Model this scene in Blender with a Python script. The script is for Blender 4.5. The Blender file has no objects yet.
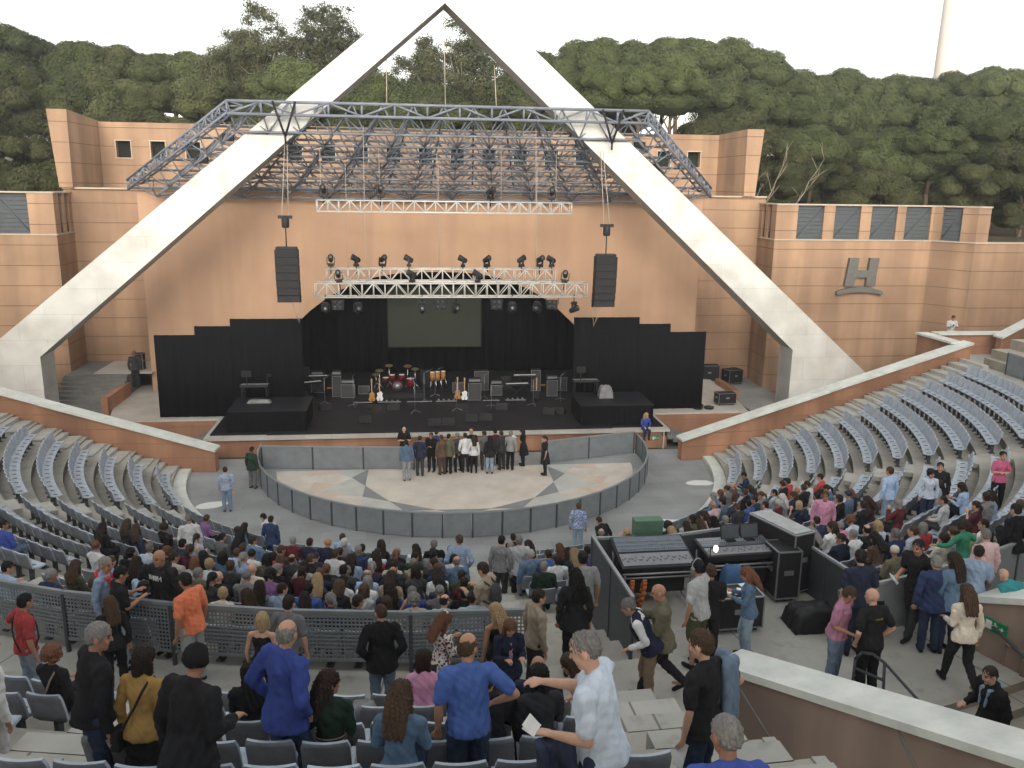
import bpy, bmesh, math, random, time
import numpy as np
from mathutils import Vector, Matrix, Euler, noise as mnoise

R = math.radians
PI = math.pi
SC = bpy.context.scene
COL = SC.collection
rnd = random.Random(11)

# ------------------------------------------------------------------ camera, sky, sun, exposure
CAM_POS = Vector((0.0, 0.0, 12.0))
YAW, PITCH, ROLL = R(-7), R(13), R(0.8)
FPX = 848.0
cam_d = bpy.data.cameras.new('camera')
cam = bpy.data.objects.new('camera', cam_d)
COL.objects.link(cam)
F = Vector((-math.sin(YAW)*math.cos(PITCH), math.cos(YAW)*math.cos(PITCH), -math.sin(PITCH)))
R0 = Vector((math.cos(YAW), math.sin(YAW), 0)); U0 = R0.cross(F)
RX = R0*math.cos(ROLL) + U0*math.sin(ROLL); UY = U0*math.cos(ROLL) - R0*math.sin(ROLL)
m = Matrix((( RX.x, UY.x, -F.x, CAM_POS.x), (RX.y, UY.y, -F.y, CAM_POS.y), (RX.z, UY.z, -F.z, CAM_POS.z), (0, 0, 0, 1)))
cam.matrix_world = m
cam_d.sensor_width = 36.0; cam_d.lens = 36.0*FPX/1024.0
cam_d.clip_start = 0.1; cam_d.clip_end = 3000
SC.camera = cam

SUN_EL, SUN_AZ = 17.0, 186.0      # azimuth: compass-like, 180 = behind the camera
w = bpy.data.worlds.new('World'); SC.world = w; w.use_nodes = True
nt = w.node_tree; nt.nodes.clear()
sky = nt.nodes.new('ShaderNodeTexSky'); sky.sky_type = 'NISHITA'; sky.sun_disc = False
sky.sun_elevation = R(SUN_EL); sky.sun_rotation = R(SUN_AZ); sky.dust_density = 1.5; sky.air_density = 1.0; sky.ozone_density = 0.6
hs = nt.nodes.new('ShaderNodeHueSaturation'); hs.inputs['Saturation'].default_value = 0.22; hs.inputs['Value'].default_value = 1.0
mixw = nt.nodes.new('ShaderNodeMixRGB'); mixw.blend_type = 'MULTIPLY'; mixw.inputs[0].default_value = 1.0
mixw.inputs[2].default_value = (1.0, 0.968, 0.885, 1)
bg = nt.nodes.new('ShaderNodeBackground'); bg.inputs[1].default_value = 0.15
ow = nt.nodes.new('ShaderNodeOutputWorld')
# thin high evening cloud: soft changes of brightness across the sky
tcw = nt.nodes.new('ShaderNodeTexCoord'); mpw = nt.nodes.new('ShaderNodeMapping'); mpw.inputs['Scale'].default_value = (1.5, 1.5, 5.0)
nzw = nt.nodes.new('ShaderNodeTexNoise'); nzw.inputs['Scale'].default_value = 1.6; nzw.inputs['Detail'].default_value = 5
crw = nt.nodes.new('ShaderNodeValToRGB'); crw.color_ramp.elements[0].position = 0.35; crw.color_ramp.elements[1].position = 0.7
crw.color_ramp.elements[0].color = (0.80, 0.82, 0.84, 1); crw.color_ramp.elements[1].color = (1.0, 1.0, 1.0, 1)
mxc = nt.nodes.new('ShaderNodeMixRGB'); mxc.blend_type = 'MULTIPLY'; mxc.inputs[0].default_value = 1.0
nt.links.new(tcw.outputs['Generated'], mpw.inputs[0]); nt.links.new(mpw.outputs[0], nzw.inputs['Vector']); nt.links.new(nzw.outputs[0], crw.inputs[0])
nt.links.new(sky.outputs[0], hs.inputs['Color']); nt.links.new(hs.outputs[0], mxc.inputs[1]); nt.links.new(crw.outputs[0], mxc.inputs[2]); nt.links.new(mxc.outputs[0], mixw.inputs[1])
nt.links.new(mixw.outputs[0], bg.inputs[0]); nt.links.new(bg.outputs[0], ow.inputs[0])

sd = bpy.data.lights.new('sun', 'SUN'); sd.energy = 0.85; sd.angle = R(45); sd.color = (1.0, 0.93, 0.84)
so = bpy.data.objects.new('sun', sd); COL.objects.link(so)
az = R(SUN_AZ)
sdir = Vector((math.sin(az)*math.cos(R(SUN_EL)), math.cos(az)*math.cos(R(SUN_EL)), math.sin(R(SUN_EL))))
so.rotation_euler = sdir.to_track_quat('Z', 'Y').to_euler()
so.location = (0, -20, 60)
SC.view_settings.view_transform = 'Standard'; SC.view_settings.look = 'None'
SC.view_settings.exposure = 1.6; SC.view_settings.gamma = 1.0
SC.render.engine = 'CYCLES'
SC.cycles.max_bounces = 5; SC.cycles.diffuse_bounces = 3; SC.cycles.transparent_max_bounces = 6

# where a sight line meets a level (used only to stand things on real surfaces)
def ray(px, py): return F + RX*((px-512)/FPX) + UY*((384-py)/FPX)
def at(px, py, z=None, y=None):
    r = ray(px, py)
    t = (z-CAM_POS.z)/r.z if z is not None else (y-CAM_POS.y)/r.y
    return CAM_POS + r*t
def proj(p):
    v = Vector(p)-CAM_POS; d = v.dot(F)
    return (512+FPX*v.dot(RX)/d, 384-FPX*v.dot(UY)/d, d)

# ------------------------------------------------------------------ materials
MATS = {}
def _nodes(name):
    mt = bpy.data.materials.new(name); mt.use_nodes = True
    n = mt.node_tree.nodes; l = mt.node_tree.links
    b = n['Principled BSDF']
    return mt, n, l, b
def mat(name, col, rough=0.8, var=0.12, scale=3.0, metal=0.0, bump=0.0, spec=0.3, coord='Object', col2=None, vscale=None):
    if name in MATS: return MATS[name]
    mt, n, l, b = _nodes(name)
    b.inputs['Roughness'].default_value = rough; b.inputs['Metallic'].default_value = metal
    b.inputs['Specular IOR Level'].default_value = spec
    tc = n.new('ShaderNodeTexCoord'); nz = n.new('ShaderNodeTexNoise')
    nz.inputs['Scale'].default_value = scale; nz.inputs['Detail'].default_value = 6; nz.inputs['Roughness'].default_value = 0.62
    if vscale:
        mp = n.new('ShaderNodeMapping'); mp.inputs['Scale'].default_value = vscale
        l.new(tc.outputs[coord], mp.inputs[0]); l.new(mp.outputs[0], nz.inputs['Vector'])
    else: l.new(tc.outputs[coord], nz.inputs['Vector'])
    rp = n.new('ShaderNodeValToRGB')
    c1 = [max(0, c*(1-var)) for c in col]; c2 = col2 or [min(1, c*(1+var)) for c in col]
    rp.color_ramp.elements[0].position = 0.3; rp.color_ramp.elements[1].position = 0.7
    rp.color_ramp.elements[0].color = (*c1, 1); rp.color_ramp.elements[1].color = (*c2, 1)
    l.new(nz.outputs[0], rp.inputs[0]); l.new(rp.outputs[0], b.inputs['Base Color'])
    if bump:
        bp = n.new('ShaderNodeBump'); bp.inputs['Strength'].default_value = bump; bp.inputs['Distance'].default_value = 0.02
        l.new(nz.outputs[0], bp.inputs['Height']); l.new(bp.outputs[0], b.inputs['Normal'])
    MATS[name] = mt
    return mt
def course_mat(name, col, spacing=1.06, z0=0.0, line=0.035, dark=0.45, var=0.16, stain=0.25, swap=None):
    """rendered wall with real horizontal joints every `spacing` metres, weather streaks"""
    if name in MATS: return MATS[name]
    mt, n, l, b = _nodes(name)
    b.inputs['Roughness'].default_value = 0.9; b.inputs['Specular IOR Level'].default_value = 0.15
    g = n.new('ShaderNodeNewGeometry'); sx = n.new('ShaderNodeSeparateXYZ'); l.new(g.outputs['Position'], sx.inputs[0])
    nz = n.new('ShaderNodeTexNoise'); nz.inputs['Scale'].default_value = 0.35; nz.inputs['Detail'].default_value = 8
    l.new(g.outputs['Position'], nz.inputs['Vector'])
    rp = n.new('ShaderNodeValToRGB'); rp.color_ramp.elements[0].position = 0.32; rp.color_ramp.elements[1].position = 0.68
    rp.color_ramp.elements[0].color = (*[c*(1-var) for c in col], 1); rp.color_ramp.elements[1].color = (*[min(1, c*(1+var)) for c in col], 1)
    l.new(nz.outputs[0], rp.inputs[0])
    # vertical streaks
    mp = n.new('ShaderNodeMapping'); mp.inputs['Scale'].default_value = (1.0, 1.0, 0.08); l.new(g.outputs['Position'], mp.inputs[0])
    n2 = n.new('ShaderNodeTexNoise'); n2.inputs['Scale'].default_value = 0.8; n2.inputs['Detail'].default_value = 4; l.new(mp.outputs[0], n2.inputs['Vector'])
    r2 = n.new('ShaderNodeValToRGB'); r2.color_ramp.elements[0].position = 0.42; r2.color_ramp.elements[1].position = 0.62
    r2.color_ramp.elements[0].color = (1-stain, 1-stain, 1-stain*0.9, 1); r2.color_ramp.elements[1].color = (1, 1, 1, 1)
    l.new(n2.outputs[0], r2.inputs[0])
    mx = n.new('ShaderNodeMixRGB'); mx.blend_type = 'MULTIPLY'; mx.inputs[0].default_value = 1
    l.new(rp.outputs[0], mx.inputs[1]); l.new(r2.outputs[0], mx.inputs[2])
    last = mx.outputs[0]
    if spacing:
        ad = n.new('ShaderNodeMath'); ad.operation = 'ADD'; ad.inputs[1].default_value = -z0+100*spacing; l.new(sx.outputs[2], ad.inputs[0])
        md = n.new('ShaderNodeMath'); md.operation = 'MODULO'; md.inputs[1].default_value = spacing; l.new(ad.outputs[0], md.inputs[0])
        lt = n.new('ShaderNodeMath'); lt.operation = 'LESS_THAN'; lt.inputs[1].default_value = line; l.new(md.outputs[0], lt.inputs[0])
        m2 = n.new('ShaderNodeMixRGB'); l.new(lt.outputs[0], m2.inputs[0]); l.new(last, m2.inputs[1])
        m2.inputs[2].default_value = (*[c*dark for c in col], 1); last = m2.outputs[0]
        inv = n.new('ShaderNodeMath'); inv.operation = 'SUBTRACT'; inv.inputs[0].default_value = 1.0; l.new(lt.outputs[0], inv.inputs[1])
        bp = n.new('ShaderNodeBump'); bp.inputs['Distance'].default_value = 0.03; bp.inputs['Strength'].default_value = 0.6
        l.new(inv.outputs[0], bp.inputs['Height']); l.new(bp.outputs[0], b.inputs['Normal'])
    l.new(last, b.inputs['Base Color'])
    MATS[name] = mt
    return mt
def slab_mat(name, col, jw, jh, axes='xz', joint=0.6, var=0.1, rough=0.5, off=0.5, size=0.008, nscale=0.5, tint=None):
    """stone or paving slabs with joints; axes picks the two world axes of the face"""
    if name in MATS: return MATS[name]
    mt, n, l, b = _nodes(name)
    b.inputs['Roughness'].default_value = rough; b.inputs['Specular IOR Level'].default_value = 0.25
    g = n.new('ShaderNodeNewGeometry'); sx = n.new('ShaderNodeSeparateXYZ'); l.new(g.outputs['Position'], sx.inputs[0])
    cb = n.new('ShaderNodeCombineXYZ'); ix = {'x': 0, 'y': 1, 'z': 2}
    l.new(sx.outputs[ix[axes[0]]], cb.inputs[0]); l.new(sx.outputs[ix[axes[1]]], cb.inputs[1])
    br = n.new('ShaderNodeTexBrick'); br.offset = off; br.inputs['Scale'].default_value = 1.0
    br.inputs['Brick Width'].default_value = jw; br.inputs['Row Height'].default_value = jh; br.inputs['Mortar Size'].default_value = size
    br.inputs['Color1'].default_value = (*[c*(1-var) for c in col], 1); br.inputs['Color2'].default_value = (*[min(1, c*(1+var)) for c in (tint or col)], 1)
    br.inputs['Mortar'].default_value = (*[c*joint for c in col], 1); br.inputs['Mortar Smooth'].default_value = 0.2
    l.new(cb.outputs[0], br.inputs['Vector'])
    nz = n.new('ShaderNodeTexNoise'); nz.inputs['Scale'].default_value = nscale; nz.inputs['Detail'].default_value = 7; l.new(g.outputs['Position'], nz.inputs['Vector'])
    rp = n.new('ShaderNodeValToRGB'); rp.color_ramp.elements[0].position = 0.3; rp.color_ramp.elements[1].position = 0.65
    rp.color_ramp.elements[0].color = (0.74, 0.72, 0.70, 1); rp.color_ramp.elements[1].color = (1, 1, 1, 1)
    l.new(nz.outputs[0], rp.inputs[0])
    mx = n.new('ShaderNodeMixRGB'); mx.blend_type = 'MULTIPLY'; mx.inputs[0].default_value = 1
    l.new(br.outputs[0], mx.inputs[1]); l.new(rp.outputs[0], mx.inputs[2]); l.new(mx.outputs[0], b.inputs['Base Color'])
    MATS[name] = mt
    return mt

TERRA = (0.44, 0.285, 0.185)
M_wall = course_mat('terracotta_render', (0.51, 0.325, 0.215), spacing=0, stain=0.12, var=0.09)
M_course = course_mat('terracotta_courses', TERRA, spacing=1.06, z0=0.28)
M_low = course_mat('terracotta_low_wall', (0.42, 0.225, 0.14), spacing=0.62, z0=0.0, line=0.02, dark=0.6, var=0.22, stain=0.3)
M_vom = course_mat('brown_rough_wall', (0.34, 0.255, 0.205), spacing=0, var=0.30, stain=0.35)
M_cop = mat('pale_coping_stone', (0.64, 0.66, 0.62), 0.65, 0.17, 1.6, bump=0.15)
M_marble = slab_mat('white_marble_slabs', (0.76, 0.75, 0.71), 2.4, 1.2, 'xz', 0.72, 0.05, 0.45, nscale=0.7)
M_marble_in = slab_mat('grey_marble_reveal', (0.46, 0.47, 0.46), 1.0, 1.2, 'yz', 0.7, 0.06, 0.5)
M_tread = mat('concrete_tread', (0.40, 0.38, 0.335), 0.85, 0.17, 0.9, bump=0.15)
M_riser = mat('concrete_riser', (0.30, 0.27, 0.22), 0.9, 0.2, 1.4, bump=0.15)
M_aisle = mat('pale_concrete_floor', (0.43, 0.42, 0.385), 0.8, 0.16, 0.55, bump=0.1)
def concrete_mat(name, col, step=3.0, var=0.2, z_dark=0.0):
    mt, n, l, b = _nodes(name); b.inputs['Roughness'].default_value = 0.85; b.inputs['Specular IOR Level'].default_value = 0.2
    g = n.new('ShaderNodeNewGeometry'); sb = n.new('ShaderNodeVectorMath'); sb.operation = 'SUBTRACT'; sb.inputs[1].default_value = (1.95, 36.3, 0); l.new(g.outputs['Position'], sb.inputs[0])
    sx = n.new('ShaderNodeSeparateXYZ'); l.new(sb.outputs[0], sx.inputs[0]); at2 = n.new('ShaderNodeMath'); at2.operation = 'ARCTAN2'; l.new(sx.outputs[1], at2.inputs[0]); l.new(sx.outputs[0], at2.inputs[1])
    md = n.new('ShaderNodeMath'); md.operation = 'PINGPONG'; md.inputs[1].default_value = math.radians(step); l.new(at2.outputs[0], md.inputs[0])
    lt = n.new('ShaderNodeMath'); lt.operation = 'LESS_THAN'; lt.inputs[1].default_value = 0.0006; l.new(md.outputs[0], lt.inputs[0])
    n1 = n.new('ShaderNodeTexNoise'); n1.inputs['Scale'].default_value = 0.6; n1.inputs['Detail'].default_value = 9; n1.inputs['Roughness'].default_value = 0.68; l.new(g.outputs['Position'], n1.inputs['Vector'])
    r1 = n.new('ShaderNodeValToRGB'); r1.color_ramp.elements[0].position = 0.33; r1.color_ramp.elements[1].position = 0.66
    r1.color_ramp.elements[0].color = (*[c*(1-var) for c in col], 1); r1.color_ramp.elements[1].color = (*[min(1, c*(1+var*0.8)) for c in col], 1); l.new(n1.outputs[0], r1.inputs[0])
    n2 = n.new('ShaderNodeTexNoise'); n2.inputs['Scale'].default_value = 3.4; n2.inputs['Detail'].default_value = 4; l.new(g.outputs['Position'], n2.inputs['Vector'])
    r2 = n.new('ShaderNodeValToRGB'); r2.color_ramp.elements[0].position = 0.28; r2.color_ramp.elements[1].position = 0.42; r2.color_ramp.elements[0].color = (0.80, 0.79, 0.77, 1); r2.color_ramp.elements[1].color = (1, 1, 1, 1); l.new(n2.outputs[0], r2.inputs[0])
    mx = n.new('ShaderNodeMixRGB'); mx.blend_type = 'MULTIPLY'; mx.inputs[0].default_value = 1; l.new(r1.outputs[0], mx.inputs[1]); l.new(r2.outputs[0], mx.inputs[2])
    m2 = n.new('ShaderNodeMixRGB'); l.new(lt.outputs[0], m2.inputs[0]); l.new(mx.outputs[0], m2.inputs[1]); m2.inputs[2].default_value = (*[c*0.45 for c in col], 1); l.new(m2.outputs[0], b.inputs['Base Color'])
    bp = n.new('ShaderNodeBump'); bp.inputs['Strength'].default_value = 0.25; bp.inputs['Distance'].default_value = 0.02; l.new(n2.outputs[0], bp.inputs['Height']); l.new(bp.outputs[0], b.inputs['Normal'])
    MATS[name] = mt; return mt
M_tread = concrete_mat('jointed_tread_concrete', (0.41, 0.39, 0.345), 3.0); M_aisle = concrete_mat('jointed_floor_concrete', (0.43, 0.42, 0.385), 4.0, 0.16)
def worn_plastic(name, col, rough):
    mt, n, l, b = _nodes(name); b.inputs['Roughness'].default_value = rough; b.inputs['Specular IOR Level'].default_value = 0.4
    tc = n.new('ShaderNodeTexCoord'); oi = n.new('ShaderNodeObjectInfo'); ad = n.new('ShaderNodeVectorMath'); ad.operation = 'ADD'; l.new(tc.outputs['Object'], ad.inputs[0]); l.new(oi.outputs['Location'], ad.inputs[1])
    nz = n.new('ShaderNodeTexNoise'); nz.inputs['Scale'].default_value = 5; nz.inputs['Detail'].default_value = 8; nz.inputs['Roughness'].default_value = 0.7; l.new(ad.outputs[0], nz.inputs['Vector'])
    rp = n.new('ShaderNodeValToRGB'); rp.color_ramp.elements[0].position = 0.3; rp.color_ramp.elements[1].position = 0.62; rp.color_ramp.elements[0].color = (*[c*0.72 for c in col], 1); rp.color_ramp.elements[1].color = (*[c*1.08 for c in col], 1); l.new(nz.outputs[0], rp.inputs[0])
    hv = n.new('ShaderNodeHueSaturation'); mr = n.new('ShaderNodeMapRange'); mr.inputs[3].default_value = 0.84; mr.inputs[4].default_value = 1.14; l.new(oi.outputs['Random'], mr.inputs[0]); l.new(mr.outputs[0], hv.inputs['Value']); l.new(rp.outputs[0], hv.inputs['Color']); l.new(hv.outputs[0], b.inputs['Base Color'])
    MATS[name] = mt; return mt
M_paving = slab_mat('grey_paving', (0.33, 0.345, 0.35), 1.6, 0.8, 'xy', 0.75, 0.07, 0.7)
M_plaza = slab_mat('plaza_stone', (0.52, 0.50, 0.46), 1.2, 1.2, 'xy', 0.75, 0.05, 0.6)
M_cream = mat('cream_marble_floor', (0.62, 0.56, 0.48), 0.45, 0.16, 0.9, col2=(0.72, 0.65, 0.58))
M_starg = mat('grey_marble_floor', (0.24, 0.26, 0.265), 0.4, 0.12, 1.5)
M_stargr = mat('green_marble_floor', (0.52, 0.53, 0.50), 0.4, 0.10, 1.5)
M_starp = mat('pink_marble_floor', (0.62, 0.50, 0.42), 0.4, 0.12, 1.5)
M_step = mat('dark_stone_steps', (0.19, 0.19, 0.18), 0.8, 0.15, 2)
M_black = mat('black_stage_cloth', (0.009, 0.009, 0.011), 0.95, 0.25, 2.0, spec=0.1, vscale=(6, 6, 0.3))
M_deck = mat('black_stage_deck', (0.016, 0.016, 0.02), 0.55, 0.3, 1.2)
M_screen = mat('grey_projection_screen', (0.048, 0.055, 0.043), 0.8, 0.06, 0.8)
M_truss = mat('blue_grey_steel', (0.20, 0.22, 0.26), 0.55, 0.15, 2, metal=0.0)
M_alu = mat('aluminium_truss', (0.62, 0.60, 0.56), 0.45, 0.1, 4, metal=0.2)
M_blk = mat('black_metal', (0.018, 0.018, 0.02), 0.5, 0.2, 6)
M_blk2 = mat('black_plastic', (0.018, 0.018, 0.02), 0.6, 0.2, 8)
M_lens = mat('lamp_lens', (0.05, 0.055, 0.06), 0.15, 0.1, 8, spec=0.6)
M_fence = mat('grey_fence_panel', (0.20, 0.22, 0.235), 0.6, 0.14, 2.5)
M_fpost = mat('dark_fence_post', (0.06, 0.068, 0.075), 0.5, 0.1, 4)
M_frail = mat('fence_rail', (0.27, 0.29, 0.30), 0.45, 0.1, 4)
M_seat_shaded = worn_plastic('grey_plastic_shaded', (0.215, 0.235, 0.27), 0.5)  # seat plastic darkened: shade on the rear faces put into the colour
M_seat_skylit = worn_plastic('grey_plastic_skylit', (0.41, 0.465, 0.54), 0.42)  # same plastic, lighter: skylight on pan and front put into the colour
M_louvre = mat('slate_louvre', (0.085, 0.095, 0.105), 0.6, 0.1, 3)
M_wframe = mat('window_stone_frame', (0.50, 0.42, 0.33), 0.7, 0.08, 3)
M_dark = mat('dark_interior', (0.02, 0.024, 0.02), 0.9, 0.2, 3)
M_cable = mat('pale_cable', (0.45, 0.38, 0.32), 0.6, 0.05, 3)
M_wood = mat('amber_wood', (0.42, 0.20, 0.06), 0.4, 0.2, 6)
M_chrome = mat('chrome', (0.65, 0.66, 0.68), 0.25, 0.05, 5, metal=0.9)
M_white = mat('white_paint', (0.75, 0.75, 0.73), 0.5, 0.05, 5)
M_red = mat('red_lacquer', (0.13, 0.012, 0.015), 0.3, 0.1, 5)
M_green = mat('green_sign', (0.01, 0.22, 0.09), 0.5, 0.06, 5)
M_gcase = mat('green_panel', (0.085, 0.17, 0.12), 0.6, 0.15, 4)
M_silver = mat('case_edging', (0.30, 0.31, 0.33), 0.35, 0.08, 6, metal=0.6)

# ------------------------------------------------------------------ mesh helpers
def add_box(bm, c, s, rot=None, mi=0, bev=0.0):
    r = bmesh.ops.create_cube(bm, size=1.0)
    vs = r['verts']
    M = Matrix.Translation(Vector(c)) @ (rot.to_4x4() if rot is not None else Matrix.Identity(4)) @ Matrix.Diagonal((*s, 1))
    bmesh.ops.transform(bm, matrix=M, verts=vs)
    fs = {f for v in vs for f in v.link_faces}
    for f in fs: f.material_index = mi
    if bev > 0:
        es = list({e for v in vs for e in v.link_edges})
        bmesh.ops.bevel(bm, geom=es, offset=bev, segments=2, affect='EDGES', profile=0.7)
def axes_for(d):
    d = d.normalized(); a = Vector((0, 0, 1)) if abs(d.z) < 0.9 else Vector((1, 0, 0))
    u = d.cross(a).normalized(); return u, d.cross(u).normalized()
def add_tube(bm, a, b, r, n=6, mi=0, r2=None, cap=True):
    a, b = Vector(a), Vector(b); r2 = r if r2 is None else r2
    if (b-a).length < 1e-6: return
    u, v = axes_for(b-a)
    A = [bm.verts.new(a+(u*math.cos(2*PI*i/n)+v*math.sin(2*PI*i/n))*r) for i in range(n)]
    B = [bm.verts.new(b+(u*math.cos(2*PI*i/n)+v*math.sin(2*PI*i/n))*r2) for i in range(n)]
    for i in range(n):
        f = bm.faces.new((A[i], A[(i+1) % n], B[(i+1) % n], B[i])); f.material_index = mi; f.smooth = True
    if cap:
        bm.faces.new(A[::-1]).material_index = mi; bm.faces.new(B).material_index = mi
def add_path(bm, pts, r, n=6, mi=0):
    for a, b in zip(pts[:-1], pts[1:]): add_tube(bm, a, b, r, n, mi)
def add_poly(bm, pts, z0, z1, mi=0, mtop=None):
    """vertical prism from a plan polygon (ccw)"""
    lo = [bm.verts.new((p[0], p[1], z0)) for p in pts]; hi = [bm.verts.new((p[0], p[1], z1)) for p in pts]
    n = len(pts)
    for i in range(n): bm.faces.new((lo[i], lo[(i+1) % n], hi[(i+1) % n], hi[i])).material_index = mi
    bm.faces.new(hi).material_index = mi if mtop is None else mtop; bm.faces.new(lo[::-1]).material_index = mi
def add_xz(bm, pts, y0, y1, mi=0, mside=None):
    """prism of an outline in the x-z plane, from y0 (front) to y1"""
    a = [bm.verts.new((p[0], y0, p[1])) for p in pts]; b = [bm.verts.new((p[0], y1, p[1])) for p in pts]
    n = len(pts)
    bm.faces.new(a).material_index = mi; bm.faces.new(b[::-1]).material_index = mi
    for i in range(n): bm.faces.new((a[(i+1) % n], a[i], b[i], b[(i+1) % n])).material_index = mi if mside is None else mside
def add_sphere(bm, c, r, mi=0, seg=10, rot=None):
    rr = (r, r, r) if not hasattr(r, '__len__') else r
    res = bmesh.ops.create_uvsphere(bm, u_segments=seg, v_segments=max(6, seg//2+2), radius=1)
    M = Matrix.Translation(Vector(c)) @ (rot.to_4x4() if rot is not None else Matrix.Identity(4)) @ Matrix.Diagonal((*rr, 1))
    bmesh.ops.transform(bm, matrix=M, verts=res['verts'])
    for f in {f for v in res['verts'] for f in v.link_faces}: f.material_index = mi; f.smooth = True
def add_lathe(bm, prof, c=(0, 0, 0), n=14, mi=0, cap=True, M=None):
    rings = []
    for r, z in prof:
        ring = []
        for i in range(n):
            p = Vector((r*math.cos(2*PI*i/n), r*math.sin(2*PI*i/n), z))
            if M is not None: p = M @ p
            ring.append(bm.verts.new(p+Vector(c)))
        rings.append(ring)
    for a, b in zip(rings[:-1], rings[1:]):
        for i in range(n):
            f = bm.faces.new((a[i], a[(i+1) % n], b[(i+1) % n], b[i])); f.material_index = mi; f.smooth = True
    if cap: bm.faces.new(rings[0][::-1]).material_index = mi; bm.faces.new(rings[-1]).material_index = mi
def obj(name, bm, mats, parent=None, loc=None, rotz=None, recalc=True):
    if recalc: bmesh.ops.recalc_face_normals(bm, faces=bm.faces[:])
    me = bpy.data.meshes.new(name); bm.to_mesh(me); bm.free()
    for mm in (mats if isinstance(mats, (list, tuple)) else [mats]): me.materials.append(mm)
    o = bpy.data.objects.new(name, me); COL.objects.link(o)
    if parent: o.parent = parent
    if loc is not None: o.location = loc
    if rotz is not None: o.rotation_euler = (0, 0, rotz)
    return o
def tag(o, label=None, cat=None, group=None, kind=None):
    if label: o['label'] = label
    if cat: o['category'] = cat
    if group: o['group'] = group
    if kind: o['kind'] = kind
    return o
def thing(name, label, cat, loc=(0, 0, 0), rotz=0, group=None):
    o = bpy.data.objects.new(name, None); COL.objects.link(o); o.empty_display_size = 0.2
    o.location = loc; o.rotation_euler = (0, 0, rotz)
    return tag(o, label, cat, group)
def struct(o): o['kind'] = 'structure'; return o
def copy_tree(o, parent=None):
    c = o.copy(); COL.objects.link(c); c.parent = parent
    for ch in list(o.children): copy_tree(ch, c)
    return c
def B(): return bmesh.new()

# ------------------------------------------------------------------ the bowl (centre of the orchestra)
OX, OY = 1.95, 36.3
def pol(r, deg): return Vector((OX+r*math.cos(R(deg)), OY+r*math.sin(R(deg)), 0))
AZ = 3.95                       # level of the cross aisle
ROWS = 12; ROW_P = 0.975
def row_z(i): return 0.30+0.315*i
def row_r(i): return 12.4+ROW_P*i            # seat backs
UP = 13
def up_z(k): return 4.80+0.46*k
def up_r(k): return 26.6+0.95*k
def wall_y(r): return 35.75+0.09*(r-10.7)     # plan line of the two side walls
def th_end(r): return math.degrees(math.asin((wall_y(r)-OY)/r))
def floor_z(x, y):
    r = math.hypot(x-OX, y-OY)
    if r < 11.3: return 0.0
    for i in range(ROWS):
        if r < row_r(i)+0.16: return row_z(i)
    if r < up_r(0)-0.85: return AZ
    for k in range(UP):
        if r < up_r(k)+0.10: return up_z(k)
    return up_z(UP-1)

def ring_strip(bm, r0, r1, z, t0, t1, mi, step=2.0, zr=None, mir=1):
    """flat annular sector r0..r1 at z, and a riser at r0 from zr up to z"""
    n = max(1, int(math.ceil(abs(t1-t0)/step)))
    P = [t0+(t1-t0)*i/n for i in range(n+1)]
    a = [bm.verts.new((OX+r0*math.cos(R(t)), OY+r0*math.sin(R(t)), z)) for t in P]
    b = [bm.verts.new((OX+r1*math.cos(R(t)), OY+r1*math.sin(R(t)), z)) for t in P]
    for i in range(n): bm.faces.new((a[i], b[i], b[i+1], a[i+1])).material_index = mi
    if zr is not None:
        c = [bm.verts.new((OX+r0*math.cos(R(t)), OY+r0*math.sin(R(t)), zr)) for t in P]
        for i in range(n): bm.faces.new((c[i], a[i], a[i+1], c[i+1])).material_index = mir

# ground and hillside: one sheet
def ter_h(x, y):
    r = math.hypot(x-OX, y-OY)
    out = max(0.0, min(1.0, (r-39.5)/3.0)) if y < 40 else 0.0
    h = -0.05
    if y < 40: h = -0.05+out*10.2
    side = max(0.0, min(1.0, (abs(x-1.5)-34)/6.0))
    back = max(0.0, min(1.0, (y-55.5)/6.0))
    if y >= 36: h = max(h, side*9.0*min(1, (y-34)/8.0))
    b = back*(8.5+0.075*(max(0, y-58))**0.98+1.2*math.sin(x*0.05+1)*min(1, (y-55)/40))
    if y > 160: b = min(b, 19)
    if y > 400: b = 19-0.02*(y-400)
    return max(h, b) if y > 55.5 else h
M_hill = mat('hillside_soil', (0.085, 0.075, 0.04), 0.95, 0.45, 0.35, bump=0.3, col2=(0.14, 0.10, 0.055))
bm = B()
xs = list(np.arange(-70, 75, 2.5)); xs = [-500, -350, -200, -120]+xs+[110, 170, 260, 420, 600]
ys = [-300, -150, -60]+list(np.arange(-20, 130, 2.5))+[150, 180, 230, 300, 400, 550, 700]
G = [[bm.verts.new((x, y, ter_h(x, y))) for x in xs] for y in ys]
for j in range(len(ys)-1):
    for i in range(len(xs)-1): bm.faces.new((G[j][i], G[j][i+1], G[j+1][i+1], G[j+1][i])).smooth = True
struct(obj('ground', bm, M_hill))

# orchestra paving (z = 0)
bm = B()
add_poly(bm, [(OX+11.7*math.cos(R(t)), OY+11.7*math.sin(R(t))) for t in range(-180, 1, 3)]+[(13.6, 37.55), (-9.7, 37.55)], -0.04, 0.0)
struct(obj('orchestra_paving', bm, M_paving))
bm = B(); add_poly(bm, [(-34, 37.9), (36, 37.9), (36, 56), (-34, 56)], -0.04, -0.004); struct(obj('service_yard_ground', bm, M_step))

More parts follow.
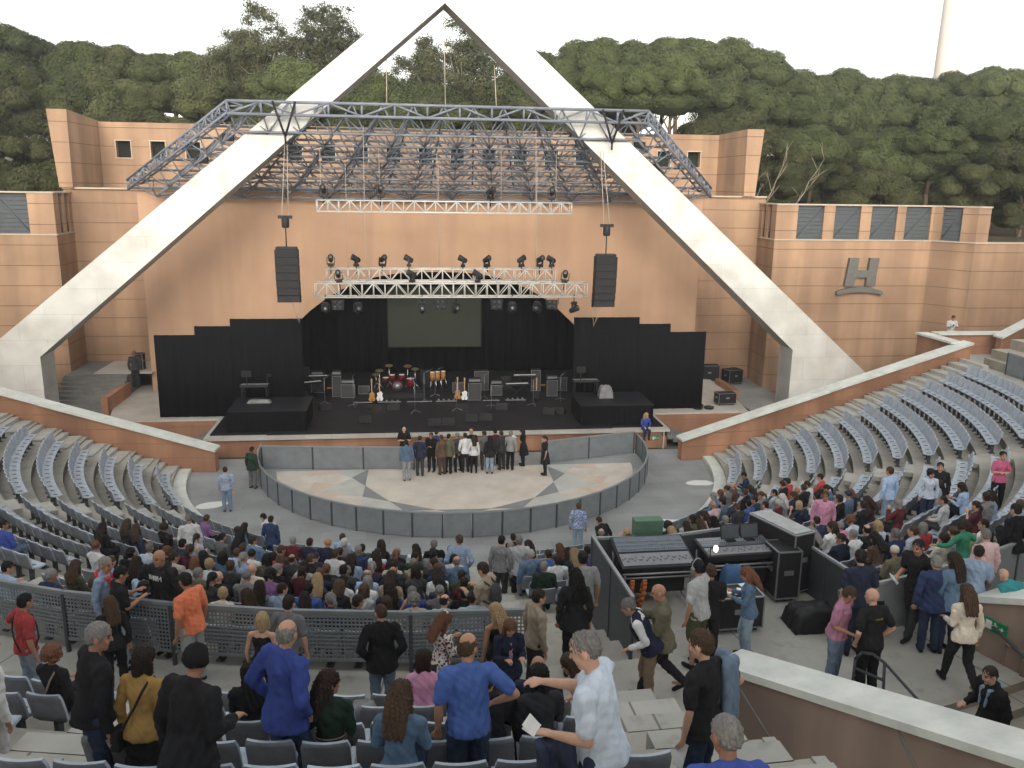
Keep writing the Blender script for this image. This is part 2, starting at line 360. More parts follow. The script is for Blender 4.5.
# lower terrace
bm = B()
def tt(r): e = th_end(r); return (-180-e, e)
ring_strip(bm, 11.3, row_r(0)-0.62, 0.16, *tt(11.5), 2, zr=0.0, mir=2)
prev = 0.16; r_in = row_r(0)-0.62
for i in range(ROWS):
    r_out = row_r(i)+0.16
    ring_strip(bm, r_in, r_out, row_z(i), *tt(r_in), 0, zr=prev)
    prev = row_z(i); r_in = r_out
ring_strip(bm, r_in, up_r(0)-0.85, AZ, *tt(r_in), 3, zr=prev)
# the far cheek of the cross aisle runs on behind the side walls
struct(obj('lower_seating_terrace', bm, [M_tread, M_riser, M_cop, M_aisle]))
# radial stairs of the lower terrace (half steps)
STAIRS = [-31.4, -60, -90, -120, -145.8]
bm = B()
for t in STAIRS:
    for i in range(ROWS):
        r0 = row_r(i)-0.62-0.0 if i == 0 else row_r(i-1)+0.16
        z = row_z(i); a = pol(r0-0.14, t); 
        add_box(bm, (a.x, a.y, z-0.08), (0.30, 1.05, 0.155), Matrix.Rotation(R(t), 3, 'Z'))
struct(obj('stair_steps', bm, M_aisle))
# stepped blocks beside the two side walls
bm = B()
for s in (-1, 1):
    for i in range(ROWS+1):
        r0 = 11.6+ROW_P*i*1.0; z = 0.18+0.325*i
        x0 = r0*s
        y1 = wall_y(r0)-0.04
        add_box(bm, (OX+s*(r0+0.42), y1-0.95, z+0.12-0.5), (0.55, 1.7, 1.0+0.10), None, 0, 0.02)
        add_box(bm, (OX+s*(r0+0.82), y1-0.95, z+0.28-0.5), (0.30, 1.7, 1.0+0.10), None, 0, 0.02)
struct(obj('side_stair_blocks', bm, M_aisle))

# upper terrace, with the opening of the vomitory between the two walls
VA, VB = -85.0, -71.0
bm = B()
zp = AZ; r_in = up_r(0)-0.85
secs = [(-180-3, -86.4), (VB, 1.5)]
for k in range(UP):
    r_out = up_r(k)+0.10
    for (a, b_) in secs: ring_strip(bm, r_in, r_out, up_z(k), a, (-84.4 if k >= 5 and b_ == -86.4 else b_), 0, zr=zp)
    if k == 0:
        for (a, b_) in secs: ring_strip(bm, r_in-0.32, r_in-0.001, (AZ+up_z(0))/2, a, b_, 0, zr=AZ)
    zp = up_z(k); r_in = r_out
ring_strip(bm, r_in, r_in+2.2, up_z(UP-1)+0.01, -183, 1.5, 0)
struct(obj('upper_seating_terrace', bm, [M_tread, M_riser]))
bm = B()
for t in (-101.45, -87.75, -118, -135, -152, -55, -38, -20):
    for k in range(UP):
        r0 = up_r(0)-0.85 if k == 0 else up_r(k-1)+0.10
        a = pol(r0-0.15, t); add_box(bm, (a.x, a.y, up_z(k)-0.115), (0.32, 1.05, 0.23), Matrix.Rotation(R(t), 3, 'Z'))
struct(obj('upper_stair_steps', bm, M_aisle))
# floor beside the seating block, and the exit stair going down and out
bm = B()
ring_strip(bm, 25.7, 41, AZ-0.02, -86.6, -78.6, 0, step=3)
for k in range(14):
    r0 = 25.9+0.34*k; z = AZ-0.17*(k+1)
    ring_strip(bm, r0, r0+0.34, z, -80.2, VB, 0, zr=z+0.17, mir=1, step=3)
ring_strip(bm, 25.5, 25.9, AZ-0.003, VA, VB, 0, step=3)
ring_strip(bm, 25.9+0.34*14, 41, AZ-0.17*14, -80.2, VB, 0, step=3)
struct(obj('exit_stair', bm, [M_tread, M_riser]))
# ================================================================== walls beside the seating
def sloped_wall(name, label, pts, zb, thick, mwall, side=1, cw=0.16, ct=0.10, endcap=True):
    """pts: list of (x, y, ztop) along one face; the wall has thickness to one side, coping on top"""
    t = thing(name, label, 'wall', (pts[0][0], pts[0][1], zb))
    o = Vector((pts[0][0], pts[0][1], zb))
    bm = B(); bc = B()
    for (a, b) in zip(pts[:-1], pts[1:]):
        a = Vector(a); b = Vector(b); d = Vector((b.x-a.x, b.y-a.y, 0)).normalized(); nn = Vector((-d.y, d.x, 0))*side
        for (bmx, w0, w1, z_lo, z_hi) in ((bm, 0, thick, None, 0), (bc, -cw, thick+cw, 0.0, ct)):
            V = []
            for p in (a, b):
                ext = -d*0.06 if (p is a and bmx is bc) else Vector()
                for w_ in (w0, w1):
                    for top in (0, 1):
                        z = (p.z+z_hi if top else (zb if z_lo is None else p.z+z_lo+0.002))
                        q = Vector((p.x, p.y, 0))+nn*w_+ext; V.append(bmx.verts.new((q.x-o.x, q.y-o.y, z-o.z)))
            # a: lo0,hi0,lo1,hi1 ; b: 4..7
            for f in ((0, 1, 5, 4), (2, 6, 7, 3), (1, 3, 7, 5), (0, 4, 6, 2), (0, 2, 3, 1), (4, 5, 7, 6)): bmx.faces.new([V[i] for i in f])
    obj('wall_body', bm, mwall, t); obj('coping', bc, M_cop, t)
    return t
def side_pts(s):
    P = []
    for r, z in ((10.25, 0.93), (17.4, 2.95), (24.7, 5.03)):
        P.append((OX+s*r, wall_y(r), z))
    return P
sloped_wall('side_wall', 'terracotta wall with white sloping coping descending to the stage from the left', side_pts(-1), -0.05, 0.42, M_low, side=-1)
sw = sloped_wall('side_wall', 'terracotta wall with white sloping coping along the empty right seating block', side_pts(1), -0.05, 0.42, M_low, side=1)
# walls round the far landings of the cross aisle
for s in (-1, 1):
    x0 = OX+s*24.7; y0 = wall_y(24.7)
    sloped_wall('landing_wall', 'low terracotta wall turning back from the top of the %s side wall' % ('left' if s < 0 else 'right'), [(x0-s*0.3, y0+0.42, 4.98), (x0-s*0.35, y0+3.3, 4.98)], 0, 0.35, M_low, side=s)
    sloped_wall('landing_parapet', 'long low terracotta parapet with pale coping behind the %s landing' % ('left' if s < 0 else 'right'), [(x0+s*0.2, y0+3.3, 4.98), (x0+s*12, y0+3.3, 4.98)], 0, 0.35, M_low, side=-s)
bm = B()
for s in (-1, 1):
    add_poly(bm, [(OX+s*24.4, 35.2), (OX+s*36, 34.0), (OX+s*36, 41.0), (OX+s*24.4, 41.0)][::s], AZ-0.5, AZ-0.002)
struct(obj('landing_floor', bm, M_aisle))
# radial terracotta wall at the edge of the upper block, right, and low grey panel parapet
sloped_wall('upper_block_wall', 'terracotta wall with wide pale coping rising at the far right edge', [(29.6, 38.9, 4.95), (33.5, 38.6, 7.2), (38, 38.3, 9.4)], 3, 0.45, M_low, side=1)
sloped_wall('upper_block_wall', 'terracotta wall rising at the outer left edge of the upper block', [(-26.6, 38.9, 4.95), (-30.5, 38.6, 7.2), (-35, 38.3, 9.4)], 3, 0.45, M_low, side=-1)
def arc_fence(name, label, r, t0, t1, z, h, seg_deg, panel_fn, postm, railm, group=None, post_w=0.06, rail=0.05):
    t = thing(name, label, 'fence', (0, 0, 0), 0, group)
    n = max(1, round(abs(t1-t0)/seg_deg))
    for i in range(n+1):
        a = pol(r, t0+(t1-t0)*i/n); bm = B(); add_box(bm, (a.x, a.y, z+h/2), (post_w, post_w, h), Matrix.Rotation(R(t0+(t1-t0)*i/n), 3, 'Z')); obj('post', bm, postm, t)
    br = B()
    for i in range(n):
        a = pol(r, t0+(t1-t0)*i/n); b = pol(r, t0+(t1-t0)*(i+1)/n)
        panel_fn(t, a, b, z, h)
        d = (b-a); ang = math.atan2(d.y, d.x); c = (a+b)/2
        add_box(br, (c.x, c.y, z+h+rail*0.4), (d.length+0.02, rail*1.3, rail), Matrix.Rotation(ang, 3, 'Z'))
    obj('top_rail', br, railm, t)
    return t
def solid_panel(t, a, b, z, h, m=None, gap=0.05):
    d = b-a; ang = math.atan2(d.y, d.x); c = (a+b)/2; bm = B()
    add_box(bm, (c.x, c.y, z+h/2+gap/2), (d.length-0.08, 0.025, h-gap-0.05), Matrix.Rotation(ang, 3, 'Z'))
    add_box(bm, (c.x, c.y, z+gap+0.02), (d.length-0.07, 0.045, 0.045), Matrix.Rotation(ang, 3, 'Z'))
    obj('panel', bm, m or M_fence, t)
def holed_panel(t, a, b, z, h):
    """perforated sheet: a lattice with real square holes"""
    d = b-a; L = d.length; ang = math.atan2(d.y, d.x); u = d.normalized(); bm = B(); Rz = Matrix.Rotation(ang, 3, 'Z')
    p = 0.066; bw = 0.026; z0, z1 = z+0.27, z+h-0.07
    n = int((L-0.12)/p); off = (L-n*p)/2
    for i in range(n+1):
        c = a+u*(off+i*p); add_box(bm, (c.x, c.y, (z0+z1)/2), (bw, 0.006, z1-z0), Rz)
    mrow = int((z1-z0)/p)
    c = (a+b)/2
    for j in range(mrow+1): add_box(bm, (c.x, c.y, z0+j*(z1-z0)/mrow), (L-0.06, 0.010, bw), Rz)
    for zz in (z0-0.015, z1+0.012): add_box(bm, (c.x, c.y, zz), (L-0.06, 0.035, 0.05), Rz)
    obj('perforated_panel', bm, M_fence, t)
arc_fence('landing_fence', 'low slate grey panel fence beside the upper right steps', 25.3, -2.5, -27, AZ-0.0, 1.0, 3.1, solid_panel, M_fpost, M_frail)
arc_fence('perforated_fence', 'long dark perforated metal fence behind the seated centre crowd', 23.4, -89.9, -150, AZ, 1.12, 5.08, holed_panel, M_fpost, M_fence, rail=0.055)
arc_fence('panel_fence', 'slate grey panel fence behind the crowded right seating block', 23.75, -76.0, -59.5, AZ, 1.03, 4.12, solid_panel, M_fpost, M_frail)
arc_fence('panel_fence', 'slate grey panel fence below the far right part of the cross aisle', 23.75, -58.0, -30, AZ, 1.03, 4.5, solid_panel, M_fpost, M_frail)

# vomitory walls
def rad_wall(name, label, t, r0, r1, ztop0, slope, side, thick):
    a = pol(r0, t); b = pol(r1, t)
    return sloped_wall(name, label, [(a.x, a.y, ztop0), (b.x, b.y, ztop0+slope*(r1-r0))], AZ-2.8, thick, M_vom, side=side, cw=0.08, ct=0.12)
vwa = sloped_wall('exit_wall', 'brown rough wall with broad pale coping in the right foreground', [(4.62, 11.25, 4.83), (9.4, 2.3, 7.20)], AZ-2.8, 0.56, M_vom, side=1, cw=0.07, ct=0.12)
bm = B()
for k in range(5):
    q0 = pol(up_r(0)-0.85 if k == 0 else up_r(k-1)+0.10, -86.38); q1 = pol(up_r(k)+0.10, -86.38)
    xform_box_ = [(q0.x, q0.y), (q1.x, q1.y), (q1.x+0.14, q1.y), (q0.x+0.14, q0.y)]
    add_poly(bm, xform_box_, AZ-0.1, up_z(k)+0.02)
tag(obj('block_side_wall', bm, M_aisle), 'stepped concrete cheek closing the right side of the near seating block', 'wall')
vwb = rad_wall('exit_wall', 'brown wall with pale coping carrying the green exit sign at the right edge', VB+0.1, 24.75, 34, 4.83, 0.41, 1, 0.62)

# ================================================================== round platform and its fence
bm = B()
N = 72; RP = 8.35
add_poly(bm, [(OX+RP*math.cos(2*PI*i/N), OY+RP*math.sin(2*PI*i/N)) for i in range(N) if OY+RP*math.sin(2*PI*i/N) < 37.3], 0.0, 0.13, 0)
struct(obj('round_floor', bm, M_paving))
def flat(name, polys, z, m):
    bm = B()
    for P in polys:
        try: bm.faces.new([bm.verts.new((x, y, z)) for x, y in P])
        except ValueError: pass
    for f in bm.faces:
        if f.normal.z < 0: f.normal_flip()
    bm.normal_update()
    return struct(obj(name, bm, m, recalc=False))
def clipy(P, ymax):
    out = []
    for i in range(len(P)):
        a, b = P[i], P[(i+1) % len(P)]
        if a[1] <= ymax: out.append(a)
        if (a[1] <= ymax) != (b[1] <= ymax):
            t = (ymax-a[1])/(b[1]-a[1]); out.append((a[0]+(b[0]-a[0])*t, ymax))
    return out
YB = 35.2
def cp(r, t): return (OX+0.05+r*math.cos(R(t)), 36.0+r*math.sin(R(t)))
flat('floor_marble', [clipy([cp(7.75, t) for t in range(-180, 181, 4)], YB)], 0.134, M_cream)
star_g = []; grn = []; pnk = []
def sp(r, t): return (2.0+r*math.cos(R(t)), 34.05+r*math.sin(R(t)))
for k in range(12):
    t = -76+30*k
    star_g.append(clipy([sp(4.0, t), sp(4.5, t+15), sp(4.0, t+30)], YB))              # grey triangles strung node to node round the centre
    g_ = clipy([sp(4.04, t), sp(4.5, t+14.6), sp(6.0, t+3), sp(4.5, t-14.6)], YB)
    if all(math.hypot(x-2, y-36) < 7.7 for x, y in g_): grn.append(g_)
    for o_ in (-8, 10):
        q_ = clipy([sp(4.9, t+15+o_), sp(6.3, t+15+o_+5), sp(6.0, t+15+o_-6)], YB)
        if all(math.hypot(x-2, y-36) < 7.7 for x, y in q_): pnk.append(q_)
flat('floor_inlay_green', [p for p in grn if len(p) > 2], 0.138, M_stargr)
flat('floor_inlay_pink', [p for p in pnk if len(p) > 2], 0.1415, M_starp)
flat('floor_inlay_dark', [p for p in star_g if len(p) > 2], 0.145, M_starg)
arc_fence('round_fence', 'curved slate grey panel fence round the marble floor', 8.48, 4, -182, 0.0, 0.92, 7.2, solid_panel, M_fpost, M_frail)
def straight_fence(name, label, a, b, z, h, n, cat='fence', panel=solid_panel):
    t = thing(name, label, cat)
    a = Vector(a); b = Vector(b); d = b-a; ang = math.atan2(d.y, d.x)
    for i in range(n+1):
        p = a+d*i/n; bm = B(); add_box(bm, (p.x, p.y, z+h/2), (0.06, 0.06, h)); obj('post', bm, M_fpost, t)
    for i in range(n): panel(t, a+d*i/n, a+d*(i+1)/n, z, h)
    bm = B(); c = (a+b)/2; add_box(bm, (c.x, c.y, z+h+0.02), (d.length, 0.06, 0.05), Matrix.Rotation(ang, 3, 'Z')); obj('top_rail', bm, M_frail, t)
    return t
straight_fence('screen_fence', 'straight slate grey panel fence below the left end of the stage', (-6.35, 35.6, 0), (0.1, 34.95, 0), 0.13, 1.0, 3)
straight_fence('screen_fence', 'straight slate grey panel fence below the right end of the stage', (5.7, 35.35, 0), (10.2, 36.6, 0), 0.13, 1.0, 2)

# ================================================================== stage
st = thing('stage', 'broad black-decked stage with terracotta front and white edge', 'stage', (1.5, 37.6, 0))
def P(o, x, y, z): return (x-o.location.x, y-o.location.y, z-o.location.z)
def boxw(bm, par, c, s, **k): add_box(bm, P(par, *c), s, **k)
bm = B(); boxw(bm, st, (1.5, 37.85, 0.40), (21.2, 0.3, 0.86)); obj('front_wall', bm, M_low, st)
bm = B(); boxw(bm, st, (1.5, 39.4, 0.89), (21.4, 3.7, 0.12)); 
obj('stone_edge', bm, M_plaza, st)
bm = B(); boxw(bm, st, (1.5, 44.8, 0.53), (21.0, 13.6, 0.96), ); boxw(bm, st, (1.5, 38.3, 0.985), (16.0, 0.8, 0.07)); obj('deck', bm, M_deck, st)
# white stone plazas either side
bm = B()
add_poly(bm, [(-8.95, 37.58), (-8.75, 40.95), (-14.3, 40.95), (-16.0, 48.0), (-8.9, 51), (-8.9, 37.58)][::-1], 0.0, 0.945)
add_poly(bm, [(11.95, 37.58), (11.75, 40.6), (17.3, 40.6), (17.9, 45.2), (17.9, 48), (11.9, 51), (11.9, 37.58)], 0.0, 0.945)
struct(obj('plaza', bm, M_plaza))
bm = B()
add_box(bm, (-11.6, 40.85, 0.42), (5.5, 0.22, 0.86)); add_box(bm, (14.6, 40.5, 0.42), (5.5, 0.22, 0.86))
add_box(bm, (-15.0, 44.4, 0.9), (0.3, 3.6, 1.5)); add_box(bm, (17.95, 45.4, 0.7), (0.3, 3.0, 1.1))
o = obj('retaining_wall', bm, M_low); tag(o, 'low terracotta retaining walls holding up the stone plazas beside the stage', 'wall')
bm = B()
for s in (-1, 1):
    for k in range(5):
        x = 1.5+s*(10.5+0.3*k); add_box(bm, (x, 39.25, 0.80-0.17*k-0.1), (0.3, 3.1, 0.2))
    add_poly(bm, [(1.5+s*10.2, 37.6), (1.5+s*19, 37.6), (1.5+s*19, 40.8), (1.5+s*10.2, 40.8)][::s], -0.02, 0.004)
struct(obj('side_steps', bm, M_step))
bm = B()
for k in range(12):
    add_box(bm, (-16.55, 42.6+0.32*k, 0.17*k/2), (3.2, 0.32, 0.17*k+0.17))
add_box(bm, (-16.55, 48.4, 1.02), (3.2, 4.5, 2.04))
struct(obj('backstage_steps', bm, M_step))
bm = B(); add_poly(bm, [(18.1, 42.0), (21.0, 42.0), (21.0, 51), (16.0, 51), (16.0, 48), (18.1, 46)], -0.02, 0.55); struct(obj('backstage_ramp', bm, M_paving))
bm = B(); add_box(bm, (-15.3, 48.2, 2.045), (3.0, 3.4, 0.03)); struct(obj('backstage_landing', bm, M_plaza))
# side risers (black skirted platforms)
for s in (-1, 1):
    x0 = 1.5+s*8.3+(0.3 if s < 0 else 0)
    t = thing('side_riser', 'black skirted platform at the %s end of the stage front' % ('left' if s < 0 else 'right'), 'platform', (x0, 39.6, 0.95))
    bm = B(); add_box(bm, (0, 0, 0.50), (3.5, 2.6, 1.0), bev=0.02)
    for i in range(15): add_box(bm, (-1.7+0.243*i, -1.31, 0.48), (0.10, 0.03, 0.94))
    obj('skirt', bm, M_black, t)
    bm = B(); add_box(bm, (0, 0, 1.02), (3.55, 2.65, 0.04)); obj('platform_top', bm, M_deck, t)
# black drape flats
def flat_panel(x0, x1, y, h, label, n=5):
    t = thing('drape_panel', label, 'drape', ((x0+x1)/2, y, 0.96), 0, 'black drape panels flanking the stage')
    bm = B(); W = x1-x0; n = int(W/0.12); Vt = []
    for i in range(n+1):
        x = -W/2+W*i/n; yy = 0.02*math.sin(i*1.7)+0.012*math.sin(i*0.6)
        Vt.append((bm.verts.new((x, yy, 0.0)), bm.verts.new((x, yy, h)), bm.verts.new((x, yy+0.06, h)), bm.verts.new((x, yy+0.06, 0))))
    for a, b in zip(Vt[:-1], Vt[1:]):
        for i in range(4): bm.faces.new((a[i], b[i], b[(i+1) % 4], a[(i+1) % 4])).smooth = True
    bm.faces.new(Vt[0]); bm.faces.new(Vt[-1][::-1])
    obj('cloth', bm, M_black, t)
    bm = B()
    for x in (-W/2+0.05, W/2-0.05): add_tube(bm, (x, 0.14, 0), (x, 0.14, h), 0.03)
    add_tube(bm, (-W/2, 0.14, h-0.04), (W/2, 0.14, h-0.04), 0.025)
    obj('frame', bm, M_blk, t)
    return t
PY = 41.25
for s, nm in ((-1, 'left'), (1, 'right')):
    xs_ = [(6.65, 10.0, 4.80, 'tallest black drape panel, beside the stage opening on the %s'), (10.02, 11.74, 4.40, 'narrow black drape panel, middle of the stepped set on the %s'), (9.95, 13.55, 4.02, 'lowest and outermost black drape panel on the %s')]
    for k, (a, b, h, lb) in enumerate(xs_):
        x0, x1 = sorted((1.5+s*a, 1.5+s*b)); flat_panel(x0, x1, PY+(0.35 if k == 1 else (-0.0 if k == 0 else 0.1)), h, lb % nm)

# ================================================================== main building
mb = thing('stage_house', 'tall terracotta wall with black arched opening behind the stage', 'building', (1.3, 47, 0))
mbo = mb.location
WZ = 11.65
xl, xr = -13.95, 16.4
op = []                                       # opening outline, from left foot over the crown to the right foot
for t_ in np.linspace(0, 1, 25):
    x = -8.85+(11.85+8.85)*t_; u = abs(x-1.5)
    op.append((x, max(0.9, 7.45-0.0107*u**2.74)))
op = [(-8.85, 0.2)]+op+[(11.85, 0.2)]
outline = [(xl, 0), (-8.85, 0)]+op[1:-1]+[(11.85, 0), (xr, 0), (xr, WZ), (xl, WZ)]
bm = B()
# wall around the opening, built as vertical strips so that every face is simple
def wall_strip(bm, x0, x1, z0a, z0b, z1, y0, y1, ox):
    V = []
    for y in (y0, y1):
        V += [bm.verts.new((x0-ox, y, z0a)), bm.verts.new((x1-ox, y, z0b)), bm.verts.new((x1-ox, y, z1)), bm.verts.new((x0-ox, y, z1))]
    for f in ((0, 1, 2, 3), (7, 6, 5, 4), (0, 4, 5, 1), (3, 2, 6, 7)): bm.faces.new([V[i] for i in f])
arch_pts = [(xl, 0.0), (-8.85, 0.0)]+op[1:-1]+[(11.85, 0.0), (xr, 0.0)]
for a, b in zip(arch_pts[:-1], arch_pts[1:]):
    if abs(a[0]-b[0]) > 1e-4: wall_strip(bm, a[0], b[0], a[1], b[1], WZ, 0, 0.5, mbo.x)
obj('wall', bm, M_wall, mb)
bm = B(); add_box(bm, (0.0, 0.2, WZ+0.04), (xr-xl+0.1, 0.8, 0.10)); obj('coping', bm, M_wframe, mb)
bm = B()
for s_, x in ((-1, xl), (1, xr)): add_box(bm, (x-mbo.x-s_*0.15, 2.2, WZ/2), (0.3, 3.4, WZ-0.01))
obj('side_wall', bm, M_course, mb)
bm = B(); add_box(bm, (0, 2.6, WZ-0.2), (xr-xl-0.7, 4.0, 0.2)); obj('roof', bm, M_step, mb)
bm = B(); add_box(bm, (0.4, 4.55, 4.6), (19.5, 0.15, 8.0))
for s_ in (-1, 1): add_box(bm, (0.4+s_*9.7, 2.5, 4.6), (0.1, 4.0, 8.0))
add_box(bm, (0.4, 2.5, 8.5), (19.5, 4.0, 0.1)); obj('stage_box', bm, M_black, mb)
t = thing('projection_screen', 'blank grey projection screen hung at the back of the stage', 'screen', (1.48, 50.3, 2.7))
bm = B(); add_box(bm, (0, 0, 1.75), (5.45, 0.04, 3.5)); obj('screen_cloth', bm, M_screen, t)
bm = B()
for x in (-2.76, 2.76): add_box(bm, (x, 0, 1.75), (0.07, 0.07, 3.62))
for z in (-0.03, 3.53): add_box(bm, (0, 0, z), (5.52, 0.07, 0.06))
obj('screen_border', bm, M_blk, t)
# vertical drapes inside the opening
t = thing('backdrop_curtain', 'pleated black curtain across the back of the stage', 'curtain', (1.5, 50.9, 0.98))
bm = B(); n = 150; W = 18.0; Vt = []
for i in range(n+1):
    x = -W/2+W*i/n; yy = 0.07*math.sin(i*1.1)+0.03*math.sin(i*2.9); Vt.append((bm.verts.new((x, yy, 0)), bm.verts.new((x, yy, 7.2)), bm.verts.new((x, yy+0.05, 7.2)), bm.verts.new((x, yy+0.05, 0))))
for a, b in zip(Vt[:-1], Vt[1:]):
    for i in range(4): bm.faces.new((a[i], b[i], b[(i+1) % 4], a[(i+1) % 4])).smooth = True
obj('cloth', bm, M_black, t)

# recessed walls, wings, rear wall
def xform_box(bm, a, b, th, z0, z1, mi=0):
    """upright slab from plan point a to b, thickness th to the left of a->b"""
    a = Vector((*a, 0)); b = Vector((*b, 0)); d = (b-a).normalized(); nn = Vector((-d.y, d.x, 0))*th
    add_poly(bm, [(a.x, a.y), (b.x, b.y), ((b+nn).x, (b+nn).y), ((a+nn).x, (a+nn).y)], z0, z1, mi)
for s, nm in ((-1, 'left'), (1, 'right')):
    def X(v): return 1.25+s*v+(0.22 if s > 0 else 0)
    rw = thing('recess_wall', 'set-back terracotta wall with fine courses between stage house and %s wing' % nm, 'wall', (X(17), 50, 0))
    bm = B(); add_box(bm, P(rw, X(17.4), 50.25, WZ/2), (5.0, 0.5, WZ)); obj('wall', bm, M_course, rw)
    bm = B(); add_box(bm, P(rw, X(17.4), 50.2, WZ+0.04), (5.0, 0.75, 0.09)); obj('coping', bm, M_wframe, rw)
    wg = thing('wing_building', ('terracotta wing with slate louvred openings left of the white arch' if s < 0 else 'terracotta wing with a row of louvred openings and raised metal emblem'), 'building', (X(22), 47.5, 0))
    LZ = 9.28; ft = 0.45
    plan = [(19.55, 50.0), (19.45, 47.3), (29.1, 47.3), (30.5, 45.3), (48.0, 45.3)]
    pts = [(X(a)-wg.location.x, b-47.5) for a, b in plan]
    bm = B()
    for i in range(len(pts)-1):
        a, b = pts[i], pts[i+1]
        xform_box(bm, a, b, (ft if s > 0 else -ft), 0.0, LZ)
    obj('lower_wall', bm, M_course, wg)
    bm = B()
    for i in range(len(pts)-1):
        a, b = Vector(pts[i]), Vector(pts[i+1]); d = (b-a).normalized(); nn = Vector((-d.y, d.x))*(1 if s > 0 else -1)
        a2 = a-nn*0.06; b2 = b-nn*0.06
        xform_box(bm, a2[:], b2[:], (ft+0.15)*(1 if s > 0 else -1), LZ+0.002, LZ+0.075)
    obj('ledge', bm, M_wframe, wg)
    UZ = 11.42 if s < 0 else 11.27
    # upper band: pillars with louvres between; runs to x=31.9
    segs = [((19.55, 50.0), (19.45, 47.3), [0.28, 0.62], 0.2), ((19.45, 47.3), (29.1, 47.3), [0.215, 0.448, 0.68, 0.90], 0.164), ((29.1, 47.3), (30.5, 45.3), [0.42], 0.46)]
    nL = 0
    for (a, b, cs, hw) in segs:
        a = Vector((X(a[0])-wg.location.x, a[1]-47.5)); b = Vector((X(b[0])-wg.location.x, b[1]-47.5)); L = (b-a).length
        hw_ = hw/2; edges = [0.0]
        for c_ in cs: edges += [c_-hw_, c_+hw_]
        edges.append(1.0)
        for k in range(0, len(edges), 2):
            p0 = a+(b-a)*edges[k]; p1 = a+(b-a)*edges[k+1]; bp = B(); xform_box(bp, p0[:], p1[:], ft*(1 if s > 0 else -1), LZ+0.077, UZ); obj('pillar', bp, M_course, wg)
        for k in range(1, len(edges)-1, 2):
            d = (b-a).normalized(); nn = Vector((-d.y, d.x))*(1 if s > 0 else -1)
            p0 = a+(b-a)*edges[k]+nn*0.16; p1 = a+(b-a)*edges[k+1]+nn*0.16; bl = B()
            xform_box(bl, p0[:], p1[:], 0.06*(1 if s > 0 else -1), LZ+0.077, UZ)
            q0 = Vector((p0.x, p0.y, LZ+0.1)); q1 = Vector((p1.x, p1.y, UZ-0.05)); off = Vector((-nn.x, -nn.y, 0))*0.02
            add_tube(bl, q0+off, q1+off, 0.035, 5)
            for j in range(9):
                zz = LZ+0.2+j*0.22; add_tube(bl, Vector((p0.x, p0.y, zz))+off*0.6, Vector((p1.x, p1.y, zz))+off*0.6, 0.012, 4)
            obj('louvre', bl, M_louvre, wg)
    # end block
    a = Vector((X(30.5)-wg.location.x, 45.3-47.5)); b = Vector((X(31.25)-wg.location.x, 45.3-47.5))
    bp = B(); xform_box(bp, a[:], b[:], 0.45*(1 if s > 0 else -1), LZ+0.077, UZ); xform_box(bp, (b+Vector((0, 0.455)))[:], (b+Vector((0, 4.5)))[:], 0.4*(1 if s > 0 else -1), LZ+0.077, UZ-0.005)
    obj('end_pillar', bp, M_course, wg)
    bc = B()
    for a, b in zip(plan[:4], plan[1:4]+[(31.3, 45.3)]):
        a = Vector((X(a[0])-wg.location.x, a[1]-47.5)); b = Vector((X(b[0])-wg.location.x, b[1]-47.5)); d = (b-a).normalized(); nn = Vector((-d.y, d.x))*(1 if s > 0 else -1)
        xform_box(bc, (a-nn*0.05)[:], (b-nn*0.05)[:], (ft+0.12)*(1 if s > 0 else -1), UZ+0.003, UZ+0.085)
    obj('cornice', bc, M_wframe, wg)
    # emblem on the right wing: a flared H over a curved base bar
    if s > 0:
        e = thing('emblem', 'raised grey metal letter H over a curved bar on the right wing', 'emblem', (26.35, 47.2, 6.25))
        bm = B(); add_xz(bm, [(-1.0, 0.42), (-0.42, 0.42), (-0.36, 0.92), (0.34, 0.92), (0.32, 0.42), (0.90, 0.42), (0.92, 1.2), (1.0, 2.05), (0.42, 2.05), (0.38, 1.34), (-0.30, 1.34), (-0.24, 2.05), (-0.82, 2.05), (-0.92, 1.2)], -0.14, 0.1)
        obj('letter', bm, mat('brushed_grey_metal', (0.155, 0.15, 0.14), 0.5, 0.12, 5), e)
        bm = B(); top = [(x, 0.05+0.26*(1-(x/1.42)**2)+0.06) for x in np.linspace(-1.42, 1.42, 9)]; bot = [(x, -0.12+0.18*(1-(x/1.42)**2)) for x in np.linspace(1.42, -1.42, 9)]
        add_xz(bm, bot[::-1]+top[::-1], -0.16, 0.1); obj('base_bar', bm, MATS['brushed_grey_metal'], e)
rb = thing('rear_block', 'upper terracotta rear wall with small square windows behind the roof truss', 'building', (1.3, 54, 8))
bm = B(); RZ = 15.45
wins = [-16.55, -14.6, -12.6]+[-10.6+1.95*i for i in range(1, 13)]+[14.2, 16.1, 18.07]
wins = [x for x in wins]
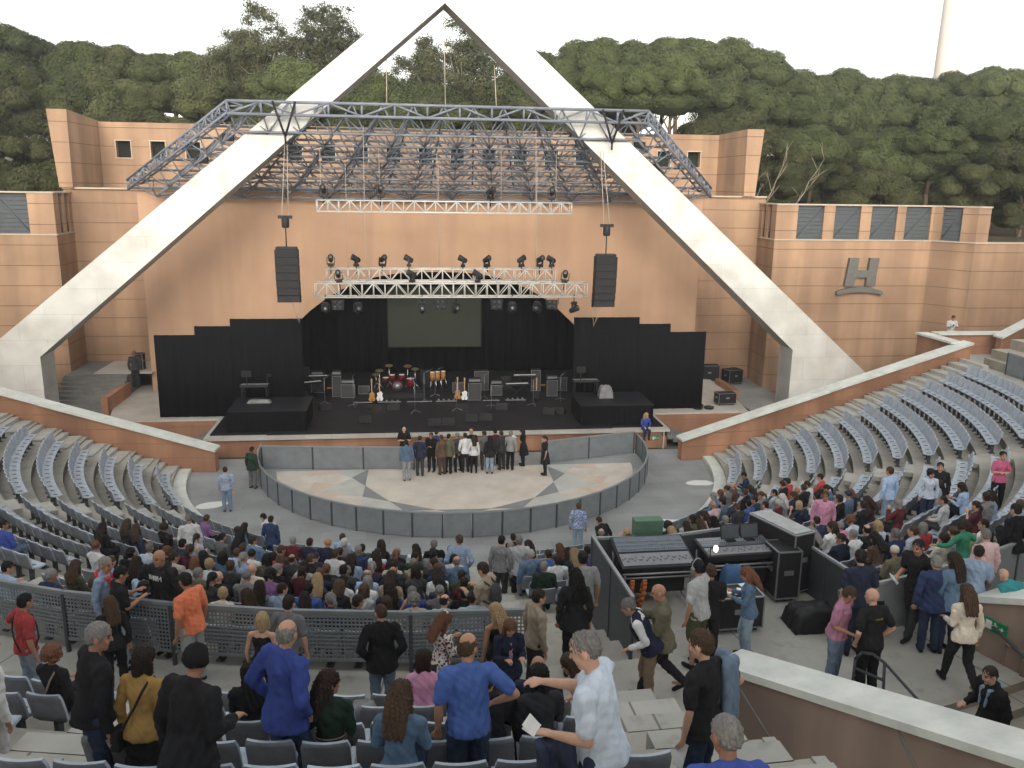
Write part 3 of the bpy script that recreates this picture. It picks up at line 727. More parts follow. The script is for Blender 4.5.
# wall in bands, with real window holes
wz0, wz1, ww = 13.45, 14.4, 0.82
xs_ = [-17.9]
for x in wins: xs_ += [x-ww/2, x+ww/2]
xs_.append(19.7)
add_box(bm, P(rb, 0.9, 54.25, (8+wz0)/2), (37.6, 0.5, wz0-8)); add_box(bm, P(rb, 0.9, 54.25, (wz1+RZ)/2), (37.6, 0.5, RZ-wz1))
for k in range(0, len(xs_), 2): add_box(bm, P(rb, (xs_[k]+xs_[k+1])/2, 54.25, (wz0+wz1)/2), (xs_[k+1]-xs_[k], 0.5, wz1-wz0))
obj('wall', bm, M_course, rb)
for x in wins:
    bm = B()
    for dx in (-ww/2-0.03, ww/2+0.03): add_box(bm, P(rb, x+dx, 53.98, (wz0+wz1)/2), (0.06, 0.07, wz1-wz0+0.12))
    for z in (wz0-0.03, wz1+0.03): add_box(bm, P(rb, x, 53.98, z), (ww+0.18, 0.09, 0.06))
    f_ = obj('window_frame', bm, M_wframe, rb)
    bm = B(); add_box(bm, P(rb, x, 54.4, (wz0+wz1)/2), (ww+0.02, 0.03, wz1-wz0+0.02)); obj('pane', bm, M_dark, f_)
for s in (-1, 1):
    bm = B(); x = 0.9+s*18.75
    V = []
    # end wall slopes outwards and steps forward
    base = [(x, 54.5), (x+s*0.15, 49.6), (x+s*0.85, 49.6), (x+s*1.0, 54.5)]
    topo = [(x, 54.5), (x+s*0.1, 49.6), (x+s*1.12, 49.6), (x+s*1.2, 54.5)]
    lo = [bm.verts.new(P(rb, px_, py_, 11.72)) for px_, py_ in base]; hi = [bm.verts.new(P(rb, px_, py_, RZ+((0.32 if s < 0 else 0.10) if py_ < 50 else 0.02))) for px_, py_ in topo]
    for i in range(4): bm.faces.new((lo[i], lo[(i+1) % 4], hi[(i+1) % 4], hi[i]))
    bm.faces.new(hi); bm.faces.new(lo[::-1]); obj('end_wall', bm, M_course, rb)
bm = B(); add_box(bm, P(rb, 1.3, 52.2, 11.5), (37.5, 4.2, 0.15)); obj('roof_slab', bm, M_step, rb)

# ================================================================== the white triangular arch
ar = thing('triangular_arch', 'huge white marble triangular arch spanning the stage', 'arch', (1.3, 41.4, 0))
ao = ar.location
YF, YK = 41.3, 42.9
inn = [(-17.2, 0.0), (-17.2, 4.0), (1.78, 20.12)]; inr = [(19.75, 0.0), (19.75, 4.0), (1.78, 20.12)]
outl = [(-24.9, 0.0), (1.9, 21.7)]; outr = [(27.1, 0.0), (1.9, 21.7)]
for (i3, o2, s) in ((inn, outl, -1), (inr, outr, 1)):
    bm = B()
    # front/back quads: foot block (trapezoid) and inclined leg
    def outx(z): (x0, z0), (x1, z1) = o2; return x0+(x1-x0)*(z-z0)/(z1-z0)
    prof_in = [i3[0], i3[1], i3[2]]; prof_out = [(outx(0), 0), (outx(4.0), 4.0), o2[1]]
    fr = [[bm.verts.new((x-ao.x, YF-ao.y, z)) for x, z in pr] for pr in (prof_in, prof_out)]
    bk = [[bm.verts.new((x-ao.x, YK-ao.y, z)) for x, z in pr] for pr in (prof_in, prof_out)]
    for k in range(2):
        bm.faces.new((fr[0][k], fr[1][k], fr[1][k+1], fr[0][k+1])); bm.faces.new((bk[0][k], bk[0][k+1], bk[1][k+1], bk[1][k]))
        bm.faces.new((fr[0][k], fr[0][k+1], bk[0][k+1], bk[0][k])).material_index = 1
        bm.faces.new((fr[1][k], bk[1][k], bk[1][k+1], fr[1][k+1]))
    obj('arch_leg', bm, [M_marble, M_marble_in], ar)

# slanting joints on the near exit wall
w0 = Vector((4.62, 11.25, 0)); wd_ = Vector((9.4-4.62, 2.3-11.25, 0)).normalized(); wn = Vector((wd_.y, -wd_.x, 0))
for s0 in (0.30, 2.9, 5.5):
    bm = B(); a = w0+wd_*s0+wn*0.002+Vector((0, 0, 4.80+0.233*s0)); b = w0+wd_*(s0+1.15)+wn*0.002+Vector((0, 0, 3.97)); o_ = vwa.location
    add_tube(bm, a-o_, b-o_, 0.018, 6); obj('slanting_joint', bm, M_step, vwa)
# ================================================================== roof frame over the stage
rf = thing('roof_frame', 'blue-grey steel lattice roof frame sloping back over the stage', 'roof truss', (1.5, 41, 15))
ro = rf.location
FRX = (-7.95, 11.3); RRX = (-14.3, 16.75); YFr, YRr = 40.75, 46.75; ZFr, ZRr = 15.62, 12.15
def lat(bm, a0, a1, b0, b1, n, rc=0.055, rd=0.035, ends=True):
    
    """ladder with zigzag between two chords a0-a1 (top) and b0-b1 (bottom)"""
    a0, a1, b0, b1 = map(Vector, (a0, a1, b0, b1))
    add_tube(bm, a0, a1, rc, 6); add_tube(bm, b0, b1, rc, 6)
    for i in range(n+1):
        t = i/n; p = a0.lerp(a1, t); q = b0.lerp(b1, t)
        if ends or 0 < i < n: add_tube(bm, p, q, rd, 5)
        if i < n:
            t2 = (i+1)/n
            if i % 2: add_tube(bm, p, b0.lerp(b1, t2), rd, 5)
            else: add_tube(bm, q, a0.lerp(a1, t2), rd, 5)
def L(x, y, z): return Vector((x-ro.x, y-ro.y, z-ro.z))
bm = B(); lat(bm, L(FRX[0], YFr, ZFr), L(FRX[1], YFr, ZFr), L(FRX[0], YFr, ZFr-0.55), L(FRX[1], YFr, ZFr-0.55), 13, 0.075, 0.05); obj('front_beam', bm, M_truss, rf)
for k in (0, 1):
    s = -1 if k == 0 else 1
    bm = B(); A = L(FRX[k], YFr, ZFr); Bq = L(RRX[k], YRr, ZRr); off = Vector((-s*0.42, 0, -0.12)); dn = Vector((0, 0, -0.5))
    lat(bm, A, Bq, A+dn, Bq+dn, 16, 0.06, 0.038); lat(bm, A, Bq, A+off*1.6, Bq+off*1.6, 16, 0.05, 0.035)
    obj('side_beam', bm, M_truss, rf)
bm = B(); lat(bm, L(RRX[0], YRr, ZRr), L(RRX[1], YRr, ZRr), L(RRX[0], YRr, ZRr-0.4), L(RRX[1], YRr, ZRr-0.4), 24, 0.06, 0.035); obj('rear_beam', bm, M_truss, rf)
bm = B()
NR = 7
def node(j, i, n, low=0.0):
    t = j/NR; x0 = FRX[0]+(RRX[0]-FRX[0])*t; x1 = FRX[1]+(RRX[1]-FRX[1])*t
    return L(x0+(x1-x0)*i/n, YFr+(YRr-YFr)*t, ZFr+(ZRr-ZFr)*t-low)
NB = 14
for j in range(1, NR): add_tube(bm, node(j, 0, 1), node(j, 1, 1), 0.065, 6)
for j in range(NR):
    for i in range(NB+1): add_tube(bm, node(j, i, NB), node(j+1, i, NB), 0.05, 5)
    lo = []
    for i in range(NB):
        c = node(j+0.5, i+0.5, NB, 1.05); lo.append(c)
        for (a, b) in ((j, i), (j, i+1), (j+1, i), (j+1, i+1)): add_tube(bm, node(a, b, NB), c, 0.036, 5)
    add_path(bm, lo, 0.062, 5)
    if j: 
        for a, b in zip(prev_lo, lo): add_tube(bm, a, b, 0.05, 5)
        for q in range(NB-1):
            add_tube(bm, prev_lo[q], lo[q+1], 0.028, 5) if (q+j) % 2 else add_tube(bm, prev_lo[q+1], lo[q], 0.028, 5)
    prev_lo = lo
for i in range(0, NB, 3):
    a = node(NR-0.5, i+0.5, NB, 1.05); 
obj('lattice', bm, M_truss, rf)
for x in (-5.45, 9.58):
    bm = B()
    for dx in (-0.5, 0.5): add_tube(bm, L(x+dx, YFr-0.1, ZFr+0.02), L(x, YFr-0.1, ZFr-1.5), 0.055, 6)
    add_tube(bm, L(x, YFr-0.1, ZFr-1.45), L(x, YFr-0.1, ZFr-1.8), 0.05, 6)
    obj('hanger_bracket', bm, M_blk, rf)
bm = B()
for (x, z, x2, z2) in ((1.75, 20.0, 1.75, ZFr), (-0.9, 17.9, -0.9, ZFr), (4.1, 17.6, 4.1, ZFr)):
    add_tube(bm, L(x, 41.9, z), L(x2, YFr, z2), 0.02, 5)
obj('stay_rod', bm, M_cable, rf)
bm = B()
for k in (0, 1):
    for j in (2, 4): add_box(bm, node(j, 0.9 if k == 0 else NB-0.9, NB, 0.5), (0.5, 0.35, 0.35))
obj('floodlight', bm, M_blk2, rf)
# support frames on the wall top
bm = B()
for x in np.linspace(-13, 15.4, 9): add_tube(bm, L(x, YRr+0.05, ZRr-0.4), L(x, YRr+0.35, WZ+0.1), 0.05, 6)
obj('wall_bracket', bm, M_truss, rf)

def box_truss(name, label, x0, x1, y, z0, z1, n, hang_y, hang_z, hx, group='aluminium light trusses'):
    t = thing(name, label, 'light truss', ((x0+x1)/2, y, z0), 0, group); o = t.location; D = z1-z0
    bm = B()
    def Q(x, yy, z): return Vector((x-o.x, yy-o.y, z-o.z))
    for yy in (y-D/2, y+D/2):
        lat(bm, Q(x0, yy, z1), Q(x1, yy, z1), Q(x0, yy, z0), Q(x1, yy, z0), n, 0.036, 0.022)
    for zz in (z0, z1):
        lat(bm, Q(x0, y-D/2, zz), Q(x1, y-D/2, zz), Q(x0, y+D/2, zz), Q(x1, y+D/2, zz), n, 0.02, 0.018)
    obj('truss', bm, M_alu, t)
    for x in hx:
        bm = B(); add_tube(bm, Q(x, y, z1), Q(x, hang_y, hang_z), 0.014, 5); obj('hanging_cable', bm, M_cable, t)
    return t
box_truss('light_truss', 'highest aluminium truss, hung close under the roof frame', -4.3, 7.95, 42.0, 10.8, 11.33, 24, 42.2, 13.8, (-4.1, -1.35, 1.4, 4.5, 7.2))
box_truss('light_truss', 'aluminium truss nearest the audience, low over the stage', -4.3, 8.42, 40.0, 6.98, 7.62, 24, 41, 14.7, (-2.0, 6.0))
box_truss('light_truss', 'aluminium truss just behind the lowest one, over the stage', -4.05, 7.4, 43.0, 7.4, 8.0, 22, 43, 13.3, (-3.0, 1.5, 6.4))

# moving lights: clamp and base, yoke, head with a lens
def moving_light(up=True):
    t = thing('moving_light', 'x', 'stage light', (0, 0, 0), 0, 'black stage lights on the trusses')
    s = 1 if up else -1
    bm = B(); add_tube(bm, (0, 0, 0), (0, 0, s*0.35), 0.03, 6); add_box(bm, (0, 0, s*0.40), (0.30, 0.24, 0.12), bev=0.02); obj('light_base', bm, M_blk, t)
    bm = B()
    for x in (-0.19, 0.19): add_box(bm, (x, 0, s*0.60), (0.035, 0.10, 0.36))
    add_box(bm, (0, 0, s*0.46), (0.40, 0.12, 0.05)); obj('yoke', bm, M_blk, t)
    bm = B(); Mr = Matrix.Rotation(R(65), 3, 'X')
    add_lathe(bm, [(0.07, -0.24), (0.12, -0.18), (0.135, 0.05), (0.15, 0.24), (0.14, 0.26)], (0, 0, s*0.70), 12, M=Mr)
    h = obj('lamp_head', bm, M_blk, t)
    bm = B(); add_lathe(bm, [(0.12, 0.262), (0.05, 0.275)], (0, 0, s*0.70), 12, M=Mr); obj('lens', bm, M_lens, h)
    return t
ml_up, ml_dn = moving_light(True), moving_light(False)
def put_light(proto, x, y, z, rz, label, tilt=0):
    c = copy_tree(proto); c.scale = (0.95, 0.95, 1.05); c.location = (x, y, z); c.rotation_euler = (0, tilt, rz); c['label'] = label
    return c
def nth(i): return ['first', 'second', 'third', 'fourth', 'fifth', 'sixth', 'seventh', 'eighth', 'ninth', 'tenth', 'eleventh', 'twelfth', 'thirteenth'][i]
for i, x in enumerate((-3.95, -1.3, 3.95, 6.95)):
    put_light(ml_up, x, 41.75, 11.1, rnd.uniform(-1, 1), 'black stage light on the highest truss, %s from the left' % nth(i))
for i, x in enumerate((-3.85, -2.6, -1.35, 0.0, 2.7, 3.95, 5.7, 6.6, 7.25)):
    put_light(ml_up, x, 42.95, 7.75, rnd.uniform(-2, 2), 'black moving light standing on the rear low truss, %s from the left' % nth(i), rnd.uniform(-0.15, 0.15))
for i, x in enumerate((-3.15, 0.15, 3.2, 7.3)):
    put_light(ml_up, x, 39.85, 7.3, rnd.uniform(-2, 2), 'black moving light rising from the front low truss, %s from the left' % nth(i), rnd.uniform(-0.15, 0.15))
for i, x in enumerate((-3.9, -2.4, 0.6, 2.2, 4.9, 6.1, 7.9)):
    put_light(ml_dn, x, 40.2, 7.05, rnd.uniform(-1, 1), 'black spotlight hanging below the front low truss, %s from the left' % nth(i))
for o in (ml_up, ml_dn):
    for ch in list(o.children):
        for g in list(ch.children): bpy.data.objects.remove(g)
        bpy.data.objects.remove(ch)
    bpy.data.objects.remove(o)
for i, x in enumerate((-3.3, 1.45, 4.1, 6.75)):
    t = thing('blinder_light', 'four-lamp audience light under the front low truss, %s from the left' % nth(i), 'stage light', (x, 39.75, 6.62), 0, 'four-lamp lights under the front truss')
    bm = B(); add_box(bm, (0, 0, 0), (0.52, 0.14, 0.46), bev=0.015); add_tube(bm, (-0.3, 0, 0), (-0.3, 0, 0.35), 0.02); add_tube(bm, (0.3, 0, 0), (0.3, 0, 0.35), 0.02); obj('housing', bm, M_blk, t)
    for dx in (-0.12, 0.12):
        for dz in (-0.11, 0.11):
            bm = B(); add_lathe(bm, [(0.085, 0), (0.05, -0.02)], (dx, -0.073, dz), 12, M=Matrix.Rotation(R(-90), 3, 'X')); obj('lamp', bm, M_lens, t)
# line arrays
for x, zt, nm in ((-5.42, 9.2, 'left'), (9.15, 8.95, 'right')):
    t = thing('line_array_speaker', 'tall black loudspeaker column hanging at the %s of the stage' % nm, 'loudspeaker', (x, 39.2, zt), 0, 'hanging loudspeaker columns')
    s = 1 if x < 0 else -1
    yoff, z = 0.0, 0.0
    for k in range(7):
        bm = B(); tl = 0.02*k; add_box(bm, (0, 0, 0), (1.0, 0.62, 0.335), Matrix.Rotation(-tl, 3, 'X'), bev=0.015)
        for j in range(3): add_box(bm, (0, -0.315, -0.1+j*0.1), (0.92, 0.012, 0.02), Matrix.Rotation(-tl, 3, 'X'))
        o = obj('speaker_box', bm, M_blk2, t); o.location = (0, 0.03*k*k*0.2, z-0.17); z -= 0.345
    bm = B(); add_box(bm, (0, 0, 0.06), (0.9, 0.5, 0.1)); add_tube(bm, (0, 0, 0.1), (0, 0, 0.95), 0.03, 6, 0); obj('rigging_frame', bm, M_blk, t)
    bm = B(); add_lathe(bm, [(0.14, 0.95), (0.17, 1.0), (0.17, 1.35), (0.12, 1.45)], n=12); add_box(bm, (0, 0, 1.42), (0.62, 0.14, 0.14)); obj('chain_hoist', bm, M_blk, t)
    bm = B()
    for dx in (-0.14, 0.14): add_tube(bm, (dx, 0, 1.45), (dx*0.4-0.03, YFr-39.25, ZFr-1.85-zt), 0.018, 5)
    obj('hoist_chain', bm, M_cable, t)
    bm = B(); add_tube(bm, (s*0.05, 0, z), (s*0.35, 0.6, z-1.0), 0.012, 4); add_path(bm, [(s*0.5, 0.4, z+0.2), (s*0.35, 0.5, z-0.95), (s*0.1, 0.2, z+0.1)], 0.015, 4); obj('power_cable', bm, M_cable, t)

# ================================================================== things on the stage
DZ = 1.03
def wedge(x, y, rz, label, w=0.62):
    t = thing('stage_monitor', label, 'monitor', (x, y, DZ), rz, 'wedge monitors on the stage')
    bm = B(); pr = [(-0.25, 0), (0.25, 0), (0.2, 0.34), (-0.1, 0.14)]
    a = [bm.verts.new((-w/2, p[0], p[1])) for p in pr]; b = [bm.verts.new((w/2, p[0], p[1])) for p in pr]
    bm.faces.new(a); bm.faces.new(b[::-1])
    for i in range(4): bm.faces.new((a[i], b[i], b[(i+1) % 4], a[(i+1) % 4]))
    obj('cabinet', bm, M_blk2, t)
    bm = B(); add_box(bm, (0, 0.035, 0.255), (w*0.88, 0.30, 0.012), Matrix.Rotation(R(33.5), 3, 'X')); obj('grille', bm, mat('speaker_grille', (0.055, 0.055, 0.06), 0.6, 0.1, 20), t)
    return t
for i, (x, y, rz) in enumerate(((1.1, 38.9, 0.05), (1.75, 38.95, 0), (2.9, 39.5, 0), (3.6, 39.6, -0.1), (-2.2, 39.6, 0.2), (6.9, 40.5, -0.4), (-4.3, 42.1, 0.5), (7.4, 40.6, -0.5), (4.6, 41.6, -0.1), (-0.9, 41.9, 0.1))):
    wedge(x, y, rz+PI, 'black wedge floor monitor, %s' % ['left one of the front pair at centre stage', 'right one of the front pair at centre stage', 'left one of the second front pair', 'right one of the second front pair', 'alone at the front left', 'left one of the pair near the right riser', 'far left beside the keyboards', 'right one of the pair near the right riser', 'in front of the tall amplifier', 'in front of the drum kit'][i])
def cab(x, y, w_, d, h, label, nm='guitar_amplifier', rz=0, head=True, grille=True):
    t = thing(nm, label, 'amplifier' if 'amp' in nm else 'case', (x, y, DZ), rz)
    bm = B(); add_box(bm, (0, 0, h/2), (w_, d, h), bev=0.02); obj('cabinet', bm, M_blk2, t)
    if grille:
        bm = B(); add_box(bm, (0, -d/2-0.006, h/2), (w_*0.86, 0.012, h*0.84)); obj('grille', bm, MATS.get('speaker_grille') or M_blk, t)
        bm = B()
        for z in (0.03, h-0.03): add_box(bm, (0, -d/2-0.008, z), (w_, 0.02, 0.025))
        for xx in (-w_/2+0.02, w_/2-0.02): add_box(bm, (xx, -d/2-0.008, h/2), (0.025, 0.02, h))
        obj('edging', bm, M_silver, t)
    if head:
        bm = B(); add_box(bm, (0, 0, h+0.13), (w_*0.95, d*0.8, 0.24), bev=0.015); q = obj('amp_head', bm, M_blk2, t)
        bm = B(); add_box(bm, (0, -d*0.4-0.004, h+0.13), (w_*0.85, 0.01, 0.12)); obj('control_strip', bm, M_silver, q)
    return t
cab(-3.3, 44.6, 0.75, 0.4, 0.75, 'black amplifier with silver strip left of the drum kit')
cab(3.35, 43.6, 0.7, 0.4, 0.95, 'tall black amplifier with silver edging right of the congas')
cab(4.6, 44.6, 0.66, 0.38, 0.6, 'low black amplifier behind the right keyboard')
cab(2.6, 45.4, 0.66, 0.38, 0.6, 'low black amplifier behind the guitars', head=False)
cab(-5.0, 45.9, 0.7, 0.5, 0.95, 'black rack with silver strips at the left of the stage', 'equipment_rack')
cab(7.6, 44.3, 0.6, 0.5, 0.9, 'black equipment rack right of the keyboards', 'equipment_rack')
cab(9.3, 44.2, 0.9, 0.6, 1.3, 'tall black equipment rack beside the right riser', 'equipment_rack', head=False)
cab(-3.9, 44.9, 0.5, 0.4, 1.15, 'narrow tall rack left of the black amplifier', 'equipment_rack')
# drum kit
def drum(bm, c, r, h, M=None): add_lathe(bm, [(r, -h/2), (r*1.03, -h/2+0.01), (r*1.03, h/2-0.01), (r, h/2)], c, 16, M=M)
dk = thing('drum_kit', 'dark drum kit with chrome stands and cymbals on a low riser', 'drum kit', (-0.7, 45.2, DZ))
bm = B(); add_box(bm, (0, 0, 0.13), (3.0, 2.2, 0.26)); obj('riser', bm, M_deck, dk)
bm = B(); drum(bm, (0, -0.5, 0.26+0.3), 0.29, 0.42, Matrix.Rotation(R(90), 3, 'X')); bd = obj('bass_drum', bm, M_red, dk)
bm = B(); add_lathe(bm, [(0.26, 0.0), (0.02, 0.004)], (0, -0.73, 0.56), 18, M=Matrix.Rotation(R(90), 3, 'X')); obj('drum_skin', bm, M_silver, bd)
for c, r, h in (((-0.28, -0.35, 1.02), 0.16, 0.22), ((0.24, -0.35, 1.02), 0.17, 0.24), ((0.7, 0.05, 0.62), 0.22, 0.42), ((-0.62, 0.05, 0.82), 0.18, 0.16)):
    bm = B(); drum(bm, c, r, h); q = obj('tom_drum', bm, M_red, dk); bm = B(); add_lathe(bm, [(r*0.98, h/2+0.002), (0.01, h/2+0.006)], c, 16, cap=False); obj('drum_skin', bm, M_white, q)
for c in ((-0.95, -0.2, 1.35), (0.95, -0.15, 1.4), (-0.45, 0.35, 1.5), (0.55, 0.4, 1.45), (-1.15, 0.2, 1.05)):
    bm = B(); add_tube(bm, (c[0], c[1], 0.26), c, 0.014, 5)
    for a in range(3): add_tube(bm, (c[0], c[1], 0.6), (c[0]+0.28*math.cos(a*2.1), c[1]+0.28*math.sin(a*2.1), 0.27), 0.011, 4)
    q = obj('cymbal_stand', bm, M_chrome, dk)
    bm = B(); add_lathe(bm, [(0.22, -0.006), (0.04, 0.012), (0.0, 0.02)], c, 18, M=Matrix.Rotation(R(12), 3, 'X'), cap=False); obj('cymbal', bm, mat('cymbal_bronze', (0.45, 0.36, 0.18), 0.3, 0.1, 5, metal=0.8), q)
# congas, guitars, keyboards, stands
for i, (x, y) in enumerate(((1.2, 45.9), (1.5, 46.0), (1.8, 46.1))):
    t = thing('conga_drum', 'amber conga drum on a stand, %s of three' % ['left one', 'middle one', 'right one'][i], 'drum', (x, y, DZ), 0, 'amber conga drums')
    bm = B(); add_lathe(bm, [(0.09, 0.55), (0.13, 0.75), (0.13, 0.95), (0.12, 1.02)], n=16); q = obj('shell', bm, M_wood, t)
    bm = B(); add_lathe(bm, [(0.125, 1.02), (0.125, 1.045), (0.01, 1.047)], n=16); obj('drum_skin', bm, M_white, t)
    bm = B()
    for a in range(3): add_tube(bm, (0.12*math.cos(a*2.1), 0.12*math.sin(a*2.1), 0.6), (0.26*math.cos(a*2.1), 0.26*math.sin(a*2.1), 0), 0.014, 5)
    obj('leg', bm, M_chrome, t)
def guitar(x, y, rz, m, label):
    t = thing('electric_guitar', label, 'guitar', (x, y, DZ), rz)
    bm = B(); out = [(0.0, 0.12), (0.13, 0.10), (0.18, 0.22), (0.12, 0.36), (0.15, 0.5), (0.07, 0.6), (-0.05, 0.55), (-0.14, 0.52), (-0.11, 0.36), (-0.18, 0.24), (-0.12, 0.1)]
    add_xz(bm, out, -0.03, 0.03); obj('guitar_body', bm, m, t)
    bm = B(); add_box(bm, (0.0, -0.005, 0.86), (0.05, 0.03, 0.62)); add_box(bm, (0, -0.005, 1.22), (0.075, 0.03, 0.15)); obj('neck', bm, mat('maple_neck', (0.5, 0.33, 0.16), 0.5, 0.1, 5), t)
    bm = B(); 
    for a in (-0.6, 0.6, 3.14): add_tube(bm, (0, 0.08, 0.5), (0.25*math.sin(a), 0.1+0.22*math.cos(a), 0), 0.012, 5)
    add_tube(bm, (0, 0.08, 0.5), (0, 0.06, 0.85), 0.012, 5); obj('guitar_stand', bm, M_blk, t)
guitar(-2.0, 43.2, 0.3, M_wood, 'amber electric guitar leaning on a stand left of the drum kit')
guitar(2.45, 43.4, -0.2, M_wood, 'amber guitar standing beside the tall amplifier')
guitar(2.8, 43.2, 0.1, M_white, 'white electric guitar standing beside the tall amplifier')
guitar(-1.6, 43.3, 0.1, M_white, 'white guitar on a stand left of the drum kit')
guitar(6.6, 43.1, 0.1, M_blk, 'black guitar on a stand at the right of the band')
def keyboard(x, y, rz, label, z=0.85, w_=1.25):
    t = thing('keyboard', label, 'keyboard', (x, y, DZ), rz)
    bm = B(); add_box(bm, (0, 0, z), (w_, 0.34, 0.09), bev=0.01); obj('keyboard_body', bm, M_blk2, t)
    bm = B()
    for i in range(28): add_box(bm, (-w_*0.46+i*w_*0.92/27, -0.07, z+0.05), (w_*0.92/27-0.006, 0.15, 0.016))
    obj('keys', bm, M_white, t)
    bm = B()
    for yy in (-0.12, 0.12):
        add_tube(bm, (-0.42, yy, 0.02), (0.42, yy, z-0.05), 0.018, 6); add_tube(bm, (0.42, yy, 0.02), (-0.42, yy, z-0.05), 0.018, 6)
    add_tube(bm, (-0.42, -0.2, 0.02), (-0.42, 0.2, 0.02), 0.018, 6); add_tube(bm, (0.42, -0.2, 0.02), (0.42, 0.2, 0.02), 0.018, 6)
    obj('stand', bm, M_blk, t)
keyboard(5.6, 43.5, 0.1, 'black keyboard on a crossed stand right of the guitars')
keyboard(-5.3, 44.5, 0.4, 'black keyboard on a crossed stand at the left of the stage')
keyboard(6.2, 44.9, 0.0, 'second keyboard behind the right-hand keyboard', 1.0)
keyboard(-4.9, 45.1, 0.1, 'upper keyboard in front of the left rack', 1.05, 1.0)
def mic(x, y, label, h=1.5, ang=0.5):
    t = thing('microphone_stand', label, 'mic stand', (x, y, DZ), ang, 'microphone stands on the stage')
    bm = B(); add_tube(bm, (0, 0, 0.05), (0, 0, h), 0.013, 5); add_tube(bm, (0, 0, h-0.02), (0.35, 0, h+0.18), 0.01, 5)
    for a in range(3): add_tube(bm, (0, 0, 0.12), (0.3*math.cos(a*2.1), 0.3*math.sin(a*2.1), 0.01), 0.012, 5)
    obj('stand', bm, M_silver, t)
    bm = B(); add_tube(bm, (0.33, 0, h+0.17), (0.46, 0, h+0.22), 0.022, 7); add_sphere(bm, (0.48, 0, h+0.23), 0.032, seg=8); obj('microphone', bm, M_blk, t)
for i, (x, y) in enumerate(((-2.9, 42.6), (0.2, 41.2), (2.3, 41.5), (4.1, 42.0), (6.3, 42.2), (-4.4, 43.3), (0.7, 43.4), (3.9, 43.9), (1.3, 44.6), (7.9, 43.2))):
    mic(x, y, 'microphone stand, %s from the left on the stage' % nth(sorted([-2.9, .2, 2.3, 4.1, 6.3, -4.4, .7, 3.9, 1.3, 7.9]).index(x)), 1.2+rnd.random()*0.4, rnd.random()*6)
for i, (x, y, w_, h_) in enumerate(((-2.5, 45.4, 0.6, 0.5), (0.9, 46.9, 0.7, 0.9), (3.9, 45.9, 0.8, 1.1), (5.3, 46.2, 0.6, 0.7), (6.9, 45.6, 0.55, 1.2), (-5.8, 46.4, 0.6, 1.3), (8.3, 45.5, 0.7, 0.8))):
    cab(x, y, w_, 0.45, h_, 'black gear case at the back of the band area, %s from the left' % nth([-5.8, -2.5, 0.9, 3.9, 5.3, 6.9, 8.3].index(x)), 'equipment_case', head=False, grille=i % 2 == 0)
rc = random.Random(8)
for i in range(9):
    x0 = -4.5+1.4*i; pts = [Vector((0, 0, 0.015))]
    for k in range(9): pts.append(pts[-1]+Vector((rc.uniform(-.25, .35), rc.uniform(-.32, .12), 0)))
    bm = B(); add_path(bm, pts, 0.014, 4); o = obj('stage_cable', bm, M_blk2, loc=(x0, 43.0+rc.uniform(-.4, .6), DZ)); tag(o, 'thin black cable winding over the stage floor, %s from the left' % nth(i), 'cable', 'cables on the stage floor')
# pedal boards with light strips along the front of the band line
for i, (x, w_) in enumerate(((-2.45, 1.0), (-1.1, 1.2), (0.45, 1.3), (1.85, 1.1), (4.2, 0.9), (5.5, 1.1))):
    t = thing('pedal_board', 'low pedal board with a pale edge on the stage floor, %s from the left' % nth(i), 'pedal board', (x, 43.35, DZ), 0, 'pedal boards along the band line')
    bm = B(); add_box(bm, (0, 0, 0.04), (w_, 0.35, 0.07)); obj('board', bm, M_blk2, t)
    bm = B(); add_box(bm, (0, -0.18, 0.06), (w_, 0.03, 0.05)); obj('edge_strip', bm, M_silver, t)
    bm = B()
    for k in range(4): add_box(bm, (-w_*0.36+k*w_*0.24, 0, 0.1), (0.09, 0.14, 0.05), bev=0.008)
    obj('pedal', bm, M_silver if i % 2 else M_blk, t)
for x, y, lb in ((-4.0, 46.6, 'left'), (7.4, 46.6, 'right')):
    t = thing('wooden_batten', 'amber wooden batten lying at the back of the stage on the %s' % lb, 'batten', (x, y, DZ)); bm = B(); add_box(bm, (0, 0, 0.05), (1.2, 0.09, 0.09), bev=0.006); obj('batten', bm, M_wood, t)
# desks on the side risers
M_cloth = mat('grey_dust_sheet', (0.20, 0.20, 0.20), 0.8, 0.3, 4)
def crumple(x, y, z, sx, sy, h, label, m, name='dust_sheet', seed=1):
    rr = random.Random(seed); bm = B(); n = 14; V = []
    for j in range(n+1):
        row = []
        for i in range(n+1):
            u, v = i/n*2-1, j/n*2-1; e = max(abs(u), abs(v))
            hh = h*(1-e**6)+0.05*mnoise.noise(Vector((u*3, v*3, seed)))*h*3
            row.append(bm.verts.new((u*sx/2*(1+0.06*mnoise.noise(Vector((u*4, v*4, seed+9)))), v*sy/2, max(0.0, hh))))
        V.append(row)
    for j in range(n):
        for i in range(n): bm.faces.new((V[j][i], V[j][i+1], V[j+1][i+1], V[j+1][i])).smooth = True
    o = obj(name, bm, m, loc=(x, y, z)); tag(o, label, 'cloth'); return o
crumple(9.55, 39.9, 1.99, 0.7, 0.6, 0.6, 'grey cloth over gear on the right riser', M_cloth, seed=3)
crumple(-7.1, 39.9, 1.99, 1.1, 0.35, 0.15, 'grey crumpled cloth on the left riser', M_cloth, seed=5)
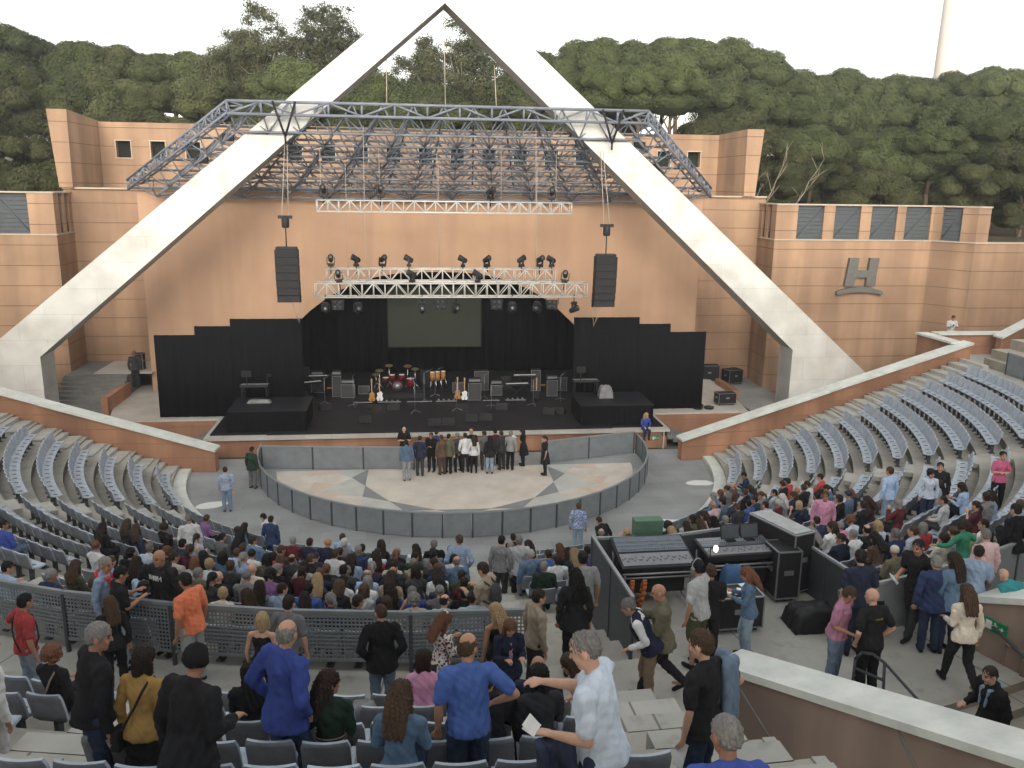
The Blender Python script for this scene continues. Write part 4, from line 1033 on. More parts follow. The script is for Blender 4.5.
def mixdesk(x, y, z, rz, label):
    t = thing('monitor_desk', label, 'mixing desk', (x, y, z), rz)
    bm = B(); add_box(bm, (0, 0, 0.75), (1.3, 0.7, 0.12), Matrix.Rotation(R(8), 3, 'X'), bev=0.02); obj('desk_top', bm, M_blk2, t)
    bm = B()
    for i in range(20):
        for j in range(3): add_box(bm, (-0.58+i*0.061, -0.2+j*0.18, 0.80+j*0.025), (0.02, 0.1, 0.03), Matrix.Rotation(R(8), 3, 'X'))
    obj('faders', bm, M_silver, t)
    for xx in (-0.55, 0.55):
        bm = B(); add_tube(bm, (xx, -0.25, 0), (xx, -0.25, 0.7), 0.03); add_tube(bm, (xx, 0.25, 0), (xx, 0.25, 0.72), 0.03); add_tube(bm, (xx, -0.25, 0.1), (xx, 0.25, 0.1), 0.02); obj('leg', bm, M_blk, t)
    bm = B(); add_tube(bm, (0.3, 0.3, 0.7), (0.3, 0.4, 1.35), 0.02); add_box(bm, (0.3, 0.4, 1.4), (0.45, 0.04, 0.3), bev=0.01); obj('screen', bm, M_blk, t)
mixdesk(-7.3, 40.2, 1.99, PI, 'black mixing desk with chrome knobs on the left riser')
mixdesk(8.6, 40.3, 1.99, PI, 'black mixing desk behind the cloth on the right riser')
t = thing('desk_lamp_stand', 'dark stand with a lamp at the left riser edge', 'stand', (-6.8, 40.6, 1.99)); bm = B(); add_tube(bm, (0, 0, 0), (0, 0, 1.1), 0.02); add_sphere(bm, (0.1, 0, 1.15), (0.12, 0.08, 0.08)); obj('stand', bm, M_blk, t)
# flight cases and cable coils near the right plaza
def case(x, y, z, sx, sy, sz, rz, label, nm='flight_case', group=None, wheels=True, rackface=False):
    t = thing(nm, label, 'flight case', (x, y, z), rz, group)
    w0 = 0.10 if wheels else 0.0
    bm = B(); add_box(bm, (0, 0, w0+sz/2), (sx, sy, sz), bev=0.008); obj('case_body', bm, M_blk2, t)
    bm = B(); e = 0.028
    for a in (-1, 1):
        for b in (-1, 1):
            add_box(bm, (a*(sx/2-0.004), b*(sy/2-0.004), w0+sz/2), (e, e, sz+0.01))
            add_box(bm, (0, a*(sy/2-0.004), w0+sz/2+b*(sz/2-0.004)), (sx+0.01, e, e))
            add_box(bm, (a*(sx/2-0.004), 0, w0+sz/2+b*(sz/2-0.004)), (e, sy+0.01, e))
    obj('edging', bm, M_silver, t)
    if wheels:
        for a in (-1, 1):
            for b in (-1, 1):
                bm = B(); add_tube(bm, (a*(sx/2-0.1)-0.02, b*(sy/2-0.1), 0.05), (a*(sx/2-0.1)+0.02, b*(sy/2-0.1), 0.05), 0.05, 10); obj('caster', bm, M_blk, t)
    bm = B()
    for a in (-1, 1):
        add_box(bm, (a*(sx/2+0.006), 0, w0+sz*0.55), (0.014, 0.2, 0.1)); add_box(bm, (0, a*(sy/2+0.006), w0+sz*0.55), (0.2, 0.014, 0.1))
    obj('case_latch', bm, M_silver, t)
    return t
case(16.6, 42.1, 0.945, 1.0, 0.6, 0.55, 0.1, 'small black case standing on the right stone plaza', wheels=True)
case(16.4, 49.0, 0.55, 1.1, 0.7, 1.2, 0.1, 'leftmost black road case backstage on the right')
case(18.2, 49.2, 0.55, 1.2, 0.7, 0.95, -0.1, 'wide black road case backstage on the right')
case(17.2, 49.8, 0.55, 0.7, 0.6, 1.7, 0.0, 'tall silver-edged rack case backstage on the right')
case(19.5, 48.6, 0.55, 1.0, 0.8, 0.8, 0.3, 'low black road case backstage at the far right')
for i, x in enumerate((14.8, 15.4, 15.0)):
    t = thing('cable_coil', 'coil of black cable on the right stone plaza, %s' % ['left one', 'right one', 'rear one'][i], 'cable', (x, 41.2+0.5*(i == 2), 0.95), 0, 'coils of cable on the plaza'); bm = B()
    for k in range(3):
        r = 0.22+0.02*k; add_path(bm, [(r*math.cos(a*PI/8), r*math.sin(a*PI/8), 0.03+0.035*k) for a in range(17)], 0.02, 5)
    obj('coil', bm, M_blk, t)
case(-14.7, 47.5, 2.06, 0.5, 0.5, 0.9, 0, 'dark case at the top of the left backstage steps', wheels=False)
# flat white patches laid on the orchestra paving
for i, (px, py) in enumerate(((212, 505), (238, 540), (700, 483), (674, 523))):
    q = at(px, py, z=0); bm = B(); n = 14; rr = random.Random(i)
    vs = [bm.verts.new(((0.55+0.1*rr.random())*math.cos(2*PI*k/n), (0.30+0.1*rr.random())*math.sin(2*PI*k/n), 0.004)) for k in range(n)]; bm.faces.new(vs)
    o = obj('floor_patch', bm, M_white, loc=(q.x, q.y, 0), rotz=[0.3, 1.0, 0.0, -0.4][i]); tag(o, 'white patch on the grey paving, %s' % ['beside the man in a checked shirt', 'behind the two standing people at left', 'near the foot of the right side wall', 'close to the right seating block'][i], 'floor patch', 'white patches on the paving')
# green exit signs
def exit_sign(loc, rot, label, w_=0.36, h=0.2):
    t = thing('exit_sign', label, 'sign', loc); t.rotation_euler = rot
    bm = B(); add_box(bm, (0, 0, 0), (w_, 0.02, h)); obj('sign_plate', bm, M_green, t)
    bm = B()
    s = h/0.2
    add_box(bm, (-0.105*s, -0.013, 0), (0.10*s, 0.006, 0.14*s)); obj('door_symbol', bm, M_white, t)
    bm = B(); q = -0.013
    add_sphere(bm, (0.0, q, 0.055*s), (0.016*s, 0.004, 0.016*s), seg=8); 
    for a, b in (((0, 0.035), (-0.01, -0.01)), ((-0.01, -0.01), (-0.04, -0.05)), ((-0.01, -0.01), (0.03, -0.03)), ((0.03, -0.03), (0.05, -0.06)), ((0, 0.03), (-0.04, 0.0)), ((0, 0.03), (0.04, 0.02))):
        add_tube(bm, (a[0]*s, q, a[1]*s), (b[0]*s, q, b[1]*s), 0.007*s, 5)
    obj('running_figure', bm, M_white, t)
    bm = B(); add_box(bm, (0.105*s, q, 0), (0.06*s, 0.006, 0.015*s)); 
    for sg in (-1, 1): add_box(bm, (0.125*s, q, sg*0.014*s), (0.045*s, 0.006, 0.012*s), Matrix.Rotation(R(40*sg), 3, 'Y'))
    obj('arrow', bm, M_white, t)
exit_sign((-9.15, 37.68, 0.50), (0, 0, 0), 'small green and white exit sign on the stage front at the left')
exit_sign((11.55, 37.68, 0.50), (0, 0, 0), 'small green and white exit sign on the stage front at the right')
# handrail loops of the exit stair
def rail_obj(name, label, pts, r=0.022, posts=()):
    t = thing(name, label, 'handrail', pts[0]); o = Vector(pts[0]); bm = B()
    add_path(bm, [Vector(p)-o for p in pts], r, 7)
    for p in pts[1:-1]: add_sphere(bm, Vector(p)-o, r*1.02, seg=8)
    obj('rail', bm, M_fpost, t)
    for a, b in posts:
        bm = B(); add_tube(bm, Vector(a)-o, Vector(b)-o, r, 7); obj('post', bm, M_fpost, t)
# ================================================================== sound desk enclosure
def dark_panel(t, a, b, z, h): solid_panel(t, a, b, z, h, M_fpost)
def Wp(px, py, z): q = at(px, py, z=z); return (q.x, q.y, z)
straight_fence('desk_fence', 'dark panel fence with pale rails on the left of the sound desk', (3.72, 16.15, 0), (3.86, 13.4, 0), AZ-0.9, 1.9, 2, panel=dark_panel)
straight_fence('desk_fence', 'dark panel fence between sound desk and orchestra, left half', (3.76, 16.1, 0), (5.0, 16.02, 0), AZ-1.6, 2.58, 1, panel=dark_panel)
straight_fence('desk_fence', 'dark panel fence between sound desk and orchestra, right half', (5.07, 16.02, 0), (7.6, 16.56, 0), AZ-1.6, 2.58, 2, panel=dark_panel)
straight_fence('desk_fence', 'dark panel fence sloping down to the right of the tall flight case', (7.95, 15.8, 0), (8.35, 13.7, 0), AZ-1.2, 2.2, 2, panel=dark_panel)
bm = B(); n = 6; arc_i = [pol(20.3, -84.5+13.5*i/n) for i in range(n+1)]; arc_o = [pol(23.6, -71.0-13.5*i/n) for i in range(n+1)]
add_poly(bm, [(p.x, p.y) for p in arc_i+arc_o], 1.5, AZ-0.004); struct(obj('desk_platform', bm, M_aisle))
def desk(loc, rz, w_, d, ztop, label, tilt, screens=0):
    t = thing('mixing_console', label, 'mixing console', loc, rz)
    bm = B(); Rt = Matrix.Rotation(R(tilt), 3, 'X'); add_box(bm, (0, 0, ztop), (w_, d, 0.13), Rt, bev=0.02); obj('console_body', bm, M_blk2, t)
    bm = B(); add_box(bm, Rt @ Vector((0, d*0.22, 0.072))+Vector((0, 0, ztop)), (w_*0.94, d*0.46, 0.012), Rt); obj('display_panel', bm, mat('console_display', (0.10, 0.12, 0.15), 0.2, 0.2, 9, spec=0.6), t)
    bm = B(); add_box(bm, Rt @ Vector((0, -d*0.25, 0.07))+Vector((0, 0, ztop)), (w_*0.94, d*0.36, 0.012), Rt); obj('control_panel', bm, mat('console_panel', (0.22, 0.23, 0.25), 0.4, 0.1, 9), t)
    bm = B()
    for i in range(30):
        x = -w_*0.45+i*w_*0.9/29
        add_box(bm, Rt @ Vector((x, -d*0.25+0.06*math.sin(i*2.3), 0.09))+Vector((0, 0, ztop)), (0.018, 0.04, 0.03), Rt)
        for j in range(3): add_tube(bm, Rt @ Vector((x, d*(0.05+0.12*j), 0.078))+Vector((0, 0, ztop)), Rt @ Vector((x, d*(0.05+0.12*j), 0.10))+Vector((0, 0, ztop)), 0.009, 5)
    obj('faders', bm, M_silver, t)
    bm = B()
    for yy in (-d/2+0.02, ): add_tube(bm, (-w_/2, yy-0.05, ztop-0.16), (w_/2, yy-0.05, ztop-0.16), 0.022, 6); add_tube(bm, (-w_/2, yy-0.05, ztop-0.24), (w_/2, yy-0.05, ztop-0.24), 0.018, 6)
    obj('front_bar', bm, M_silver, t)
    for xx in (-w_/2+0.08, w_/2-0.08):
        bm = B()
        for yy in (-d/2+0.08, d/2-0.08): add_tube(bm, (xx, yy, 0), (xx, yy, ztop-0.1), 0.025, 6)
        add_tube(bm, (xx, -d/2+0.08, 0.12), (xx, d/2-0.08, 0.12), 0.02, 6); obj('leg', bm, M_silver, t)
    bm = B(); add_box(bm, (0, 0.05, ztop-0.45), (w_*0.8, d*0.6, 0.5)); obj('cable_box', bm, M_blk, t)
    for k in range(screens):
        bm = B(); x = -0.05+k*0.42; add_box(bm, (x, d*0.30, ztop+0.27), (0.40, 0.03, 0.30), Matrix.Rotation(R(-18), 3, 'X'), bev=0.008); add_box(bm, (x, d*0.22, ztop+0.1), (0.2, 0.12, 0.03)); q = obj('monitor', bm, M_blk2, t)
        bm = B(); add_box(bm, (x, d*0.30-0.02, ztop+0.275), (0.36, 0.006, 0.25), Matrix.Rotation(R(-18), 3, 'X')); obj('screen_glass', bm, mat('monitor_glass', (0.06, 0.07, 0.085), 0.15, 0.1, 5, spec=0.6), q)
    return t
desk((4.72, 15.2, AZ), 0.02, 1.5, 1.05, 1.02, 'wide sloping mixing console with grey panel, left in the desk enclosure', 12)
desk((6.55, 15.45, AZ), 0.06, 1.55, 0.8, 0.95, 'flat mixing console with two dark monitors standing on it', 4, 2)
case(7.42, 15.15, AZ, 0.5, 0.62, 1.0, 0.05, 'double rack flight case with silver edging right of the consoles', wheels=True)
t = case(7.62, 15.75, AZ, 0.52, 1.35, 1.25, 0.35, 'tall black flight case with pale lid right of the consoles')
bm = B(); add_box(bm, (0, 0, 1.365), (0.44, 1.25, 0.02)); obj('pale_lid', bm, mat('pale_lid_grey', (0.36, 0.37, 0.38), 0.5, 0.2, 5), t)
bm = B(); add_lathe(bm, [(0.07, 0), (0.06, 0.01)], (-0.265, -0.3, 1.0), 12, M=Matrix.Rotation(R(-90), 3, 'Y')); obj('round_badge', bm, M_white, t)
case(6.0, 14.05, AZ, 0.95, 0.55, 0.62, 0.05, 'low flight case carrying papers behind the woman in denim blue')
for i, (dx, dy, rz) in enumerate(((-0.2, 0.02, 0.4), (0.1, -0.08, -0.5), (0.28, 0.1, 0.2))):
    bm = B(); add_box(bm, (0, 0, 0.003), (0.21, 0.3, 0.006)); o = obj('paper_sheet', bm, M_white, loc=(6.0+dx, 14.05+dy, AZ+0.735+0.007*i), rotz=rz); tag(o, 'white sheet on the low flight case, %s' % ['left', 'middle', 'right'][i], 'paper', 'loose sheets on the low flight case')
M_blue = mat('bright_blue_cloth', (0.045, 0.11, 0.24), 0.7, 0.2, 6)
crumple(6.25, 14.75, AZ+0.5, 0.45, 0.35, 0.4, 'crumpled blue cloth on gear between consoles and papers', M_blue, 'blue_cloth', 7)
t = thing('desk_lamp', 'small glowing lamp clipped between the two consoles', 'lamp', (5.82, 14.95, AZ+0.95)); bm = B(); add_tube(bm, (0, 0, 0), (0, 0, 0.25), 0.012); add_tube(bm, (0, 0, 0.25), (0.05, -0.1, 0.3), 0.012); obj('lamp_arm', bm, M_blk, t)
me_ = bpy.data.materials.new('lamp_glow'); me_.use_nodes = True; me_.node_tree.nodes['Principled BSDF'].inputs['Emission Color'].default_value = (1, 0.85, 0.65, 1); me_.node_tree.nodes['Principled BSDF'].inputs['Emission Strength'].default_value = 2.5
bm = B(); add_sphere(bm, (0.06, -0.12, 0.29), (0.045, 0.05, 0.07)); obj('lamp_bulb', bm, me_, t)
# orange cable coils, hanging on the left fence
for i in range(2):
    bm = B(); t = thing('cable_coil', 'orange cable coil under the left console, %s one' % ('left', 'right')[i], 'cable', (4.05+0.24*i, 14.4, AZ+0.55)); 
    for k in range(3):
        r = 0.17; add_path(bm, [(0.02*k+0.05*math.sin(a*0.39), r*0.4*math.cos(a*PI/8), 0.3*math.sin(a*PI/8)) for a in range(17)], 0.02, 5)
    obj('coil', bm, mat('orange_cable', (0.42, 0.13, 0.04), 0.5, 0.1, 5), t)
t = thing('green_box', 'green ribbed equipment box beyond the sound desk fence', 'box', (5.0, 16.55, 4.3))
bm = B(); add_box(bm, (0, 0, 0.65), (0.62, 0.26, 0.42), bev=0.02)
for i in range(6): add_box(bm, (-0.25+0.1*i, -0.135, 0.65), (0.025, 0.02, 0.34))
add_box(bm, (0, -0.14, 0.84), (0.62, 0.02, 0.04)); obj('box_body', bm, M_gcase, t)
bm = B()
for x in (-0.25, 0.25): add_tube(bm, (x, 0, -1.7), (x, 0, 0.45), 0.02)
obj('leg', bm, M_blk, t)
# slanted black case and dark bags on the cross aisle at the right
t = case(8.3, 13.35, AZ+0.02, 0.9, 0.22, 0.95, 0.32, 'black ridged panel case leaning back against the fence', wheels=False); t.rotation_euler = (R(-14), 0, 0.32)
o = crumple(7.55, 13.95, AZ, 1.0, 0.7, 0.42, 'heap of black cloth bags on the floor beside the tall flight case', M_blk, 'black_bag', 12); o['category'] = 'bag'
# exit stair rails, sign and wall rail
rail_obj('handrail', 'dark looped handrail at the top of the exit stair', [(7.05, 11.55, AZ+0.05), (7.05, 11.55, AZ+0.75), (7.10, 11.47, AZ+0.90), (7.2, 11.33, AZ+0.95), (7.3, 11.15, AZ+0.90), (7.75, 10.05, AZ+0.35), (8.0, 9.4, AZ+0.1)], 0.024,
         posts=[((7.3, 11.0, AZ-0.3), (7.3, 11.15, AZ+0.88)), ((7.05, 11.5, AZ+0.6), (7.3, 11.1, AZ+0.62))])
rail_obj('wall_handrail', 'pale rail fixed along the brown wall below the exit sign', [(10.02, 12.35, AZ+0.72), (10.42, 11.15, AZ+0.2), (11.3, 8.6, AZ-0.8)], 0.03)
sg = pol(25.25, VB-0.03); exit_sign((sg.x-0.05, sg.y-0.02, 4.63), (0, 0, R(VB)), 'green and white exit sign on the brown wall at the right edge', 0.44, 0.22)

# ================================================================== tower far behind
tw = thing('chimney_tower', 'tall tapering pale concrete tower rising far behind the pines', 'tower', (159.8, 250, 10))
bm = B(); add_lathe(bm, [(4.2, 0), (3.4, 40), (2.75, 70), (2.65, 78)], n=32); obj('shaft', bm, mat('pale_concrete_tower', (0.62, 0.56, 0.50), 0.8, 0.05, 0.2, coord='Generated'), tw)
bm = B(); add_lathe(bm, [(2.7, 78.01), (2.85, 78.6), (2.85, 80), (2.2, 80.2)], n=32); obj('rim', bm, M_riser, tw)

# ================================================================== trees
def leaf_mat(name, c1, c2, c3):
    mt, n, l, b = _nodes(name); b.inputs['Roughness'].default_value = 0.8; b.inputs['Specular IOR Level'].default_value = 0.12
    tc = n.new('ShaderNodeTexCoord'); nz = n.new('ShaderNodeTexNoise'); nz.inputs['Scale'].default_value = 0.55; nz.inputs['Detail'].default_value = 6
    l.new(tc.outputs['Object'], nz.inputs['Vector']); rp = n.new('ShaderNodeValToRGB'); rp.color_ramp.elements[0].position = 0.3; rp.color_ramp.elements[1].position = 0.72
    rp.color_ramp.elements[0].color = (*c1, 1); rp.color_ramp.elements[1].color = (*c2, 1); e = rp.color_ramp.elements.new(0.52); e.color = (*c3, 1)
    l.new(nz.outputs[0], rp.inputs[0])
    oi = n.new('ShaderNodeObjectInfo'); hv = n.new('ShaderNodeHueSaturation'); mr = n.new('ShaderNodeMapRange'); mr.inputs[3].default_value = 0.75; mr.inputs[4].default_value = 1.25
    l.new(oi.outputs['Random'], mr.inputs[0]); l.new(mr.outputs[0], hv.inputs['Value']); l.new(rp.outputs[0], hv.inputs['Color']); l.new(hv.outputs[0], b.inputs['Base Color'])
    return mt
M_pine = leaf_mat('pine_needles', (0.044, 0.056, 0.023), (0.100, 0.114, 0.046), (0.068, 0.083, 0.033))
M_brush = leaf_mat('broad_leaves', (0.046, 0.052, 0.023), (0.095, 0.096, 0.045), (0.068, 0.074, 0.032))
M_euc = leaf_mat('eucalyptus_leaves', (0.052, 0.056, 0.031), (0.109, 0.106, 0.056), (0.076, 0.081, 0.042))
M_bark = mat('tree_bark', (0.16, 0.115, 0.075), 0.9, 0.3, 4, bump=0.3)
M_barkp = mat('pale_bark', (0.30, 0.25, 0.19), 0.9, 0.25, 4)
def leaf_mesh(name, lobes, nper, size, m, seed, inner=True, squash=0.5, fill=0.13):
    rg = np.random.default_rng(seed); Vs = []; 
    tot = sum(l[3]*l[4]+l[3]*l[5]+l[4]*l[5] for l in lobes)
    for (cx, cy, cz, rx, ry, rz) in lobes:
        n = int(nper*(rx*ry+rx*rz+ry*rz)/tot)
        d = rg.normal(size=(n, 3)); d /= np.linalg.norm(d, axis=1)[:, None]
        d[:, 2] = np.where(d[:, 2] < -0.35, -d[:, 2], d[:, 2])
        rad = 1-fill*rg.random(n)**1.5+0.07*rg.normal(size=n)
        c = np.array([cx, cy, cz])+d*np.array([rx, ry, rz])*rad[:, None]
        nrm = d/np.array([rx, ry, rz]); nrm /= np.linalg.norm(nrm, axis=1)[:, None]; nrm += rg.normal(size=(n, 3))*0.33; nrm /= np.linalg.norm(nrm, axis=1)[:, None]
        a = np.cross(nrm, rg.normal(size=(n, 3))); a /= np.linalg.norm(a, axis=1)[:, None]; b_ = np.cross(nrm, a)
        s = size*(0.6+0.8*rg.random(n))[:, None]
        q = np.stack([c-a*s, c+b_*s*squash, c+a*s, c-b_*s*squash], axis=1); Vs.append(q.reshape(-1, 3))
    V = np.concatenate(Vs); nf = len(V)//4
    me = bpy.data.meshes.new(name); me.vertices.add(len(V)); me.vertices.foreach_set('co', V.ravel()); me.loops.add(nf*4); me.loops.foreach_set('vertex_index', np.arange(nf*4, dtype=np.int32))
    me.polygons.add(nf); me.polygons.foreach_set('loop_start', np.arange(nf, dtype=np.int32)*4); me.update(calc_edges=True)
    if inner:
        bm = B(); bm.from_mesh(me)
        for (cx, cy, cz, rx, ry, rz) in lobes:
            r = bmesh.ops.create_icosphere(bm, subdivisions=2, radius=1.0)
            for v in r['verts']:
                k = 0.80+0.12*mnoise.noise(v.co*2.3+Vector((cx, cy, cz))); v.co = Vector((cx+v.co.x*rx*k, cy+v.co.y*ry*k, cz+v.co.z*rz*k))
        bm.to_mesh(me); bm.free()
    me.materials.append(m); return me
def pine_lobes(rr, R_, H):
    L_ = []
    n = 22
    for i in range(n):
        a = 2*PI*i/n*1.9+rr.random(); q = math.sqrt((i+0.5)/n)*0.78; r = R_*(0.24+0.14*rr.random())
        L_.append((R_*q*math.cos(a), R_*q*math.sin(a), H*(0.62-0.72*q*q)+rr.uniform(-0.35, 0.35), r, r, r*0.78))
    L_.append((0, 0, -H*0.05, R_*0.75, R_*0.75, H*0.42)); return L_
def bush_lobes(rr, R_, H):
    L_ = []
    for i in range(22):
        a = rr.random()*2*PI; u = rr.random(); q = math.sqrt(rr.random())*0.8*math.sqrt(max(0.05, 1-(2*u-1)**2*0.8)); r = R_*(0.25+0.16*rr.random())
        L_.append((R_*q*math.cos(a), R_*q*math.sin(a), H*(u-0.5)*0.95, r, r, r*0.8))
    return L_
def euc_lobes(rr, R_, H):
    L_ = []
    for i in range(70):
        a = rr.random()*2*PI; u = rr.random()**0.9; q = rr.random()*0.85*(1.1-0.6*u); r = R_*(0.20+0.20*rr.random())
        L_.append((R_*q*math.cos(a), R_*q*math.sin(a), H*(u-0.5), r, r, r*0.75))
    return L_
def trunk_mesh(name, lobes, th, rr, r0=0.22, m=None, nb=7):
    bm = B(); base = Vector((0, 0, -th)); mid = Vector((rr.uniform(-.3, .3), rr.uniform(-.3, .3), -th*0.45)); top = Vector((rr.uniform(-.4, .4), rr.uniform(-.4, .4), 0))
    add_tube(bm, base, mid, r0*1.15, 8, r2=r0*0.85); add_tube(bm, mid, top, r0*0.85, 8, r2=r0*0.55)
    for l in rr.sample(lobes, min(nb, len(lobes))):
        s = mid.lerp(top, rr.uniform(0.1, 1.0)); e = Vector(l[:3]); md = s.lerp(e, 0.5)+Vector((0, 0, rr.uniform(-.5, .2)))
        add_tube(bm, s, md, r0*0.42, 6, r2=r0*0.28); add_tube(bm, md, e, r0*0.28, 5, r2=r0*0.12)
    me = bpy.data.meshes.new(name); bm.to_mesh(me); bm.free(); me.materials.append(m or M_bark); return me
VAR = {}
for kind, fn, nv in (('pine', pine_lobes, 5), ('bush', bush_lobes, 4), ('euc', euc_lobes, 3)):
    VAR[kind] = []
    for v in range(nv):
        rr = random.Random(100+v*7+len(kind))
        if kind == 'pine': lb = fn(rr, 4.5, 4.4); cm = leaf_mesh('pine_crown', lb, 34000, 0.105, M_pine, v+3); tm = trunk_mesh('pine_trunk', lb, 9.0, rr, 0.24)
        elif kind == 'bush': lb = fn(rr, 3.8, 6.5); cm = leaf_mesh('broad_crown', lb, 34000, 0.10, M_brush, v+31); tm = trunk_mesh('broad_trunk', lb, 8.5, rr, 0.2)
        else: lb = fn(rr, 3.6, 9.5); cm = leaf_mesh('eucalyptus_crown', lb, 20000, 0.105, M_euc, v+61, inner=False, squash=0.42, fill=1.0); tm = trunk_mesh('eucalyptus_trunk', lb, 11, rr, 0.17, M_barkp, nb=16)
        VAR[kind].append((cm, tm))
def tree(kind, x, y, ztop, sc, label, name, v=None, group='trees on the hillside behind the theatre'):
    cm, tm = VAR[kind][rnd.randrange(len(VAR[kind])) if v is None else v]
    hh = {'pine': 3.7, 'bush': 4.0, 'euc': 5.2}[kind]*sc
    t = thing(name, label, 'tree', (x, y, ztop-hh), rnd.random()*6.28, group); t.scale = (sc, sc, sc*rnd.uniform(0.9, 1.05))
    for nm, me in (('crown', cm), ('trunk', tm)):
        o = bpy.data.objects.new(nm, me); COL.objects.link(o); o.parent = t
    return t
# skyline of the hill woods seen from the seats: (world bearing in degrees right of straight ahead, elevation in degrees)
def sky_row(y, items, kind, name, label_fn, drop=0.0, sc=1.0):
    for i, (px, py) in enumerate(items):
        q = at(px, py+drop, y=y); k = sc*rnd.uniform(0.85, 1.15)
        kd = kind if isinstance(kind, str) else rnd.choice(kind)
        nm = {'pine': 'umbrella_pine', 'bush': 'broadleaf_tree', 'euc': 'eucalyptus_tree'}[kd]
        tree(kd, q.x+rnd.uniform(-1, 1), y+rnd.uniform(-2.5, 2.5), q.z, k, label_fn(i, len(items), kd), nm)
KD = {'pine': 'umbrella pine', 'bush': 'bushy green tree', 'euc': 'wispy eucalyptus'}
def lab(where): return lambda i, n, kd: '%s %s, %s' % (KD[kd], where, ('%s from the left' % nth(i)) if i <= n//2 else ('%s from the right' % nth(n-1-i)))
sky_row(92, [(-40, 28), (5, 27), (50, 34), (85, 43), (122, 42), (165, 52), (205, 58), (238, 52)], ['pine', 'bush'], '', lab('on the left skyline of the hill'), sc=1.15)
sky_row(79, [(-30, 68), (20, 66), (62, 72), (105, 74), (150, 76), (195, 80), (240, 78), (285, 66), (330, 70), (378, 74), (420, 78), (462, 76), (505, 74)], ['bush', 'pine', 'bush'], '', lab('halfway up the hill on the left'), sc=1.0)
sky_row(68, [(-35, 105), (5, 108), (45, 112), (90, 112), (140, 110), (185, 112), (235, 112), (290, 118), (345, 112), (400, 100), (450, 96), (500, 98)], 'bush', '', lab('behind the left rear wall'), sc=0.9)
sky_row(59, [(-30, 150), (8, 155), (38, 158)], 'bush', '', lab('low behind the left wing'), sc=0.75)
sky_row(84, [(232, 20), (262, 6), (300, -4), (338, 8), (360, 35), (425, 34), (452, 24), (478, 40), (215, 44), (318, 20), (282, 24), (248, 34), (350, 26), (405, 48), (440, 46), (468, 50)], 'euc', '', lab('seen above and through the arch'), sc=0.95)
sky_row(95, [(540, 55), (585, 42), (628, 44), (672, 36), (712, 38), (752, 56), (795, 74), (835, 70), (872, 74), (905, 72), (950, 74), (990, 70), (1030, 66), (1075, 66)], 'pine', '', lab('on the right skyline of the hill'), sc=1.12)
sky_row(82, [(530, 84), (560, 70), (615, 74), (720, 76), (765, 92), (800, 98), (850, 100), (895, 102), (940, 100), (985, 104), (1030, 98), (1070, 98)], 'pine', '', lab('halfway up the hill on the right'), sc=0.95)
sky_row(70, [(735, 108), (775, 124), (820, 128), (868, 132), (905, 138), (945, 120), (992, 112), (1035, 118), (1080, 110)], ['pine', 'bush'], '', lab('behind the right wing'), sc=0.9)
sky_row(61, [(800, 162), (850, 168), (905, 172), (955, 160), (1000, 148), (1045, 140), (1090, 140)], ['bush', 'pine'], '', lab('low behind the right wing roof'), sc=0.75)
for i, (px, y) in enumerate(((600, 74), (622, 78), (640, 73), (662, 77), (672, 72))):
    q = at(px, 86, y=y); tree('pine', q.x, y, q.z+1.8, 0.8, 'umbrella pine with bare brown trunk seen against a gap, %s from the left' % nth(i), 'umbrella_pine')
sky_row(77, [(100, 130), (165, 128), (225, 126), (560, 104), (700, 118), (745, 135), (800, 150), (850, 158), (905, 160), (955, 150), (1000, 144), (1050, 140), (1090, 145)], 'bush', '', lab('low between the hillside pines'), sc=0.95)
# bare grey branches beside the right end of the rear wall
for i, (x, y, dx) in enumerate(((23.3, 56.5, 1.6), (25.6, 57.5, 2.6), (24.2, 58.5, -0.3))):
    t = thing('bare_tree', 'leafless pale sapling beside the right end of the rear wall, %s' % ['left one', 'right one', 'rear one'][i], 'tree', (x, y, 9.0), 0, 'bare saplings by the rear wall'); rr = random.Random(i); bm = B(); p = Vector((0, 0, 0)); 
    for k in range(7):
        q = p+Vector((dx*0.16+rr.uniform(-.12, .12), rr.uniform(-.2, .2), 0.75)); add_tube(bm, p, q, 0.07-0.008*k, 5, r2=0.062-0.008*k)
        if k > 1:
            e = q+Vector((rr.uniform(-1, 1.3), rr.uniform(-.4, .4), rr.uniform(0.8, 1.6))); add_tube(bm, q, e, 0.03, 5, r2=0.012); add_tube(bm, q.lerp(e, 0.5), q.lerp(e, 0.5)+Vector((rr.uniform(-.7, .7), 0, 0.7)), 0.016, 4, r2=0.008)
        p = q
    obj('trunk', bm, M_barkp, t)
# woods behind the seating, out of view, placed to shade the lower bowl
for i in range(15):
    a = -168+156*i/14; r = 44+2.5*(i % 3); q = pol(r, a)
    tree('pine' if i % 3 else 'bush', q.x, q.y, 21.5+1.5*math.sin(i*2.1), 1.35, 'large %s behind the top of the seating, %s from the left' % ('umbrella pine' if i % 3 else 'bushy tree', nth(i) if i < 13 else ('next to last' if i == 13 else 'last')), 'umbrella_pine' if i % 3 else 'broadleaf_tree', group='trees behind the seating')

